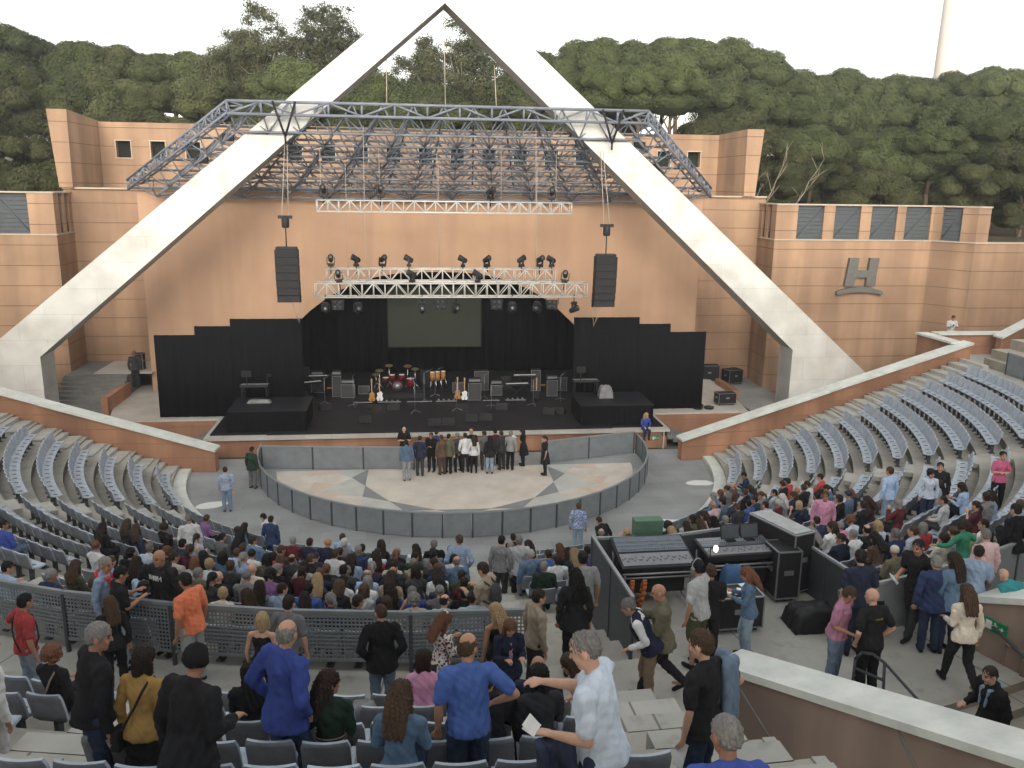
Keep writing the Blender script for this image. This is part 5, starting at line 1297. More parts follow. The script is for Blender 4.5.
# ================================================================== seats
def seat_parts():
    # local frame: the person faces +y (towards the stage); origin on the tread under the seat
    bm = B(); W = 0.46; nx, nz = 6, 6; F_ = []; K_ = []
    for j in range(nz+1):
        v = j/nz; z = 0.40+0.40*v; y = -0.04-0.10*v**1.2
        for lst, off in ((F_, 0), (K_, -0.035)):
            row = []
            for i in range(nx+1):
                u = i/nx*2-1; wv = W/2*(1 if v < 0.75 else 1-0.10*((v-0.75)/0.25)**2); row.append(bm.verts.new((u*wv, y-0.035*(1-u*u)+off, z)))
            lst.append(row)
    for j in range(nz):
        for i in range(nx):
            bm.faces.new((F_[j][i], F_[j+1][i], F_[j+1][i+1], F_[j][i+1])).smooth = True; bm.faces.new((K_[j][i], K_[j][i+1], K_[j+1][i+1], K_[j+1][i])).smooth = True
    for i in range(nx):
        bm.faces.new((F_[nz][i], K_[nz][i], K_[nz][i+1], F_[nz][i+1])).material_index = 1; bm.faces.new((F_[0][i], F_[0][i+1], K_[0][i+1], K_[0][i]))
    for j in range(nz):
        bm.faces.new((F_[j][0], K_[j][0], K_[j+1][0], F_[j+1][0])).material_index = 1; bm.faces.new((F_[j][nx], F_[j+1][nx], K_[j+1][nx], K_[j][nx])).material_index = 1
    bmesh.ops.recalc_face_normals(bm, faces=bm.faces[:])
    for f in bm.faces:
        if f.normal.y > 0.3: f.material_index = 1  # faces towards the stage take the painted skylit tone
    back = bpy.data.meshes.new('backrest'); bm.to_mesh(back); bm.free(); back.materials.append(M_seat_shaded); back.materials.append(M_seat_skylit)
    bm = B(); P_ = []; Q_ = []
    for j in range(6):
        v = j/5; y = -0.05+0.33*v; z = 0.42-0.03*math.sin(v*PI)-0.015*v
        for lst, off in ((P_, 0), (Q_, -0.035)):
            lst.append([bm.verts.new(((i/4*2-1)*W/2, y, z+off+0.015*(i/4*2-1)**2)) for i in range(5)])
    for j in range(5):
        for i in range(4): bm.faces.new((P_[j][i], P_[j][i+1], P_[j+1][i+1], P_[j+1][i])).smooth = True; bm.faces.new((Q_[j][i], Q_[j+1][i], Q_[j+1][i+1], Q_[j][i+1])).smooth = True
    for i in range(4): bm.faces.new((P_[5][i], P_[5][i+1], Q_[5][i+1], Q_[5][i])); bm.faces.new((P_[0][i+1], P_[0][i], Q_[0][i], Q_[0][i+1]))
    for j in range(5): bm.faces.new((P_[j][0], P_[j+1][0], Q_[j+1][0], Q_[j][0])); bm.faces.new((P_[j][4], Q_[j][4], Q_[j+1][4], P_[j+1][4]))
    pan = bpy.data.meshes.new('seat_pan'); bm.to_mesh(pan); bm.free(); pan.materials.append(M_seat_skylit)
    bm = B(); add_box(bm, (0, 0.06, 0.20), (0.06, 0.10, 0.40)); add_box(bm, (0, 0.06, 0.37), (0.36, 0.22, 0.03)); add_box(bm, (0, 0.06, 0.01), (0.14, 0.2, 0.02)); leg = bpy.data.meshes.new('support'); bm.to_mesh(leg); bm.free(); leg.materials.append(M_fpost)
    return back, pan, leg
SB, SP, SL = seat_parts()
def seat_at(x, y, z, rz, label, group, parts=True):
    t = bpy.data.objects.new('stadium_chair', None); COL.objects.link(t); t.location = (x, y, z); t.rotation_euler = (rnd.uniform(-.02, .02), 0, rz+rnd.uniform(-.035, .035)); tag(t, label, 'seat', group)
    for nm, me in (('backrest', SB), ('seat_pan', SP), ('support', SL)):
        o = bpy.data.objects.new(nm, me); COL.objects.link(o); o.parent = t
    return t
ORD = ['first', 'second', 'third', 'fourth', 'fifth', 'sixth', 'seventh', 'eighth', 'ninth', 'tenth', 'eleventh', 'twelfth']
BLK = [((-177.5, -147.4), 'far left block'), ((-144.2, -121.8), 'left block'), ((-118.2, -91.4), 'centre-left block'), ((-88.6, -61.6), 'centre-right block'), ((-58.4, -33.0), 'right block'), ((-29.8, -4.5), 'far right block')]
def rows():
    """every seat: (level, row, block name, x, y, z, rz, theta, r)"""
    out = []
    for i in range(ROWS):
        r = row_r(i); dth = math.degrees(0.50/r); g = math.degrees(0.62/r)
        for (a, b), nm in BLK:
            a2 = a+0.0; b2 = b
            if nm == 'far left block': a2 = -180+math.degrees(math.asin(max(0.02, (OY-wall_y(r)+1.95)/r)))
            if nm == 'far right block': b2 = -math.degrees(math.asin(max(0.02, (OY-wall_y(r)+1.95)/r)))
            n = int((b2-a2-2*math.degrees(0.1/r))/dth)
            for k in range(n):
                th = (a2+b2)/2+(k-(n-1)/2)*dth
                if nm == 'centre-right block' and 19.9 < r and -89 < th < -70.5: continue
                p = pol(r-0.25, th); out.append((0, i, nm, p.x, p.y, row_z(i), R(th)+PI/2, th, r))
    for k in range(6):
        r = up_r(k); dth = math.degrees(0.515/r)
        for a, b, nm in ((-117, -102.6, 'near left block'), (-100.3, -89.6, 'near centre block'), (-69.0, -56, 'near right block')):
            n = int((b-a)/dth)
            for j in range(n):
                th = (a+b)/2+(j-(n-1)/2)*dth; p = pol(r-0.25, th); out.append((1, k, nm, p.x, p.y, up_z(k), R(th)+PI/2, th, r))
    return out
SEATS = rows()
# ================================================================== people
def cap(bm, a, b, ra, rb, n=10, sq=None):
    """closed tapered capsule; sq = (axis vector, factor) flattens it"""
    a, b = Vector(a), Vector(b); d = b-a; L_ = d.length
    if L_ < 1e-5: d = Vector((0, 0, 1))
    u, v = axes_for(d); w_ = d.normalized()
    prof = [(0.0, -1.0, 0), (0.6, -0.8, 0), (0.92, -0.38, 0), (1.0, 0.0, 0), (1.0, 0.0, 1), (0.92, 0.38, 1), (0.6, 0.8, 1), (0.0, 1.0, 1)]
    rings = []; new = []
    for k, h, e in prof:
        r = (ra, rb)[e]; c = (a if e == 0 else b)+w_*h*r
        if k == 0: ring = [bm.verts.new(c)]
        else: ring = [bm.verts.new(c+(u*math.cos(2*PI*i/n)+v*math.sin(2*PI*i/n))*r*k) for i in range(n)]
        rings.append(ring); new += ring
    for p, q in zip(rings[:-1], rings[1:]):
        if len(p) == 1: [bm.faces.new((p[0], q[(i+1) % n], q[i])) for i in range(n)]
        elif len(q) == 1: [bm.faces.new((p[i], p[(i+1) % n], q[0])) for i in range(n)]
        else: [bm.faces.new((p[i], p[(i+1) % n], q[(i+1) % n], q[i])) for i in range(n)]
    if sq:
        ax, k = sq; ax = ax.normalized(); m_ = (a+b)/2
        for vv in new: dd = (vv.co-m_).dot(ax); vv.co -= ax*dd*(1-k)
def chain(bm, pts, rad, inf=0.0, n=10):
    for i in range(len(pts)-1): cap(bm, pts[i], pts[i+1], rad[i]+inf, rad[i+1]+inf, n)
def loft(bm, M_, secs, inf=0.0, n=16):
    """secs: (x0, y0, z, half width, half depth)"""
    rings = []
    for (x0, y0, z, a, b) in secs:
        rings.append([bm.verts.new(M_ @ Vector((x0+(a+inf)*math.cos(2*PI*i/n)*(1-0.08*abs(math.sin(2*PI*i/n))), y0+(b+inf)*math.sin(2*PI*i/n), z))) for i in range(n)])
    for p, q in zip(rings[:-1], rings[1:]):
        for i in range(n): bm.faces.new((p[i], p[(i+1) % n], q[(i+1) % n], q[i]))
    bm.faces.new(rings[0][::-1]); bm.faces.new(rings[-1])
def ell(bm, M_, c, r, seg=14):
    res = bmesh.ops.create_uvsphere(bm, u_segments=seg, v_segments=10, radius=1)
    bmesh.ops.transform(bm, matrix=M_ @ Matrix.Translation(Vector(c)) @ Matrix.Diagonal((*r, 1)), verts=res['verts'])
def remesh(bm, name, voxel, smooth=3, fac=0.5, wrinkle=0.0, seed=0):
    bmesh.ops.recalc_face_normals(bm, faces=bm.faces[:])
    me = bpy.data.meshes.new(name+'_tmp'); bm.to_mesh(me); bm.free()
    o = bpy.data.objects.new(name+'_tmp', me); COL.objects.link(o)
    md = o.modifiers.new('r', 'REMESH'); md.mode = 'VOXEL'; md.voxel_size = voxel; md.use_smooth_shade = True
    if smooth: m2 = o.modifiers.new('s', 'SMOOTH'); m2.factor = fac; m2.iterations = smooth
    dg = bpy.context.evaluated_depsgraph_get(); res = bpy.data.meshes.new_from_object(o.evaluated_get(dg)); res.name = name
    bpy.data.objects.remove(o); bpy.data.meshes.remove(me)
    if wrinkle:
        n = len(res.vertices); co = np.empty(n*3, np.float32); res.vertices.foreach_get('co', co); co = co.reshape(-1, 3)
        no = np.empty(n*3, np.float32); res.vertices.foreach_get('normal', no); no = no.reshape(-1, 3)
        x, y, z = co.T; ph = seed*1.7
        w_ = (np.sin(z*38+7*np.sin(x*9+ph)+4*np.sin(y*11+ph*2))*0.45+np.sin(z*71+x*23+5*np.sin(y*17+x*13+ph))*0.25+np.sin(x*47+z*19+ph+3*np.sin(y*29))*0.30)
        co += no*(wrinkle*w_)[:, None]; res.vertices.foreach_set('co', co.ravel().astype(np.float32)); res.update()
    return res
I4 = Matrix.Identity(4)
LEGS = {
 'stand': (0.92, [((.09, 0, -.03), (.10, .015, .49), (.11, -.02, .085))]*2, ((0.08, 1), (-0.08, 1))),
 'walk': (0.90, [((.09, 0, -.03), (.09, .17, .50), (.08, .26, .095)), ((.09, 0, -.03), (.09, -.03, .48), (.09, -.33, .20))], ((0, 1), (0, 1))),
 'shift': (0.915, [((.09, 0, -.03), (.11, .015, .49), (.10, -.02, .085)), ((.09, 0, -.03), (.14, .09, .49), (.18, .03, .085))], ((0.05, 1), (-0.3, 1))),
 'sit': (0.515, [((.09, 0, -.03), (.11, .42, .485), (.12, .31, .085))]*2, ((0.08, 1), (-0.08, 1))),
 'sitedge': (0.515, [((.09, 0, -.03), (.10, .40, .46), (.10, .36, .05))]*2, ((0.08, 1), (-0.08, 1))),
 'squat': (0.42, [((.09, 0, -.03), (.17, .33, .50), (.13, .12, .085))]*2, ((0.1, 1), (-0.1, 1))),
}
ARM = {   # elbow offset from shoulder, wrist offset from elbow (x outward, y forward)
 'down': ((.07, -.02, -.275), (.0, .06, -.25)), 'pocket': ((.11, -.09, -.25), (-.08, .13, -.19)), 'hip': ((.20, -.10, -.19), (-.16, .13, -.13)),
 'fold': ((.06, .05, -.27), (-.21, .14, .04)), 'phone': ((.03, .08, -.265), (-.07, .22, .10)), 'lap': ((.05, .09, -.25), (-.09, .22, -.06)),
 'reach': ((.05, .20, -.19), (-.03, .25, .02)), 'up': ((.14, .14, -.16), (-.13, .05, .22)), 'side': ((.24, .05, -.15), (.2, .12, .02)), 'carry': ((.04, .0, -.28), (-.03, .25, .0)), 'back': ((.10, -.12, -.24), (-.16, -.08, -.18)),
}
FIGC = {}
def figure(pose):
    """pose = (legs, armL, armR, lean, head yaw, head pitch, build)"""
    if pose in FIGC: return FIGC[pose]
    legs, al, ar_, lean, hy, hp, bld = pose
    fem = bld == 'f'; fat = {'m': 1.0, 'f': 0.94, 'h': 1.22, 's': 0.92}[bld]
    pz, lg, toe = LEGS[legs]
    TU = Matrix.Translation((0, 0, pz)) @ Matrix.Rotation(R(-lean), 4, 'X')
    sh = 0.165 if fem else 0.19
    J = {'TU': TU, 'pz': pz, 'fem': fem, 'fat': fat}
    J['legs'] = []
    for k, s in enumerate((-1, 1)):
        h, kn, an = lg[k]; J['legs'].append([Vector((s*h[0], h[1], pz+h[2])), Vector((s*kn[0], kn[1], kn[2])), Vector((s*an[0], an[1], an[2])), toe[k]])
    J['arms'] = []
    for s, a in ((-1, al), (1, ar_)):
        e, w_ = ARM[a]; S = Vector((s*sh, -0.005, 0.458)); E = S+Vector((s*e[0], e[1], e[2]))*(0.95 if fem else 1); W_ = E+Vector((s*w_[0], w_[1], w_[2]))*(0.95 if fem else 1)
        J['arms'].append([TU @ S, TU @ E, TU @ W_])
    J['head'] = TU @ Matrix.Translation((0, 0.035, 0.672)) @ Matrix.Rotation(R(hy), 4, 'Z') @ Matrix.Rotation(R(-hp+lean*0.6), 4, 'X') @ Matrix.Scale(1.09, 4)
    J['neck'] = TU @ Vector((0, -0.01, 0.50))
    wd = 0.90 if fem else 1.0
    J['torso'] = [(0, 0, -0.10, .105, .085), (0, -.005, -.04, .155, .115*fat), (0, -.005, .05, .158 if fem else .150, .112*fat), (0, .005*fat, .17, (.118 if fem else .138)*fat, .098*fat), (0, .01, .30, .142*wd*fat**.5, .115*fat**.6), (0, .0, .40, .165*wd, .115), (0, -.01, .455, .145*wd, .090), (0, -.012, .495, .095, .072), (0, -.01, .53, .062, .058)]
    FIGC[pose] = J; return J
def shift_top(J, secs): return [(x, y, z, a, b) for (x, y, z, a, b) in secs]
BODYC = {}
def hand(bm, E, W_, s):
    d = (W_-E).normalized(); up = Vector((0, 0, 1)); side = d.cross(up)
    if side.length < 0.2: side = Vector((s, 0, 0))
    side = side.normalized(); nrm = side.cross(d).normalized()          # side: across the palm
    p0 = W_+d*0.012; p1 = W_+d*0.085
    for k in (-0.026, 0, 0.026): cap(bm, p0+side*k*0.7, p1+side*k, 0.016, 0.0145, 7)
    for i, (o_, l_) in enumerate(((-0.034, .058), (-0.0115, .072), (0.0115, .068), (0.034, .052))):
        a = p1+side*o_; b = a+d*l_*0.5-nrm*0.010; c = b+d*l_*0.36-nrm*0.026
        cap(bm, a, b, 0.0092, 0.0085, 6); cap(bm, b, c, 0.0085, 0.0072, 6)
    a = p0+side*(-0.024)*(1 if s > 0 else -1)+d*0.012; b = a+side*(-0.028)*(1 if s > 0 else -1)+d*0.032-nrm*0.012; c = b+d*0.03-nrm*0.010
    cap(bm, a, b, 0.0125, 0.0105, 6); cap(bm, b, c, 0.0105, 0.0085, 6)
M_eye = mat('eye_dark', (0.03, 0.022, 0.018), 0.3, 0.05, 5); M_lip = mat('lip', (0.30, 0.12, 0.10), 0.5, 0.05, 5); M_brow = mat('eyebrow', (0.05, 0.035, 0.025), 0.8, 0.05, 5)
def body_mesh(pose):
    if pose in BODYC: return BODYC[pose]
    J = figure(pose); bm = B()
    loft(bm, J['TU'], J['torso'], -0.004)
    for a, (S, E, W_) in zip((-1, 1), J['arms']):
        k = 0.86 if J['fem'] else 1.0; c_in = J['TU'] @ Vector((a*0.09, -0.005, 0.452))
        cap(bm, c_in, S, 0.055*k, 0.058*k); mid = S.lerp(E, 0.45)
        chain(bm, [S, mid, E], [0.056*k, 0.050*k, 0.040*k]); m2 = E.lerp(W_, 0.3); chain(bm, [E, m2, W_], [0.040*k, 0.041*k, 0.026*k]); hand(bm, E, W_, a)
    for a in (-1, 1): cap(bm, J['TU'] @ Vector((a*.03, -.02, .525)), J['TU'] @ Vector((a*.13, -.012, .468)), .034, .042)
    for Lg in J['legs']:
        H_, K_, A_, tv = Lg; k = 1.0
        q = H_.lerp(K_, 0.3); chain(bm, [H_, q, K_], [0.086*J['fat']**.5, 0.077*J['fat']**.5, 0.050]); cf = K_.lerp(A_, 0.3); cf = cf+Vector((0, -0.012, 0)); chain(bm, [K_, cf, A_], [0.050, 0.052, 0.033])
        f = Vector((tv[0], 1, 0)).normalized(); dz = min(0.0, 0.03-A_.z+0.0)
        heel = Vector((A_.x, A_.y-0.03, A_.z-0.05)); cap(bm, A_+Vector((0, 0, -0.02)), heel, 0.034, 0.030, 8); cap(bm, heel, heel+f*0.17, 0.030, 0.022, 8)
    HM = J['head']; hc = HM.translation
    cap(bm, J['neck']-Vector((0, 0, 0.02)), HM @ Vector((0, -0.012, -0.05)), 0.054 if not J['fem'] else 0.047, 0.050 if not J['fem'] else 0.044)
    ell(bm, HM, (0, -0.003, 0.022), (0.073, 0.091, 0.088)); ell(bm, HM, (0, 0.026, -0.042), (0.056, 0.060, 0.072)); ell(bm, HM, (0, 0.062, -0.088), (0.026, 0.022, 0.024))
    def hp_(x, y, z): return HM @ Vector((x, y, z))
    cap(bm, hp_(0, .084, .018), hp_(0, .102, -.020), 0.008, 0.0125, 8); cap(bm, hp_(-.028, .076, .030), hp_(.028, .076, .030), 0.012, 0.012, 8)
    cap(bm, hp_(-.018, .078, -.058), hp_(.018, .078, -.058), 0.0085, 0.0085, 8)
    for s in (-1, 1):
        ell(bm, HM, (s*0.076, -0.008, -0.008), (0.010, 0.020, 0.031)); ell(bm, HM, (s*0.036, 0.062, -0.022), (0.022, 0.020, 0.020))
    me = remesh(bm, 'person_body', 0.0105, 2, 0.4)
    # faces of eyes, lips and brows
    HI = HM.inverted(); n = len(me.polygons); ce = np.empty(n*3, np.float32); me.polygons.foreach_get('center', ce); ce = ce.reshape(-1, 3)
    A_ = np.array(HI)[:3, :3]; t_ = np.array(HI)[:3, 3]; q = ce @ A_.T+t_; X_, Y_, Z_ = q.T; ax = np.abs(X_)
    idx = np.zeros(n, np.int32); front = (Y_ > 0.055) & (np.abs(Z_) < 0.12) & (ax < 0.08)
    idx[front & (((ax-0.030)/0.014)**2+((Z_-0.010)/0.0085)**2 < 1)] = 1; idx[front & (ax < 0.024) & (np.abs(Z_+0.058) < 0.0085)] = 2; idx[front & (np.abs(ax-0.031) < 0.018) & (np.abs(Z_-0.031) < 0.006)] = 3
    for mm in (None, M_eye, M_lip, M_brow): me.materials.append(mm)
    me.polygons.foreach_set('material_index', idx); me.update()
    BODYC[pose] = me; return me
CLC = {}
def top_mesh(pose, kind):
    key = (pose, kind)
    if key in CLC: return CLC[key]
    J = figure(pose); bm = B(); TU = J['TU']; inf = {'coat': 0.023, 'long': 0.015, 'short': 0.015, 'tank': 0.012, 'dress': 0.015, 'hood': 0.022, 'vest': 0.034}[kind]
    secs = [list(s) for s in J['torso'][1:8]]
    sit = J['pz'] < 0.6
    if kind in ('coat', 'hood'):
        if not sit: secs = [[0, 0, -0.14 if kind == 'coat' else -0.08, .175, .135*J['fat']]]+secs
    elif kind == 'dress' and not sit: secs = [[0, 0, -0.42, .20, .17], [0, 0, -0.2, .175, .14]]+secs
    else:
        if not sit: secs = [[0, 0, -0.075, .158, .118*J['fat']]]+secs
    if kind == 'tank': secs = [s for s in secs if s[2] < 0.47]
    if kind == 'vest': secs = [s for s in secs if s[2] < 0.485]
    if kind not in ('tank', 'vest'): secs.append([0, -.013, .514, .074, .064])
    loft(bm, TU, [(s[0], s[1], s[2], s[3]+((0.044 if kind in ('coat', 'hood') else 0.030) if s[2] < 0 else 0.018 if s[2] < 0.1 else 0), s[4]+((0.044 if kind in ('coat', 'hood') else 0.030) if s[2] < 0 else 0.016 if s[2] < 0.1 else 0)) for s in secs], inf)
    if kind not in ('tank', 'vest'): cap(bm, TU @ Vector((-.035, -.034, .522)), TU @ Vector((.035, -.034, .522)), .034+inf, .034+inf)
    if kind != 'tank':
        for a in (-1, 1): cap(bm, TU @ Vector((a*.035, -.02, .518)), TU @ Vector((a*.13, -.012, .468)), .034+inf, .042+inf)
    for a, (S, E, W_) in zip((-1, 1), J['arms']):
        k = 0.86 if J['fem'] else 1.0; c_in = TU @ Vector((a*0.08, -0.005, 0.452))
        if kind in ('tank', 'vest'): continue
        cap(bm, c_in, S, 0.055*k+inf, 0.058*k+inf)
        if kind in ('short', 'dress'): chain(bm, [S, S.lerp(E, 0.72)], [0.058*k, 0.056*k], inf)
        else: chain(bm, [S, S.lerp(E, 0.5), E], [0.057*k, 0.052*k, 0.045*k], inf*0.9); chain(bm, [E, E.lerp(W_, 0.92)], [0.044*k, 0.034*k], inf*0.8)
    if kind == 'hood': cap(bm, TU @ Vector((-.05, -.085, .52)), TU @ Vector((.05, -.085, .52)), 0.05, 0.05)
    if kind in ('coat', 'long'): 
        for i in range(10):
            a0 = 2*PI*i/10; a1 = 2*PI*(i+1)/10; cap(bm, TU @ Vector((.068*math.cos(a0), -.01+.062*math.sin(a0), .515+.012*math.sin(a0+PI))), TU @ Vector((.068*math.cos(a1), -.01+.062*math.sin(a1), .515+.012*math.sin(a1+PI))), 0.014, 0.014, 6)
    me = remesh(bm, 'garment_top', 0.0135, 4, 0.5, 0.0085 if kind != 'coat' else 0.010, len(CLC)); me.materials.append(None); CLC[key] = me; return me
def bottom_mesh(pose, kind):
    key = (pose, kind)
    if key in CLC: return CLC[key]
    J = figure(pose); bm = B(); TU = J['TU']; inf = 0.013
    loft(bm, TU, [tuple(s) for s in J['torso'][0:3]]+[(0, 0, .085, .135, .098*J['fat'])], 0.004)
    for H_, K_, A_, tv in J['legs']:
        q = H_.lerp(K_, 0.3); f_ = J['fat']**.5
        if kind == 'trousers': chain(bm, [H_, q, K_, K_.lerp(A_, 0.5), A_.lerp(K_, -0.02)], [0.092*f_, 0.084*f_, 0.065, 0.061, 0.050], inf)
        elif kind == 'slim': chain(bm, [H_, q, K_, K_.lerp(A_, 0.3)+Vector((0, -.010, 0)), A_.lerp(K_, 0.04)], [0.092*f_, 0.083*f_, 0.062, 0.059, 0.040], 0.011)
        elif kind == 'shorts': chain(bm, [H_, q, H_.lerp(K_, 0.92)], [0.094*f_, 0.092*f_, 0.078], inf)
    if kind == 'skirt':
        a, b = J['legs'][0], J['legs'][1]; 
        for t_ in (0.2, 0.5, 0.8): cap(bm, a[0].lerp(a[1], t_), b[0].lerp(b[1], t_), 0.10+0.02*t_, 0.10+0.02*t_)
    me = remesh(bm, 'garment_bottom', 0.0135, 3, 0.5, 0.0075, len(CLC)); me.materials.append(None); CLC[key] = me; return me
def shoe_mesh(pose, k):
    key = (pose, 'shoe', k)
    if key in CLC: return CLC[key]
    J = figure(pose); H_, K_, A_, tv = J['legs'][k]; f = Vector((tv[0], 1, 0)).normalized(); bm = B()
    heel = Vector((A_.x, A_.y-0.03, A_.z-0.048))
    if A_.z > 0.15: f = (f+Vector((0, 0, -0.7))).normalized()
    cap(bm, A_+Vector((0, 0, -0.01)), heel, 0.042, 0.040, 10); cap(bm, heel, heel+f*0.185, 0.040, 0.033, 10)
    for v in bm.verts: v.co.z = max(v.co.z, A_.z-0.083 if A_.z <= 0.15 else -1)
    me = remesh(bm, 'shoe', 0.012, 2, 0.5); me.materials.append(None); CLC[key] = me; return me
HAIRC = {}
def hair_mesh(style):
    if style in HAIRC: return HAIRC[style]
    bm = B(); wr = 0.0055; e = lambda c, r: ell(bm, I4, c, r)
    if style == 'short': e((0, -0.012, 0.034), (0.080, 0.094, 0.088)); e((0, -0.045, -0.01), (0.070, 0.055, 0.06))
    elif style == 'crop': e((0, -0.011, 0.032), (0.0765, 0.0915, 0.085)); e((0, -0.045, -0.005), (0.067, 0.052, 0.055))
    elif style == 'balding': e((0, -0.011, 0.030), (0.0768, 0.0918, 0.083)); e((0, -0.045, -0.005), (0.067, 0.052, 0.055))
    elif style == 'bob': e((0, -0.012, 0.036), (0.088, 0.100, 0.092)); [cap(bm, (s*.062, -.02, .02), (s*.072, -.01, -.10), .032, .034) for s in (-1, 1)]; cap(bm, (0, -.06, 0), (0, -.06, -.10), .06, .055)
    elif style == 'long': e((0, -0.012, 0.036), (0.086, 0.100, 0.090)); [cap(bm, (s*.058, -.03, .02), (s*.078, -.02, -.17), .034, .036) for s in (-1, 1)]; [(cap(bm, (x, -.070, 0), (x*1.3, -.118, -.12), .050, .042), cap(bm, (x*1.3, -.118, -.12), (x*1.4, -.150, -.27), .042, .026)) for x in (-.045, -.015, .015, .045)]; wr = 0.009
    elif style == 'curly': 
        e((0, -0.02, 0.036), (0.100, 0.108, 0.098)); rr = random.Random(4)
        for i in range(46):
            a = rr.random()*2*PI; z_ = rr.uniform(-.9, 1); q = math.sqrt(1-z_*z_)
            if math.sin(a) > 0.35 and z_ < 0.55: continue
            e((0.092*q*math.cos(a), -0.02+0.100*q*math.sin(a), 0.02+0.095*z_), (0.027, 0.027, 0.027))
    elif style == 'pony': e((0, -0.012, 0.034), (0.080, 0.095, 0.088)); cap(bm, (0, -.10, .03), (0, -.135, -.02), .026, .032); cap(bm, (0, -.135, -.02), (0, -.115, -.17), .032, .014)
    elif style == 'bun': e((0, -0.012, 0.034), (0.080, 0.095, 0.088)); e((0, -.10, .065), (.040, .036, .036))
    elif style == 'cap': 
        e((0, -0.010, 0.040), (0.083, 0.098, 0.080)); cap(bm, (-.03, .085, .048), (.03, .085, .048), .018, .018); cap(bm, (-.025, .12, .040), (.025, .12, .040), .014, .014); wr = 0
    elif style == 'beanie': e((0, -0.012, 0.040), (0.084, 0.098, 0.092)); cap(bm, (-.05, -.01, .012), (.05, -.01, .012), .05, .05); wr = 0.002
    me = remesh(bm, 'hair_shape', 0.010, 2, 0.4)
    if wr:
        n = len(me.vertices); co = np.empty(n*3, np.float32); me.vertices.foreach_get('co', co); co = co.reshape(-1, 3); d = co/np.linalg.norm(co, axis=1)[:, None]
        an = np.arctan2(co[:, 1], co[:, 0]); co += d*(wr*(np.sin(an*23+co[:, 2]*30)+0.6*np.sin(an*41-co[:, 2]*60)+0.5*np.sin(co[:, 2]*190+an*9)))[:, None]; me.vertices.foreach_set('co', co.ravel().astype(np.float32)); me.update()
    if style == 'balding':
        b2 = B(); b2.from_mesh(me); bmesh.ops.delete(b2, geom=[v for v in b2.verts if v.co.z > 0.078+0.01*math.sin(v.co.x*60) or (v.co.z > 0.03 and v.co.y > 0.02)], context='VERTS'); b2.to_mesh(me); b2.free()
    me.materials.append(None); HAIRC[style] = me; return me
CLOTH = {'black': (.018, .018, .021), 'charcoal': (.045, .046, .05), 'navy': (.022, .030, .062), 'dark blue': (.02, .035, .10), 'blue': (.03, .10, .38), 'royal blue': (.02, .06, .36), 'light blue': (.30, .42, .62), 'pale blue': (.45, .52, .62),
 'denim blue': (.09, .17, .28), 'white': (.66, .66, .68), 'cream': (.55, .49, .40), 'grey': (.17, .17, .18), 'light grey': (.36, .37, .38), 'beige': (.36, .29, .21), 'brown': (.10, .06, .04), 'olive': (.085, .085, .05), 'khaki': (.16, .14, .09),
 'dark green': (.02, .045, .03), 'green': (.02, .22, .12), 'lime green': (.18, .33, .07), 'teal': (.01, .22, .24), 'red': (.42, .015, .02), 'dark red': (.12, .015, .02), 'maroon': (.08, .012, .022), 'orange': (.72, .14, .02), 'yellow': (.50, .28, .05),
 'pink': (.55, .22, .36), 'pale pink': (.60, .40, .42), 'magenta': (.45, .06, .16), 'purple': (.22, .10, .26), 'jeans': (.12, .18, .27), 'dark jeans': (.025, .04, .085), 'pale jeans': (.24, .33, .42), 'tan': (.30, .21, .13)}
HAIR = {'black': (.010, .008, .008), 'dark brown': (.028, .016, .010), 'brown': (.065, .035, .018), 'auburn': (.14, .05, .02), 'blond': (.36, .24, .11), 'grey': (.20, .19, .18), 'white': (.50, .49, .47), 'dark': (.018, .012, .010)}
SKIN = [(.50, .28, .19), (.43, .23, .15), (.56, .33, .24), (.36, .19, .12)]
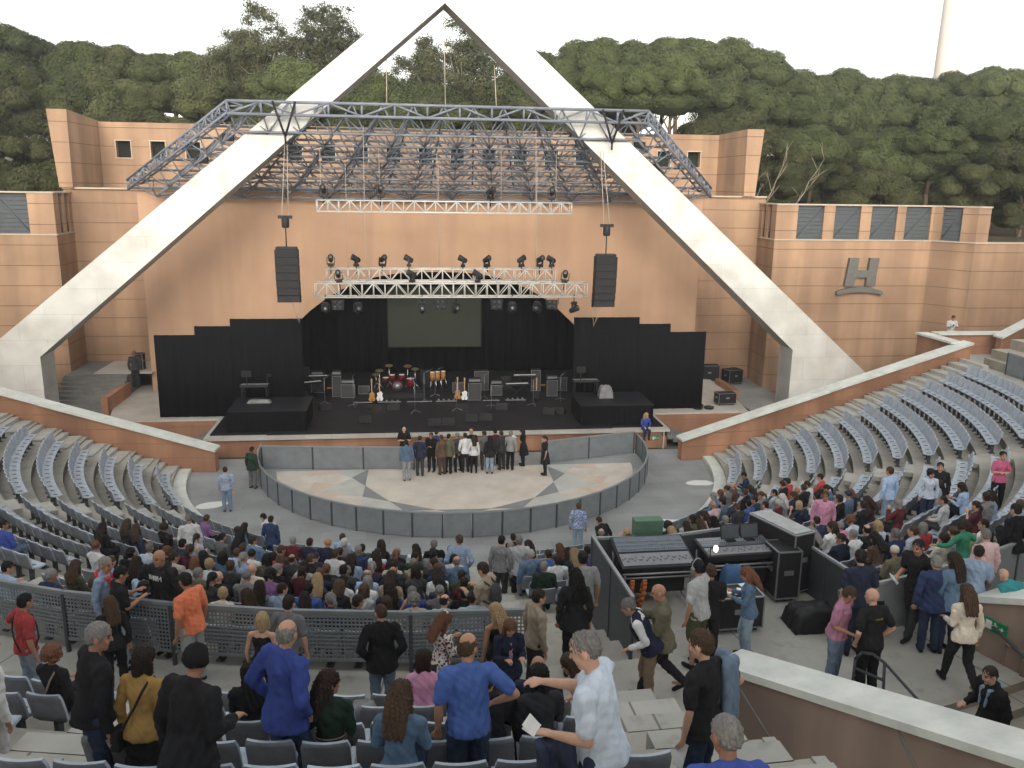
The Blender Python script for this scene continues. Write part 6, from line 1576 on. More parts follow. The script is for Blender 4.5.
def cmat(name, kind='cloth', pat=None):
    key = 'fabric_'+name.replace(' ', '_') if kind == 'cloth' else 'hair_'+name.replace(' ', '_')
    if key in MATS: return MATS[key]
    col = (CLOTH if kind == 'cloth' else HAIR)[name]
    mt, n, l, b = _nodes(key); b.inputs['Roughness'].default_value = 0.92 if kind == 'cloth' else 0.6; b.inputs['Specular IOR Level'].default_value = 0.12 if kind == 'cloth' else 0.25
    tc = n.new('ShaderNodeTexCoord'); oi = n.new('ShaderNodeObjectInfo'); mp = n.new('ShaderNodeMapping'); ad = n.new('ShaderNodeVectorMath'); ad.operation = 'ADD'
    l.new(tc.outputs['Object'], ad.inputs[0]); l.new(oi.outputs['Location'], ad.inputs[1]); l.new(ad.outputs[0], mp.inputs[0]); mp.inputs['Scale'].default_value = (1, 1, 0.55) if kind == 'cloth' else (3.2, 3.2, 0.5)
    nz = n.new('ShaderNodeTexNoise'); nz.inputs['Scale'].default_value = 11 if kind == 'cloth' else 26; nz.inputs['Detail'].default_value = 6; nz.inputs['Roughness'].default_value = 0.6; nz.inputs['Distortion'].default_value = 0.8 if kind == 'cloth' else 0.3; l.new(mp.outputs[0], nz.inputs['Vector'])
    v = 0.16 if kind == 'cloth' else 0.40
    rp = n.new('ShaderNodeValToRGB'); rp.color_ramp.elements[0].position = 0.3; rp.color_ramp.elements[1].position = 0.7; rp.color_ramp.elements[0].color = (*[c*(1-v) for c in col], 1); rp.color_ramp.elements[1].color = (*[min(1, c*(1+v)+0.004) for c in col], 1); l.new(nz.outputs[0], rp.inputs[0])
    hv = n.new('ShaderNodeHueSaturation'); mr = n.new('ShaderNodeMapRange'); mr.inputs[3].default_value = 0.72; mr.inputs[4].default_value = 1.3; l.new(oi.outputs['Random'], mr.inputs[0]); l.new(mr.outputs[0], hv.inputs['Value']); hv.inputs['Saturation'].default_value = 0.88; l.new(rp.outputs[0], hv.inputs['Color']); l.new(hv.outputs[0], b.inputs['Base Color'])
    bp = n.new('ShaderNodeBump'); bp.inputs['Strength'].default_value = 0.6; bp.inputs['Distance'].default_value = 0.02 if kind == 'cloth' else 0.012; l.new(nz.outputs[0], bp.inputs['Height']); l.new(bp.outputs[0], b.inputs['Normal'])
    MATS[key] = mt; return mt
M_skin = [mat('skin_%s' % n, c, 0.55, 0.07, 12, spec=0.3) for n, c in zip(('light', 'tan', 'fair', 'olive'), SKIN)]
def check_mat(name, a, b_, s=28):
    if name in MATS: return MATS[name]
    mt, n, l, b = _nodes(name); tc = n.new('ShaderNodeTexCoord'); ck = n.new('ShaderNodeTexChecker'); ck.inputs['Scale'].default_value = s; ck.inputs['Color1'].default_value = (*a, 1); ck.inputs['Color2'].default_value = (*b_, 1)
    l.new(tc.outputs['Object'], ck.inputs['Vector']); l.new(ck.outputs[0], b.inputs['Base Color']); b.inputs['Roughness'].default_value = 0.9; MATS[name] = mt; return mt
def floral_mat():
    if 'floral_cloth' in MATS: return MATS['floral_cloth']
    mt, n, l, b = _nodes('floral_cloth'); tc = n.new('ShaderNodeTexCoord'); v = n.new('ShaderNodeTexVoronoi'); v.inputs['Scale'].default_value = 22; l.new(tc.outputs['Object'], v.inputs['Vector'])
    rp = n.new('ShaderNodeValToRGB'); rp.color_ramp.interpolation = 'CONSTANT'; rp.color_ramp.elements[0].color = (.25, .02, .04, 1); rp.color_ramp.elements[1].position = 0.34; rp.color_ramp.elements[1].color = (.05, .05, .07, 1); e = rp.color_ramp.elements.new(0.46); e.color = (.62, .58, .55, 1)
    l.new(v.outputs['Distance'], rp.inputs[0]); l.new(rp.outputs[0], b.inputs['Base Color']); b.inputs['Roughness'].default_value = 0.9; MATS['floral_cloth'] = mt; return mt
PEOPLE = []
def setm(o, mm, i=0):
    o.material_slots[i].link = 'OBJECT'; o.material_slots[i].material = mm
def person(x, y, z, rz, pose, top, bottom, hair, label, h=1.74, skin=None, group=None, shoes='black', topm=None, botm=None):
    me = body_mesh(pose); J = figure(pose)
    o = bpy.data.objects.new('person', me); COL.objects.link(o); o.location = (x, y, z); o.rotation_euler = (0, 0, rz); k = h/1.72; o.scale = (k, k, k)
    sk = M_skin[rnd.randrange(4)] if skin is None else M_skin[skin]
    setm(o, sk); tag(o, label, 'person', group)
    tc_, tk = top; bc, bk = bottom
    for nm, ms, mm in ((({'coat': 'jacket', 'hood': 'hooded_sweatshirt', 'short': 'short_sleeved_top', 'long': 'long_sleeved_top', 'tank': 'sleeveless_top', 'dress': 'dress'})[tk], top_mesh(pose, tk), topm or cmat(tc_)),
                       (({'trousers': 'trousers', 'slim': 'trousers', 'shorts': 'shorts', 'skirt': 'skirt'})[bk], bottom_mesh(pose, bk), botm or cmat(bc))):
        c = bpy.data.objects.new(nm, ms); COL.objects.link(c); c.parent = o; setm(c, mm)
    for i in (0, 1):
        c = bpy.data.objects.new('shoe', shoe_mesh(pose, i)); COL.objects.link(c); c.parent = o; setm(c, cmat(shoes))
    hs_, hc = hair
    if hs_ != 'bald':
        c = bpy.data.objects.new({'cap': 'cap', 'beanie': 'knitted_hat'}.get(hs_, 'hair'), hair_mesh(hs_)); COL.objects.link(c); c.parent = o; c.matrix_parent_inverse = Matrix.Identity(4); c.matrix_basis = J['head']; setm(c, cmat(hc, 'hair') if hs_ not in ('cap', 'beanie') else cmat(hc if hc in CLOTH else 'black'))
    PEOPLE.append(o); return o
# ------------------------------------------------------------------ placing people on the real floors
LV = [row_z(i) for i in range(ROWS)]+[AZ]+[up_z(k) for k in range(UP)]
def headoff(pose, h):
    v = figure(pose)['head'] @ Vector((0, 0, 0.105)); return v*(h/1.72)
def solve(px, py, z, pose, h, face):
    v = headoff(pose, h); q = at(px, py, z=z+v.z); c, s = math.cos(face), math.sin(face)
    return q.x-(v.x*c-v.y*s), q.y-(v.x*s+v.y*c)
STAND = []
def stand(px, py, lv, face, pose, top, bottom, hair, label, h=1.74, **k):
    f = R(face)
    if lv != 0.0 and lv != Z1 and px > 0: h *= 1.055
    if lv == 'T':
        best = None
        for z in LV:
            x, y = solve(px, py, z, pose, h, f); e = abs(floor_z(x, y)-z)
            if best is None or e < best[0]-1e-6: best = (e, x, y, z)
        _, x, y, z = best; z = floor_z(x, y)
    else: z = lv; x, y = solve(px, py, z, pose, h, f)
    STAND.append((x, y)); return person(x, y, z, f, pose, top, bottom, hair, label, h, **k)
# poses: (legs, left arm, right arm, lean, head yaw, head pitch, build)
DN = ('stand', 'down', 'down', 2, 0, 4, 'm'); DNF = ('stand', 'down', 'down', 2, 15, 4, 'f'); DNH = ('stand', 'down', 'down', 2, -15, 6, 'h')
FO = ('stand', 'fold', 'fold', 0, 0, 3, 'm'); FOF = ('shift', 'fold', 'fold', 0, 0, 3, 'f'); PO = ('shift', 'pocket', 'pocket', 2, 20, 3, 'm'); POH = ('stand', 'pocket', 'pocket', 3, 25, 8, 'h')
PH = ('stand', 'phone', 'phone', 4, 0, 18, 'm'); PHF = ('shift', 'phone', 'phone', 4, 0, 18, 'f'); HI = ('shift', 'hip', 'down', 2, 20, 5, 'm'); HIH = ('stand', 'down', 'hip', 2, -35, 5, 'h')
WK = ('walk', 'down', 'carry', 8, 0, 12, 'm'); WKF = ('walk', 'carry', 'down', 5, 0, 8, 'f'); BN = ('shift', 'carry', 'down', 28, 0, 15, 'm'); BNF = ('shift', 'down', 'carry', 24, 10, 15, 'f')
SD = ('stand', 'side', 'down', 4, 15, 6, 'm'); SDF = ('stand', 'side', 'side', 6, 0, 6, 'f'); RE = ('shift', 'carry', 'reach', 8, 10, 20, 'h')
AZ0 = AZ
S_ = stand
Z1 = 0.136
# on and around the round floor (platform level 0.13)
G = 'people standing below the stage'
Z1 = 0.136
S_(404, 427, 0.0, 180, FO, ('black', 'short'), ('black', 'trousers'), ('bald', ''), 'bald person in black T-shirt with folded arms behind the left screen fence', skin=2)
S_(406, 440, Z1, 10, DN, ('denim blue', 'long'), ('light grey', 'trousers'), ('short', 'dark brown'), 'person in denim blue shirt and pale grey trousers, leftmost on the round floor', group=G)
S_(420, 436, Z1, -15, DN, ('navy', 'coat'), ('charcoal', 'trousers'), ('short', 'dark brown'), 'person in dark navy coat second from left below the stage', group=G)
S_(431, 433, Z1, 160, FO, ('black', 'coat'), ('black', 'trousers'), ('short', 'dark brown'), 'person in black suit facing the seats with folded arms below the stage', group=G)
S_(441, 435, Z1, 30, DN, ('brown', 'coat'), ('brown', 'trousers'), ('short', 'brown'), 'person in brown coat among the group below the stage', group=G)
S_(449, 434, Z1, -30, DN, ('olive', 'coat'), ('black', 'trousers'), ('short', 'black'), 'person in dark olive jacket beside the brown coat below the stage', group=G)
S_(457, 433, Z1, 20, PO, ('charcoal', 'long'), ('black', 'trousers'), ('short', 'grey'), 'grey-haired person in charcoal top left of the white shirts', group=G)
S_(465, 433, Z1, 10, DN, ('white', 'long'), ('black', 'trousers'), ('short', 'dark brown'), 'person in white shirt and black trousers below the stage, left of two', group=G)
S_(474, 436, Z1, -10, DNF, ('white', 'long'), ('black', 'slim'), ('long', 'dark brown'), 'long-haired person in white blouse below the stage, right of two', group=G, h=1.64)
S_(484, 431, Z1, 15, PO, ('grey', 'long'), ('charcoal', 'trousers'), ('short', 'dark brown'), 'person in grey jumper right of the white blouse', group=G)
S_(490, 436, Z1, -10, DNF, ('black', 'coat'), ('pale jeans', 'slim'), ('long', 'black'), 'person in black jacket and pale jeans in the group below the stage', group=G, h=1.66)
S_(501, 431, Z1, 30, DN, ('charcoal', 'coat'), ('charcoal', 'trousers'), ('short', 'dark brown'), 'person in all charcoal clothes left of the grey shirt below the stage', group=G)
S_(511, 431, Z1, -25, DN, ('light grey', 'long'), ('black', 'trousers'), ('short', 'grey'), 'person in light grey shirt near the right end of the group', group=G)
S_(521, 428, Z1, 80, PHF, ('black', 'dress'), ('black', 'slim'), ('bob', 'dark brown'), 'person in black dress holding something white at the group edge', group=G)
S_(437, 430, 0.0, -20, DNH, ('dark blue', 'long'), ('black', 'trousers'), ('short', 'dark brown'), 'person in dark blue top in the back rank below the stage', group=G)
S_(495, 429, 0.0, 10, DN, ('maroon', 'long'), ('black', 'trousers'), ('short', 'dark brown'), 'person in maroon jumper in the back rank below the stage', group=G)
S_(471, 429, 0.0, 10, DN, ('black', 'long'), ('black', 'trousers'), ('short', 'blond'), 'blond person in black in the back rank below the stage', group=G)
S_(544, 436, Z1, 90, DNF, ('black', 'dress'), ('black', 'slim'), ('pony', 'dark brown'), 'person in long black clothes standing alone on the right of the round floor')
# sitting on the stage edge, walking by the left wall
f_ = person(11.0, 37.62, 0.955-0.43, PI, ('sit', 'lap', 'lap', 6, 5, 8, 'f'), ('royal blue', 'long'), ('dark jeans', 'slim'), ('long', 'blond'), 'blond person in royal blue top sitting on the right end of the stage edge', 1.66, 2); STAND.append((10.9, 37.5))
S_(252, 447, 0.0, -30, DN, ('dark green', 'coat'), ('grey', 'trousers'), ('short', 'black'), 'person in dark green jacket walking beside the round fence on the left')
S_(225, 467, 0.0, 5, DN, ('blue', 'long'), ('jeans', 'trousers'), ('short', 'dark brown'), 'person in blue and white checked shirt near the left side wall', topm=check_mat('blue_white_check', (.05, .12, .30), (.55, .58, .62)))
S_(134, 351, 2.06, 0, DN, ('charcoal', 'hood'), ('black', 'trousers'), ('short', 'auburn'), 'person in dark hooded top at the head of the left backstage steps')
S_(144, 427, 0.0, 60, DN, ('black', 'coat'), ('black', 'trousers'), ('short', 'black'), 'dark-haired person half hidden below the left stone plaza')
S_(954, 316, AZ, 170, PH, ('white', 'short'), ('black', 'trousers'), ('short', 'dark brown'), 'guard in white shirt at the top corner of the right side wall', skin=1)
S_(579, 503, 0.0, -20, DN, ('light blue', 'long'), ('pale jeans', 'trousers'), ('short', 'brown'), 'person in pale blue stripes against the round fence', topm=check_mat('blue_pale_stripe', (.10, .18, .42), (.45, .5, .6), 18))
S_(598, 517, 0.0, 30, BN, ('black', 'coat'), ('black', 'trousers'), ('short', 'dark brown'), 'person in black bending forward beside the round fence')
# front of the centre crowd
S_(245, 523, 0.0, -50, DNF, ('navy', 'coat'), ('dark jeans', 'slim'), ('long', 'dark brown'), 'long-haired person in navy at the left front of the crowd', h=1.62)
S_(237, 527, 'T', 40, DNF, ('denim blue', 'long'), ('dark jeans', 'slim'), ('long', 'dark brown'), 'person in denim shirt left of the white bending figure', h=1.55)
S_(262, 514, 0.0, 60, BN, ('white', 'long'), ('charcoal', 'trousers'), ('short', 'black'), 'person in white shirt leaning down at the left front rows')
S_(271, 516, 0.0, -20, DN, ('dark blue', 'coat'), ('navy', 'trousers'), ('short', 'dark brown'), 'person in dark blue jacket close beside the leaning white shirt')
S_(434, 540, row_z(2), 5, DNH, ('black', 'short'), ('charcoal', 'trousers'), ('short', 'grey'), 'broad person in black T-shirt standing in the front rows', h=1.75)
S_(459, 535, 'T', -5, POH, ('light blue', 'long'), ('khaki', 'trousers'), ('short', 'brown'), 'person in light blue shirt standing at centre front', h=1.78)
S_(502, 536, 'T', -25, DN, ('grey', 'long'), ('charcoal', 'trousers'), ('short', 'black'), 'person in olive grey shirt beside the pale blazer')
S_(519, 536, 'T', 0, DN, ('light grey', 'coat'), ('black', 'trousers'), ('short', 'grey'), 'person in pale grey blazer and black trousers, standing in front rows')
S_(513, 534, 0.0, 10, DN, ('black', 'long'), ('black', 'trousers'), ('short', 'black'), 'person in black just beyond the pale grey blazer', h=1.7)
S_(188, 515, 'T', 10, ('stand', 'down', 'down', 2, 15, 40, 'h'), ('white', 'long'), ('charcoal', 'trousers'), ('short', 'grey'), 'broad person in white shirt standing at the left of the crowd', h=1.7)
S_(481, 563, row_z(11), 50, PH, ('beige', 'long'), ('charcoal', 'trousers'), ('short', 'dark brown'), 'person in beige jacket with dark backpack near the perforated fence', h=1.74)
S_(583, 552, row_z(11), 10, DNH, ('light grey', 'short'), ('tan', 'shorts'), ('short', 'black'), 'person in light grey T-shirt and tan shorts by the desk fence', h=1.78)
S_(575, 569, AZ, 0, DNF, ('black', 'coat'), ('black', 'slim'), ('long', 'black'), 'person with long black hair in black coat left of the desk fence', h=1.82)
# the cross aisle, left part
S_(25, 594, AZ, -50, HI, ('red', 'short'), ('pale jeans', 'trousers'), ('short', 'black'), 'person in red T-shirt and blue jeans at the left edge', h=1.76, skin=1)
S_(106, 558, AZ, -100, DNH, ('light blue', 'long'), ('charcoal', 'trousers'), ('short', 'grey'), 'grey-haired person in pale shirt with red sweater round the shoulders', h=1.78)
S_(123, 567, AZ, -60, PH, ('black', 'short'), ('pale jeans', 'trousers'), ('short', 'black'), 'dark-haired person in black T-shirt and pale jeans in the left aisle', h=1.76, skin=1)
S_(109, 597, AZ, 20, DNF, ('black', 'long'), ('black', 'slim'), ('long', 'brown'), 'brown-haired person in black seen from behind in the left aisle', h=1.60)
S_(158, 551, AZ, 150, DN, ('black', 'hood'), ('charcoal', 'trousers'), ('bald', ''), 'bald bearded person in black sweatshirt with white lettering', h=1.88, skin=3)
S_(184, 573, AZ, 60, DNH, ('orange', 'short'), ('light grey', 'trousers'), ('crop', 'dark'), 'person in bright orange T-shirt and grey trousers before the fence', h=1.86, skin=3)
S_(262, 613, AZ, -10, DNF, ('black', 'tank'), ('black', 'slim'), ('bob', 'blond'), 'blond person in black sleeveless top behind the blue jacket', h=1.66)
S_(289, 596, AZ, -20, DN, ('grey', 'short'), ('charcoal', 'trousers'), ('short', 'dark brown'), 'brown-haired person in grey T-shirt partly behind the blue jacket', h=1.72)
S_(380, 605, AZ, 5, POH, ('black', 'coat'), ('jeans', 'trousers'), ('crop', 'brown'), 'person in black leather jacket and jeans facing the perforated fence', h=1.76)
S_(447, 613, AZ, -60, PHF, ('white', 'long'), ('black', 'slim'), ('long', 'auburn'), 'person in white and floral blouse with white bow in long hair', h=1.68, topm=floral_mat())
S_(495, 604, AZ, 30, DNF, ('black', 'tank'), ('tan', 'slim'), ('long', 'blond'), 'blond person in black strappy top near the end of the fence', h=1.68)
S_(511, 622, AZ, 190, PHF, ('navy', 'coat'), ('black', 'slim'), ('bob', 'auburn'), 'person in navy cardigan over pink top facing the camera', h=1.66)
S_(540, 590, AZ, -70, DN, ('beige', 'long'), ('charcoal', 'trousers'), ('short', 'dark brown'), 'person in beige-grey shirt standing past the end of the fence', h=1.76)
# cross aisle, right part
S_(625, 600, AZ, 75, BN, ('white', 'long'), ('tan', 'trousers'), ('short', 'grey'), 'stooping person in navy waistcoat over white shirt walking left', h=1.80)
S_(657, 585, AZ, 75, ('walk', 'phone', 'phone', 4, 0, 14, 'm'), ('khaki', 'coat'), ('black', 'trousers'), ('bald', ''), 'bald person in grey-green coat holding a small camera', h=1.88)
S_(697, 560, AZ, 40, DNH, ('light grey', 'short'), ('olive', 'shorts'), ('short', 'black'), 'heavy person in grey T-shirt and olive shorts by the consoles', h=1.88, skin=1)
S_(711, 565, AZ, -10, PH, ('black', 'short'), ('black', 'trousers'), ('short', 'brown'), 'person in black working at the consoles beside the glowing lamp', h=1.72)
S_(745, 568, AZ, 70, PHF, ('denim blue', 'long'), ('pale jeans', 'slim'), ('long', 'auburn'), 'red-haired person in denim blue tunic and pale jeans', h=1.66)
S_(861, 550, AZ, 0, DNH, ('navy', 'short'), ('navy', 'trousers'), ('short', 'black'), 'very broad person in navy T-shirt facing the right seating', h=1.88)
S_(854, 589, AZ, -140, ('stand', 'down', 'carry', 8, 30, 25, 'm'), ('pink', 'short'), ('jeans', 'trousers'), ('short', 'brown'), 'person in lilac pink polo shirt behind the bald black figure', h=1.74)
S_(872, 589, AZ, 10, POH, ('black', 'short'), ('black', 'trousers'), ('bald', ''), 'bald person in black T-shirt with small gold back print', h=1.80, skin=2)
S_(918, 541, AZ, 120, WK, ('black', 'short'), ('charcoal', 'trousers'), ('short', 'black'), 'person in black T-shirt holding a clear bottle in the aisle', h=1.88)
S_(937, 556, AZ, -10, DN, ('dark blue', 'coat'), ('dark jeans', 'trousers'), ('short', 'grey'), 'person in dark blue coat left of the denim jacket', h=1.74)
S_(954, 553, AZ, 5, DNF, ('dark blue', 'coat'), ('dark jeans', 'slim'), ('long', 'dark brown'), 'long-haired person in blue denim jacket and jeans in the right aisle', h=1.80, topm=cmat('denim blue'))
S_(967, 585, AZ, -5, WKF, ('cream', 'long'), ('black', 'slim'), ('long', 'brown'), 'long-haired person in cream vest and black trousers walking away', h=1.77)
S_(980, 546, AZ, -40, PH, ('light blue', 'short'), ('navy', 'trousers'), ('short', 'black'), 'person in light blue shirt with glasses by the right fence', h=1.72)
S_(1003, 569, AZ, 10, ('stand', 'carry', 'carry', 42, 0, 0, 'm'), ('teal', 'long'), ('navy', 'trousers'), ('bald', ''), 'bald person in teal sweater at the exit wall', h=1.56)
S_(986, 529, AZ, 5, DNH, ('pale pink', 'long'), ('grey', 'trousers'), ('crop', 'grey'), 'grey-haired person in pale pink shirt by the right fence', h=1.74)
S_(1016, 504, 'T', 15, DN, ('black', 'coat'), ('charcoal', 'trousers'), ('short', 'black'), 'person in long black coat at the right edge', h=1.76)
S_(989, 668, AZ-0.51, 95, WK, ('black', 'coat'), ('black', 'trousers'), ('short', 'dark brown'), 'person in dark suit with blue-white scarf going down the exit stair', h=1.76, skin=2)
# standing in the right seating
S_(826, 492, 'T', 160, DNH, ('pink', 'long'), ('charcoal', 'trousers'), ('short', 'brown'), 'person in bright pink shirt and sunglasses standing in the right block', h=1.76)
S_(890, 467, 'T', 20, DN, ('light blue', 'long'), ('pale jeans', 'trousers'), ('short', 'brown'), 'person in light blue shirt standing with back turned in the right block', h=1.76)
S_(1004, 452, 'T', 170, FOF, ('magenta', 'short'), ('black', 'trousers'), ('short', 'black'), 'person in magenta top with folded arms at the right edge', h=1.70)
S_(962, 520, 'T', 20, SDF, ('green', 'long'), ('black', 'slim'), ('curly', 'dark brown'), 'person in green cardigan spreading both arms in the right crowd', h=1.66)
S_(932, 470, 'T', 160, DNF, ('pale blue', 'long'), ('dark jeans', 'slim'), ('curly', 'dark brown'), 'person in pale blue top standing before the right rows', h=1.6)
S_(941, 463, 'T', 150, DN, ('black', 'coat'), ('black', 'trousers'), ('short', 'black'), 'person in black jacket right of the pale blue top', h=1.70)
# near rows
S_(287, 621, up_z(3), -40, PO, ('royal blue', 'coat'), ('dark jeans', 'trousers'), ('balding', 'grey'), 'tall greying person in royal blue jacket standing in the near rows', h=1.80)
S_(101, 624, up_z(3), -55, ('stand', 'down', 'down', 5, -25, 12, 'h'), ('black', 'long'), ('dark jeans', 'trousers'), ('short', 'grey'), 'grey-haired person in black jumper and dark jeans, near rows left', h=1.78)
S_(145, 647, up_z(3), -20, ('stand', 'down', 'carry', 6, -10, 8, 'f'), ('yellow', 'long'), ('black', 'skirt'), ('bob', 'dark brown'), 'person in mustard yellow top with black shoulder strap', h=1.60)
S_(197, 646, up_z(4), -30, ('stand', 'down', 'carry', 8, 10, 8, 'h'), ('black', 'coat'), ('dark jeans', 'trousers'), ('beanie', 'black'), 'person in black jacket and black knitted hat in the near rows', h=1.72)
S_(468, 634, up_z(3), 5, HIH, ('blue', 'short'), ('dark jeans', 'trousers'), ('balding', 'brown'), 'balding person in bright blue T-shirt, hand on hip', h=1.76, skin=1)
S_(579, 634, up_z(5), 60, RE, ('pale blue', 'short'), ('navy', 'trousers'), ('crop', 'grey'), 'grey-haired person in pale blue T-shirt reaching forward, in the foreground', h=1.80, skin=2)
S_(699, 631, up_z(4), 35, ('shift', 'down', 'hip', 4, 12, 12, 'f'), ('black', 'short'), ('dark jeans', 'trousers'), ('short', 'brown'), 'short-haired person in black top with denim jacket over the shoulder', h=1.70, skin=2)
S_(725, 716, up_z(5), 0, ('stand', 'carry', 'carry', 8, 15, 12, 'h'), ('royal blue', 'short'), ('navy', 'trousers'), ('crop', 'grey'), 'grey-haired person in royal blue polo at the bottom edge', h=1.72)
S_(566, 655, up_z(1), 60, BNF, ('pale pink', 'long'), ('cream', 'slim'), ('bob', 'brown'), 'person in pale pink shirt bending between the near rows', h=1.60)
S_(-12, 636, up_z(2), -40, DN, ('white', 'long'), ('white', 'trousers'), ('short', 'black'), 'person in white trousers and red shoes at the left edge', h=1.74, shoes='red')
# seated people pinned to seats
OCC = {}
SEATPOS = []
for si, s in enumerate(SEATS):
    fx, fy = -math.sin(s[6]), math.cos(s[6])
    hx, hy, hz = s[3]+fx*0.16, s[4]+fy*0.16, s[5]+1.33
    a = proj((hx, hy, hz)); SEATPOS.append((a[0], a[1], a[2]))
SITP = [('sit', 'lap', 'lap', 4, 0, 4, 'm'), ('sit', 'lap', 'lap', 8, 25, 6, 'f'), ('sit', 'phone', 'lap', 6, -25, 10, 'm'), ('sit', 'lap', 'down', -4, 40, 2, 'f'), ('sit', 'fold', 'fold', 0, -35, 2, 'h'), ('sit', 'phone', 'phone', 12, 5, 22, 'f'), ('sit', 'down', 'lap', -6, 10, -2, 's'), ('sit', 'up', 'lap', 4, -10, 0, 'f')]
TK = {'coat': 'jacket', 'hood': 'hooded top', 'short': 'T-shirt', 'long': 'jumper', 'tank': 'sleeveless top'}
HN = {'short': 'short', 'crop': 'cropped', 'balding': 'thinning', 'bob': 'chin-length', 'long': 'long', 'curly': 'curly', 'pony': 'tied-back', 'bun': 'bunned', 'cap': 'capped', 'bald': ''}
USED = {}
BLN = {b[1]: (0, b[0]) for b in BLK}
def zone(s):
    rng = [t[7] for t in SEATS if t[0] == s[0] and t[1] == s[1] and t[2] == s[2]]
    u = (s[7]-min(rng))/max(0.01, max(rng)-min(rng))
    return ['left end', 'left half', 'middle', 'right half', 'right end'][min(4, int(u*5))]
def sit(si, pose, top, bottom, hair, label=None, h=1.72, **k):
    s = SEATS[si]; OCC[si] = 1; fx, fy = -math.sin(s[6]), math.cos(s[6])
    if label is None:
        base = ('bald person' if hair[0] == 'bald' else ('person in %s cap' % hair[1] if hair[0] == 'cap' else '%s %s-haired person' % (HN[hair[0]], hair[1])))
        label = '%s%s %s %s, %s row %s, %s' % (base, ' and' if hair[0] == 'cap' else ' in', top[0], TK[top[1]], ORD[s[1]], s[2].replace(' block', ''), zone(s))
    jx = rnd.uniform(-.04, .04) if label[:6] != 'seated' else 0
    return person(s[3]+fx*0.10+fy*jx, s[4]+fy*0.10-fx*jx, s[5], s[6]+(rnd.uniform(-.18, .18)), pose, top, bottom, hair, label, h, **k)
def near_seat(px, py, lvl=None):
    b = None
    for i, (x, y, d) in enumerate(SEATPOS):
        if i in OCC or (lvl is not None and SEATS[i][0] != lvl): continue
        e = (x-px)**2+(y-py)**2
        if b is None or e < b[0]: b = (e, i)
    return b[1]
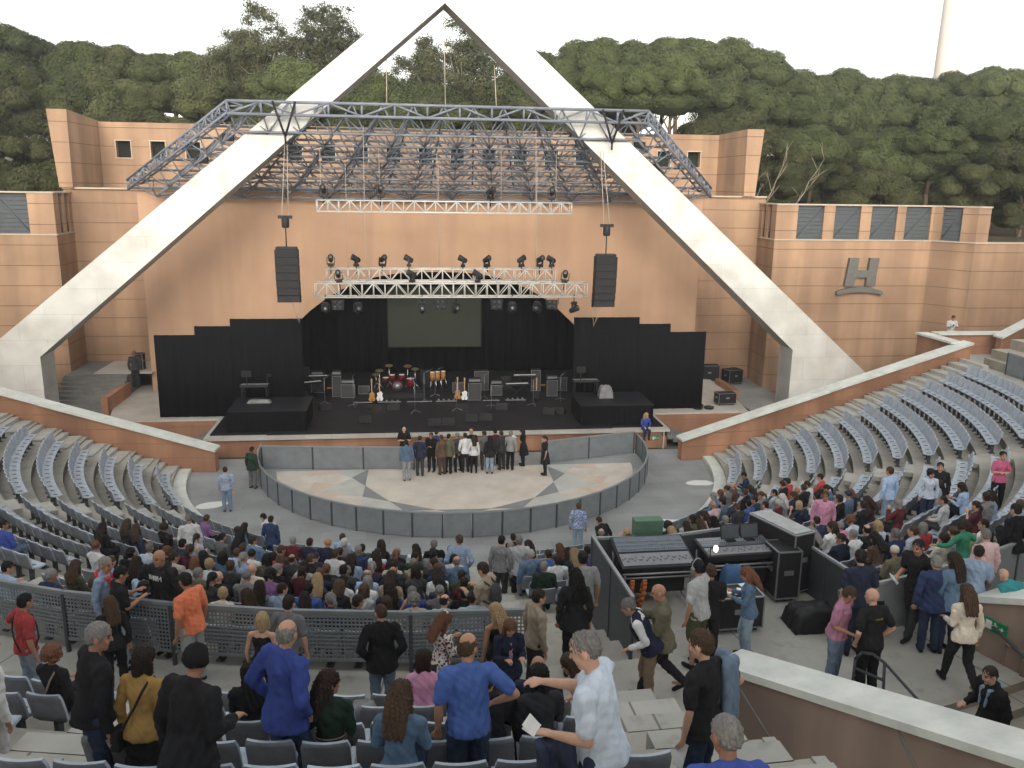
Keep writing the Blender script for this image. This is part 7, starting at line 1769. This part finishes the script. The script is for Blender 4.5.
PIN = [  # px, py (top of head), level, pose index or tuple, top, bottom, hair, label
 (52, 643, 1, 3, ('black', 'long'), ('black', 'slim'), ('curly', 'auburn'), 'seated person in black with curly auburn hair behind red T-shirt'),
 (335, 668, 1, ('sit', 'lap', 'carry', 4, -60, 4, 'f'), ('dark green', 'long'), ('black', 'slim'), ('long', 'dark brown'), 'seated person in dark green top with pale stripes, near rows'),
 (411, 676, 1, ('sit', 'lap', 'lap', 8, -10, 6, 'f'), ('denim blue', 'long'), ('dark jeans', 'slim'), ('long', 'brown'), 'seated person in dark denim with very long brown hair'),
 (413, 641, 1, ('sit', 'lap', 'phone', 8, -40, 6, 'f'), ('pink', 'long'), ('black', 'slim'), ('bob', 'dark brown'), 'seated person in pink sweater with dark hair, near rows'),
 (501, 665, 1, 2, ('black', 'coat'), ('black', 'trousers'), ('short', 'brown'), 'seated person in black jacket right of the blue T-shirt'),
 (534, 650, 1, 0, ('navy', 'coat'), ('black', 'trousers'), ('bald', ''), 'bald seated person in dark navy jacket, near rows'),
 (546, 672, 1, 1, ('charcoal', 'coat'), ('black', 'slim'), ('bob', 'black'), 'seated dark-haired person in charcoal coat next to the foreground man'),
 (490, 650, 1, 6, ('charcoal', 'long'), ('black', 'slim'), ('bob', 'brown'), 'seated person in charcoal in the first near row'),
 (258, 668, 1, 3, ('black', 'coat'), ('black', 'slim'), ('long', 'black'), 'seated person in black beside the royal blue jacket'),
 (10, 559, 0, 2, ('light blue', 'long'), ('jeans', 'trousers'), ('short', 'black'), None), (3, 520, 0, 4, ('royal blue', 'long'), ('jeans', 'trousers'), ('short', 'black'), None),
 (55, 567, 0, 2, ('navy', 'coat'), ('black', 'trousers'), ('short', 'grey'), None), (79, 558, 0, 1, ('olive', 'coat'), ('black', 'slim'), ('long', 'brown'), None),
 (103, 524, 0, 1, ('black', 'coat'), ('black', 'slim'), ('long', 'dark brown'), None), (120, 524, 0, 1, ('charcoal', 'coat'), ('black', 'slim'), ('long', 'brown'), None), (137, 518, 0, 3, ('navy', 'coat'), ('black', 'slim'), ('long', 'brown'), None),
 (148, 532, 0, 0, ('pale blue', 'short'), ('black', 'trousers'), ('crop', 'grey'), None), (205, 525, 0, 1, ('purple', 'long'), ('black', 'slim'), ('short', 'brown'), None), (231, 550, 0, 0, ('light blue', 'short'), ('black', 'trousers'), ('short', 'brown'), None),
 (268, 548, 0, 0, ('red', 'short'), ('black', 'slim'), ('short', 'dark brown'), None), (202, 572, 0, 4, ('khaki', 'coat'), ('black', 'trousers'), ('short', 'grey'), None), (220, 578, 0, 1, ('cream', 'coat'), ('black', 'slim'), ('short', 'blond'), None), (245, 570, 0, 0, ('grey', 'coat'), ('black', 'trousers'), ('cap', 'grey'), None),
 (277, 577, 0, 4, ('light blue', 'long'), ('black', 'trousers'), ('short', 'dark brown'), None), (297, 565, 0, 1, ('maroon', 'coat'), ('black', 'slim'), ('short', 'dark brown'), None), (318, 584, 0, 0, ('blue', 'short'), ('black', 'trousers'), ('short', 'black'), None),
 (380, 556, 0, 1, ('red', 'long'), ('black', 'slim'), ('long', 'dark brown'), None), (342, 536, 0, 0, ('light blue', 'short'), ('black', 'trousers'), ('short', 'brown'), None), (385, 550, 0, 0, ('pale blue', 'short'), ('black', 'trousers'), ('short', 'dark brown'), None),
 (350, 588, 0, 4, ('charcoal', 'coat'), ('black', 'trousers'), ('short', 'dark brown'), None), (355, 581, 0, 1, ('light grey', 'long'), ('black', 'slim'), ('bob', 'brown'), None), (365, 588, 0, 1, ('white', 'long'), ('black', 'slim'), ('bob', 'grey'), None), (383, 590, 0, 3, ('cream', 'coat'), ('black', 'slim'), ('bob', 'brown'), None), (418, 584, 0, 4, ('royal blue', 'short'), ('black', 'trousers'), ('crop', 'grey'), None),
 (455, 583, 0, 0, ('maroon', 'long'), ('black', 'trousers'), ('short', 'dark brown'), None), (447, 580, 0, 0, ('grey', 'long'), ('black', 'trousers'), ('cap', 'grey'), None), (463, 566, 0, 0, ('olive', 'short'), ('black', 'trousers'), ('short', 'dark brown'), None), (518, 590, 0, 4, ('dark green', 'coat'), ('black', 'trousers'), ('short', 'grey'), None),
 (547, 550, 0, 0, ('blue', 'short'), ('black', 'trousers'), ('short', 'dark brown'), None), (585, 540, 0, 0, ('royal blue', 'short'), ('black', 'trousers'), ('short', 'black'), None), (560, 545, 0, 1, ('brown', 'coat'), ('black', 'slim'), ('long', 'auburn'), None), (572, 548, 0, 1, ('black', 'coat'), ('black', 'slim'), ('long', 'dark brown'), None),
 (742, 468, 0, 5, ('dark blue', 'long'), ('jeans', 'trousers'), ('short', 'black'), None), (730, 482, 0, 2, ('brown', 'coat'), ('black', 'trousers'), ('bald', ''), None), (790, 475, 0, 2, ('red', 'short'), ('black', 'trousers'), ('short', 'dark brown'), None), (808, 474, 0, 5, ('white', 'short'), ('black', 'trousers'), ('short', 'dark brown'), None), (816, 467, 0, 0, ('red', 'long'), ('black', 'trousers'), ('short', 'dark brown'), None),
 (846, 515, 0, 0, ('pink', 'short'), ('grey', 'trousers'), ('crop', 'grey'), None), (917, 508, 0, 4, ('red', 'long'), ('black', 'trousers'), ('bob', 'grey'), None), (965, 517, 0, 0, ('lime green', 'short'), ('black', 'trousers'), ('short', 'dark brown'), None), (900, 545, 0, 4, ('khaki', 'long'), ('black', 'trousers'), ('cap', 'cream'), None), (880, 520, 0, 1, ('pale blue', 'long'), ('black', 'slim'), ('bob', 'blond'), None),
 (720, 515, 0, 2, ('light blue', 'long'), ('jeans', 'trousers'), ('short', 'grey'), None), (857, 528, 0, 0, ('white', 'long'), ('grey', 'trousers'), ('crop', 'grey'), None), (940, 480, 0, 3, ('pale blue', 'long'), ('dark jeans', 'slim'), ('curly', 'dark brown'), None), (968, 490, 0, 5, ('light blue', 'long'), ('black', 'slim'), ('bob', 'dark brown'), None), (760, 497, 0, 1, ('navy', 'coat'), ('black', 'slim'), ('short', 'dark brown'), None), (770, 492, 0, 3, ('pale blue', 'short'), ('black', 'slim'), ('short', 'black'), None), (1000, 500, 0, 1, ('light blue', 'short'), ('black', 'slim'), ('long', 'dark brown'), None), (1008, 515, 0, 0, ('light blue', 'long'), ('black', 'trousers'), ('short', 'brown'), None), (985, 510, 0, 3, ('white', 'short'), ('black', 'slim'), ('short', 'dark brown'), None), (940, 530, 0, 3, ('cream', 'coat'), ('black', 'slim'), ('bob', 'dark brown'), None),
]
for (px, py, lv, ps, top, bot, hr, lb) in PIN:
    i = near_seat(px, py, lv)
    if lv == 0: lb = None
    q = SEATS[i]
    o = sit(i, SITP[ps] if isinstance(ps, int) else ps, top, bot, hr, lb, group='audience seated on the lower terrace' if lv == 0 else 'people seated in the near rows')
    USED[o['label']] = 1; USED[(hr[0], hr[1], top, q[1], q[2], zone(q))] = 1
def inpoly(x, y, P_):
    c = False; n = len(P_)
    for i in range(n):
        x1, y1 = P_[i]; x2, y2 = P_[(i+1) % n]
        if (y1 > y) != (y2 > y) and x < (x2-x1)*(y-y1)/(y2-y1)+x1: c = not c
    return c
# where the audience sits: outlines on the lower terrace given as seat heads
CROWD = [[(84, 552), (90, 524), (140, 514), (200, 521), (240, 531), (330, 538), (452, 543), (530, 541), (592, 549), (606, 580), (596, 598), (545, 612), (300, 614), (95, 604)],
         [(700, 528), (712, 492), (735, 478), (775, 474), (845, 484), (880, 486), (925, 478), (985, 492), (1030, 486), (1030, 560), (960, 590), (905, 580), (846, 556), (812, 536), (765, 516), (715, 522)],
         [(600, 536), (600, 524), (700, 516), (714, 524), (700, 535)]]
TOPW = [('black', 22), ('navy', 12), ('charcoal', 9), ('grey', 8), ('white', 10), ('light blue', 7), ('dark blue', 6), ('brown', 5), ('beige', 4), ('olive', 4), ('maroon', 3), ('denim blue', 5), ('cream', 4), ('red', 1.2), ('pale blue', 6), ('light grey', 6), ('dark green', 3), ('purple', 1.5), ('pale pink', 1.5), ('orange', .4), ('blue', 2.5), ('dark red', 1.5)]
HW = [('dark brown', 34), ('black', 20), ('brown', 18), ('grey', 13), ('auburn', 6), ('blond', 6), ('white', 3)]
def wch(L_): return rnd.choices([a for a, b in L_], [b for a, b in L_])[0]
cand = [i for i, (x, y, d) in enumerate(SEATPOS) if i not in OCC and SEATS[i][0] == 0 and any(inpoly(x, y, P_) for P_ in CROWD)]
rnd.shuffle(cand); taken = 0
LIMIT = 296-len(PEOPLE)
for i in cand:
    if taken >= LIMIT: break
    s = SEATS[i]
    if rnd.random() > 0.96: continue
    if any((s[3]-x)**2+(s[4]-y)**2 < 0.33**2 for x, y in STAND): continue
    for _ in range(60):
        ps = rnd.choice(SITP); fem = ps[6] == 'f'
        hs_ = rnd.choices(['short', 'bob', 'long', 'curly', 'pony', 'bun'], [1, 4, 6, 2, 2, 1])[0] if fem else rnd.choices(['short', 'crop', 'balding', 'bald', 'cap'], [8, 4, 2, 1, .8])[0]
        hc = wch(HW); 
        if hs_ == 'cap': hc = rnd.choice(['white', 'navy', 'black', 'red'])
        if hs_ == 'bald': hc = ''
        top = (wch(TOPW), rnd.choices(['long', 'coat', 'short', 'hood'], [5, 4, 4, 1])[0]); key = (hs_, hc, top, s[1], s[2], zone(s))
        if key not in USED: break
        key = None
    if key is None: continue
    USED[key] = 1
    sit(i, ps, top, (rnd.choice(['black', 'dark jeans', 'navy', 'charcoal', 'jeans']), 'slim' if fem else 'trousers'), (hs_, hc), None, rnd.uniform(1.68, 1.86), group='audience seated on the lower terrace'); taken += 1
print('people', len(PEOPLE), 'candidates', len(cand))

# ------------------------------------------------------------------ seats: 300 that show largest are things, the rest one object
vis = []; rest = []
for i, s in enumerate(SEATS):
    x, y, d = SEATPOS[i]
    ok = -25 < x < 1049 and -25 < y < 800 and d > 0
    if not ok: 
        if s[0] == 0: rest.append(i)
        continue
    occ = i in OCC
    if s[0] == 1: vis.append((0, d, i))
    elif occ: rest.append(i)
    else: vis.append((1, d, i))
vis.sort(); NS = 298
NUM = ORD+['thirteenth', 'fourteenth', 'fifteenth', 'sixteenth', 'seventeenth', 'eighteenth', 'nineteenth', 'twentieth', 'twenty-first', 'twenty-second', 'twenty-third', 'twenty-fourth']
for rk, d, i in vis[:NS]:
    s = SEATS[i]; occ = i in OCC
    rw = sorted((t[7], k) for k, t in enumerate(SEATS) if t[0] == s[0] and t[1] == s[1] and t[2] == s[2]); n = [k for _, k in rw].index(i)
    pl = '%s from its left end' % NUM[n] if n <= len(rw)//2 else '%s from its right end' % NUM[len(rw)-1-n]
    lb = '%s grey plastic seat, %s row of %s, %s' % ('occupied' if occ else 'empty', ORD[s[1]], s[2], pl)
    seat_at(s[3], s[4], s[5], s[6], lb, 'seats in the %s row of the %s' % (ORD[s[1]], s[2]))
rest += [i for _, _, i in vis[NS:]]
Vb = []; Fb = []; Mi = []; off = 0
src = []
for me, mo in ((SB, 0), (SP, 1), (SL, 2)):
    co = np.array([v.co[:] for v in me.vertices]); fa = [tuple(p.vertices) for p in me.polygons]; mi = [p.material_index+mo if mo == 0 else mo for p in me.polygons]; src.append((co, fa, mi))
for i in rest:
    s = SEATS[i]; c, sn = math.cos(s[6]), math.sin(s[6])
    for co, fa, mi in src:
        w_ = np.empty_like(co); w_[:, 0] = s[3]+co[:, 0]*c-co[:, 1]*sn; w_[:, 1] = s[4]+co[:, 0]*sn+co[:, 1]*c; w_[:, 2] = s[5]+co[:, 2]
        Vb.append(w_); Fb += [tuple(a+off for a in f) for f in fa]; Mi += mi; off += len(co)
me = bpy.data.meshes.new('seat_rows'); me.from_pydata(np.concatenate(Vb).tolist(), [], Fb); 
for mm in (M_seat_shaded, M_seat_skylit, M_fpost): me.materials.append(mm)
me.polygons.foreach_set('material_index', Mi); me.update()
o = bpy.data.objects.new('seat_rows', me); COL.objects.link(o); tag(o, 'grey plastic seats filling the remaining rows of the lower terrace', 'seats', kind='stuff')
print('seats', len(vis), 'rest', len(rest))

# ------------------------------------------------------------------ things people wear and carry
def who(txt): return next(p for p in PEOPLE if txt in p['label'])
def on(p, bm, name, m):
    """an accessory mesh in the person's own frame, child of the person"""
    o = obj(name, bm, m); o.parent = p; return o
def posed(p):
    for k, v in BODYC.items():
        if v == p.data: return FIGC[k]
def strap(p, s=1, m=None, bag=True):
    J = posed(p); T = J['TU']; bm = B(); f_ = 1.0+0.25*(J['fat']-1)
    pts = [(s*.10, -.06, .50), (s*.075, -.125, .42), (s*.02, -.155, .28), (-s*.06, -.155, .14), (-s*.15, -.12, .0)]; fr = [(s*.10, .03, .515), (s*.07, .135, .40), (0, .16, .26), (-s*.10, .145, .12), (-s*.17, .07, .0)]
    for P_ in (pts, fr):
        q = [T @ Vector((a, b*f_, c)) for a, b, c in P_]
        for a, b in zip(q[:-1], q[1:]): cap(bm, a, b, 0.012, 0.012, 6)
    cap(bm, T @ Vector((s*.10, -.06, .50)), T @ Vector((s*.10, .03, .515)), 0.012, 0.012, 6)
    on(p, bm, 'shoulder_strap', m or M_blk2)
    if bag:
        bm = B(); ctr = T @ Vector((-s*.20, -.03, -.08)); add_box(bm, ctr, (0.10, 0.26, 0.22), bev=0.03)
        o = obj('handbag', bm, m or M_blk2); Mw = p.matrix_basis; 
        for v in o.data.vertices: v.co = Mw @ v.co
        tag(o, 'dark handbag carried by the %s' % ' '.join(p['label'].split()[:7]), 'bag')
strap(who('mustard yellow'), 1); strap(who('red T-shirt and blue jeans'), -1, bag=False); strap(who('curly auburn hair behind'), 1, M_barkp, bag=False)
def scarf(p, m, name='sweater_over_shoulders', r=0.032):
    J = posed(p); T = J['TU']; bm = B()
    ring = [Vector((.115*math.cos(a), -.02+.10*math.sin(a), .50-.035*math.sin(a))) for a in np.linspace(-PI*1.42, PI*0.42, 12)]
    for a, b in zip(ring[:-1], ring[1:]): cap(bm, T @ a, T @ b, r, r, 8)
    for s in (-1, 1): cap(bm, T @ Vector((s*.07, .10, .47)), T @ Vector((s*.05, .155, .24)), r, r*0.9, 8)
    me = remesh(bm, name, 0.012, 2, 0.5, 0.004); me.materials.append(m); o = bpy.data.objects.new(name, me); COL.objects.link(o); o.parent = p; return o
bpy.context.view_layer.update()
scarf(who('red sweater round'), cmat('red')); scarf(who('blue-white scarf'), cmat('light blue'), 'scarf', 0.022)
def backpack(p, m, label):
    J = posed(p); T = p.matrix_basis @ J['TU']; bm = B()
    for (c, r) in (((0, -.20, .30), (.14, .075, .19)), ((0, -.24, .22), (.10, .05, .10))): ell(bm, T, c, r)
    me = remesh(bm, 'backpack', 0.02, 2, 0.5, 0.004); me.materials.append(m); o = bpy.data.objects.new('backpack', me); COL.objects.link(o); tag(o, label, 'backpack')
    bm = B(); q = lambda a, b, c: T @ Vector((a, b, c))
    for s in (-1, 1): [cap(bm, q(*a), q(*b), 0.018, 0.018, 6) for a, b in (((s*.08, -.14, .46), (s*.10, -.03, .52)), ((s*.10, -.03, .52), (s*.10, .13, .42)), ((s*.10, .13, .42), (s*.13, .10, .22)), ((s*.13, .10, .22), (s*.12, -.14, .16)))]
    s_ = obj('straps', bm, m); s_.parent = o
backpack(who('dark backpack near'), cmat('charcoal'), 'dark backpack on the person in beige near the fence')
def draped(p, off, size, m, label, name='jacket', seed=1):
    J = posed(p); T = p.matrix_basis @ J['TU']; bm = B(); rr = random.Random(seed)
    for i in range(9):
        x = off[0]+rr.uniform(-.5, .5)*size[0]; y = off[1]+rr.uniform(-.5, .5)*size[1]
        cap(bm, T @ Vector((x, y, off[2]+rr.uniform(-.02, .03))), T @ Vector((x*1.02+rr.uniform(-.03, .03), y+rr.uniform(-.02, .02), off[2]-size[2]*rr.uniform(.75, 1.05))), 0.045, 0.04, 8)
    me = remesh(bm, name, 0.014, 3, 0.5, 0.007, seed); me.materials.append(m); o = bpy.data.objects.new(name, me); COL.objects.link(o); tag(o, label, 'jacket'); return o
draped(who('denim jacket over the shoulder'), (.19, -.03, .50), (.16, .20, .62), cmat('jeans'), 'blue denim jacket hanging over the shoulder of the woman in black', seed=4)
draped(who('reaching forward, in the foreground'), (-.22, .22, .10), (.16, .22, .62), cmat('navy'), 'dark blue jacket over the arm of the foreground man in pale blue', seed=6)
bpy.context.view_layer.update()
def held(p, arm, name, label, cat, build, m):
    J = posed(p); S, E, W_ = J['arms'][arm]; d = (W_-E).normalized(); q = p.matrix_basis @ (W_+d*0.11); bm = B(); build(bm)
    o = obj(name, bm, m, loc=q, rotz=p.rotation_euler.z); tag(o, label, cat); return o
held(who('reaching forward, in the foreground'), 0, 'folded_paper', 'folded white paper in the hand of the foreground man', 'paper', lambda b: (add_box(b, (0, .04, .02), (.15, .10, .004), Matrix.Rotation(R(25), 3, 'X')), add_box(b, (.01, .05, .03), (.15, .10, .004), Matrix.Rotation(R(40), 3, 'X'))), M_white)
held(who('denim jacket over the shoulder'), 0, 'folded_paper', 'folded white leaflet in the hand of the woman in black', 'paper', lambda b: add_box(b, (0, 0, -.06), (.02, .09, .2), Matrix.Rotation(R(20), 3, 'Y')), M_white)
held(who('holding a small camera'), 1, 'camera', 'small dark camera held by the bald man in a long coat', 'camera', lambda b: (add_box(b, (0, .02, .03), (.12, .05, .07), bev=.008), add_tube(b, (0, .03, .03), (0, .09, .03), .028, 10)), M_blk2)
held(who('clear bottle'), 1, 'water_bottle', 'clear plastic bottle in the hand of the man in black', 'bottle', lambda b: add_lathe(b, [(.032, -.11), (.034, .05), (.012, .10), (.014, .12)], (0, .02, -.01), 12, M=Matrix.Rotation(R(50), 3, 'Y')), mat('clear_plastic', (.45, .52, .58), 0.15, 0.05, 5, spec=0.6))
held(who('holding something white'), 1, 'white_hat', 'white hat held by the person in black dress', 'hat', lambda b: (add_lathe(b, [(.14, 0), (.13, .01), (.08, .02), (.075, .09), (.02, .10)], (0, .04, 0), 14)), M_white)
for txt, a in (('pale jeans in the left aisle', 1), ('denim blue tunic', 0), ('guard in white shirt', 1), ('dark hair, near rows', 1)):
    held(who(txt), a, 'mobile_phone', 'mobile phone held by the %s' % ' '.join(who(txt)['label'].replace('person', 'one').split()[:9]), 'phone', lambda b: add_box(b, (0, .02, .03), (.07, .012, .14), Matrix.Rotation(R(-30), 3, 'X'), bev=.004), M_blk2)
# sleeves and collar of the shirt under the waistcoat, print on the sweatshirt, gold print, stripes, hair bow, headphones
wp = who('navy waistcoat'); key = next(k for k, v in BODYC.items() if v == wp.data)
o = bpy.data.objects.new('waistcoat', top_mesh(key, 'vest')); COL.objects.link(o); o.parent = wp; setm(o, cmat('navy'))
pp = who('navy cardigan'); J = posed(pp); bm = B(); ell(bm, J['TU'], (0, .068, .30), (.062, .078, .17)); ell(bm, J['TU'], (0, .07, .12), (.06, .07, .12)); me = remesh(bm, 'blouse_front', .012, 2, .5); me.materials.append(cmat('pink')); o = bpy.data.objects.new('blouse_front', me); COL.objects.link(o); o.parent = pp
def print_on(p, z, y, w_, h_, m, n, name, front=True):
    J = posed(p); T = J['TU']; bm = B(); rr = random.Random(3); x = -w_/2
    for i in range(n):
        ww = w_/n*0.78
        for (dx, dz, sx, sz) in ((0, 0, 1, .22), (-.38, 0, .26, 1), (.38, 0, .26, 1), (0, .38, .9, .22))[: 2+rr.randrange(3)]:
            add_box(bm, T @ Vector((x+w_/n*0.5+dx*ww, y-(abs(x+w_/n*.5)**2)*1.2*(1 if front else -1), z+dz*h_)), (ww*sx, 0.008, h_*sz), J['TU'].to_3x3())
        x += w_/n
    on(p, bm, name, m)
print_on(who('white lettering'), .40, .160, .24, .075, M_white, 5, 'chest_lettering')
print_on(who('gold back print'), .40, -.148, .12, .022, mat('gold_print', (.35, .25, .08), .6, .05, 5), 6, 'back_lettering', False)
p = who('pale stripes, near rows'); J = posed(p); bm = B()
for zz in (.10, .135, .17):
    q = [J['TU'] @ Vector((.153*math.cos(a), .003+.116*math.sin(a), zz)) for a in np.linspace(0, 2*PI, 25)]
    for a, b in zip(q[:-1], q[1:]): add_tube(bm, a, b, .007, 5)
on(p, bm, 'stripes', cmat('beige'))
p = who('white bow'); J = posed(p); bm = B(); HM = J['head']
for s in (-1, 1): ell(bm, HM, (s*.025, -.02, .125), (.026, .012, .016), 8)
on(p, bm, 'hair_bow', M_white)
p = who('olive shorts by the consoles'); J = posed(p); bm = B(); HM = J['head']
q = [HM @ Vector((.092*math.cos(a), -.005, .02+.105*math.sin(a))) for a in np.linspace(0, PI, 10)]
for a, b in zip(q[:-1], q[1:]): add_tube(bm, a, b, .012, 6)
for s in (-1, 1): ell(bm, HM, (s*.09, -.005, -.005), (.022, .036, .04), 8)
on(p, bm, 'headphones', M_silver)
# small litter and bags on the near seats
o = crumple(pol(29.3, -98.2).x, pol(29.3, -98.2).y, up_z(3)+0.43, 0.34, 0.3, 0.16, 'white crumpled bag on the left end of the nearest row', M_white, 'plastic_bag', 21)
o = crumple(pol(27.2, -95).x-0.2, pol(27.2, -95).y, up_z(1)+0.43, 0.34, 0.3, 0.26, 'pale crumpled bag on a near seat left of the green stripes', M_cloth, 'cloth_bag', 22)
held(who('pink sweater with dark hair'), 0, 'folded_paper', 'white sheet near the seated person in pink sweater', 'paper', lambda b: add_box(b, (0, .02, 0), (.15, .11, .004)), M_white)
# ================================================================== evening haze
mh = bpy.data.materials.new('evening_haze'); mh.use_nodes = True; n = mh.node_tree.nodes; n.clear()
pv = n.new('ShaderNodeVolumePrincipled'); pv.inputs['Color'].default_value = (0.93, 0.94, 0.97, 1); pv.inputs['Density'].default_value = 0.0007; pv.inputs['Anisotropy'].default_value = 0.2
om = n.new('ShaderNodeOutputMaterial'); mh.node_tree.links.new(pv.outputs[0], om.inputs['Volume'])
bm = B(); add_box(bm, (50, 200, 44), (1160, 1060, 94)); o = obj('haze', bm, mh); o['kind'] = 'stuff'
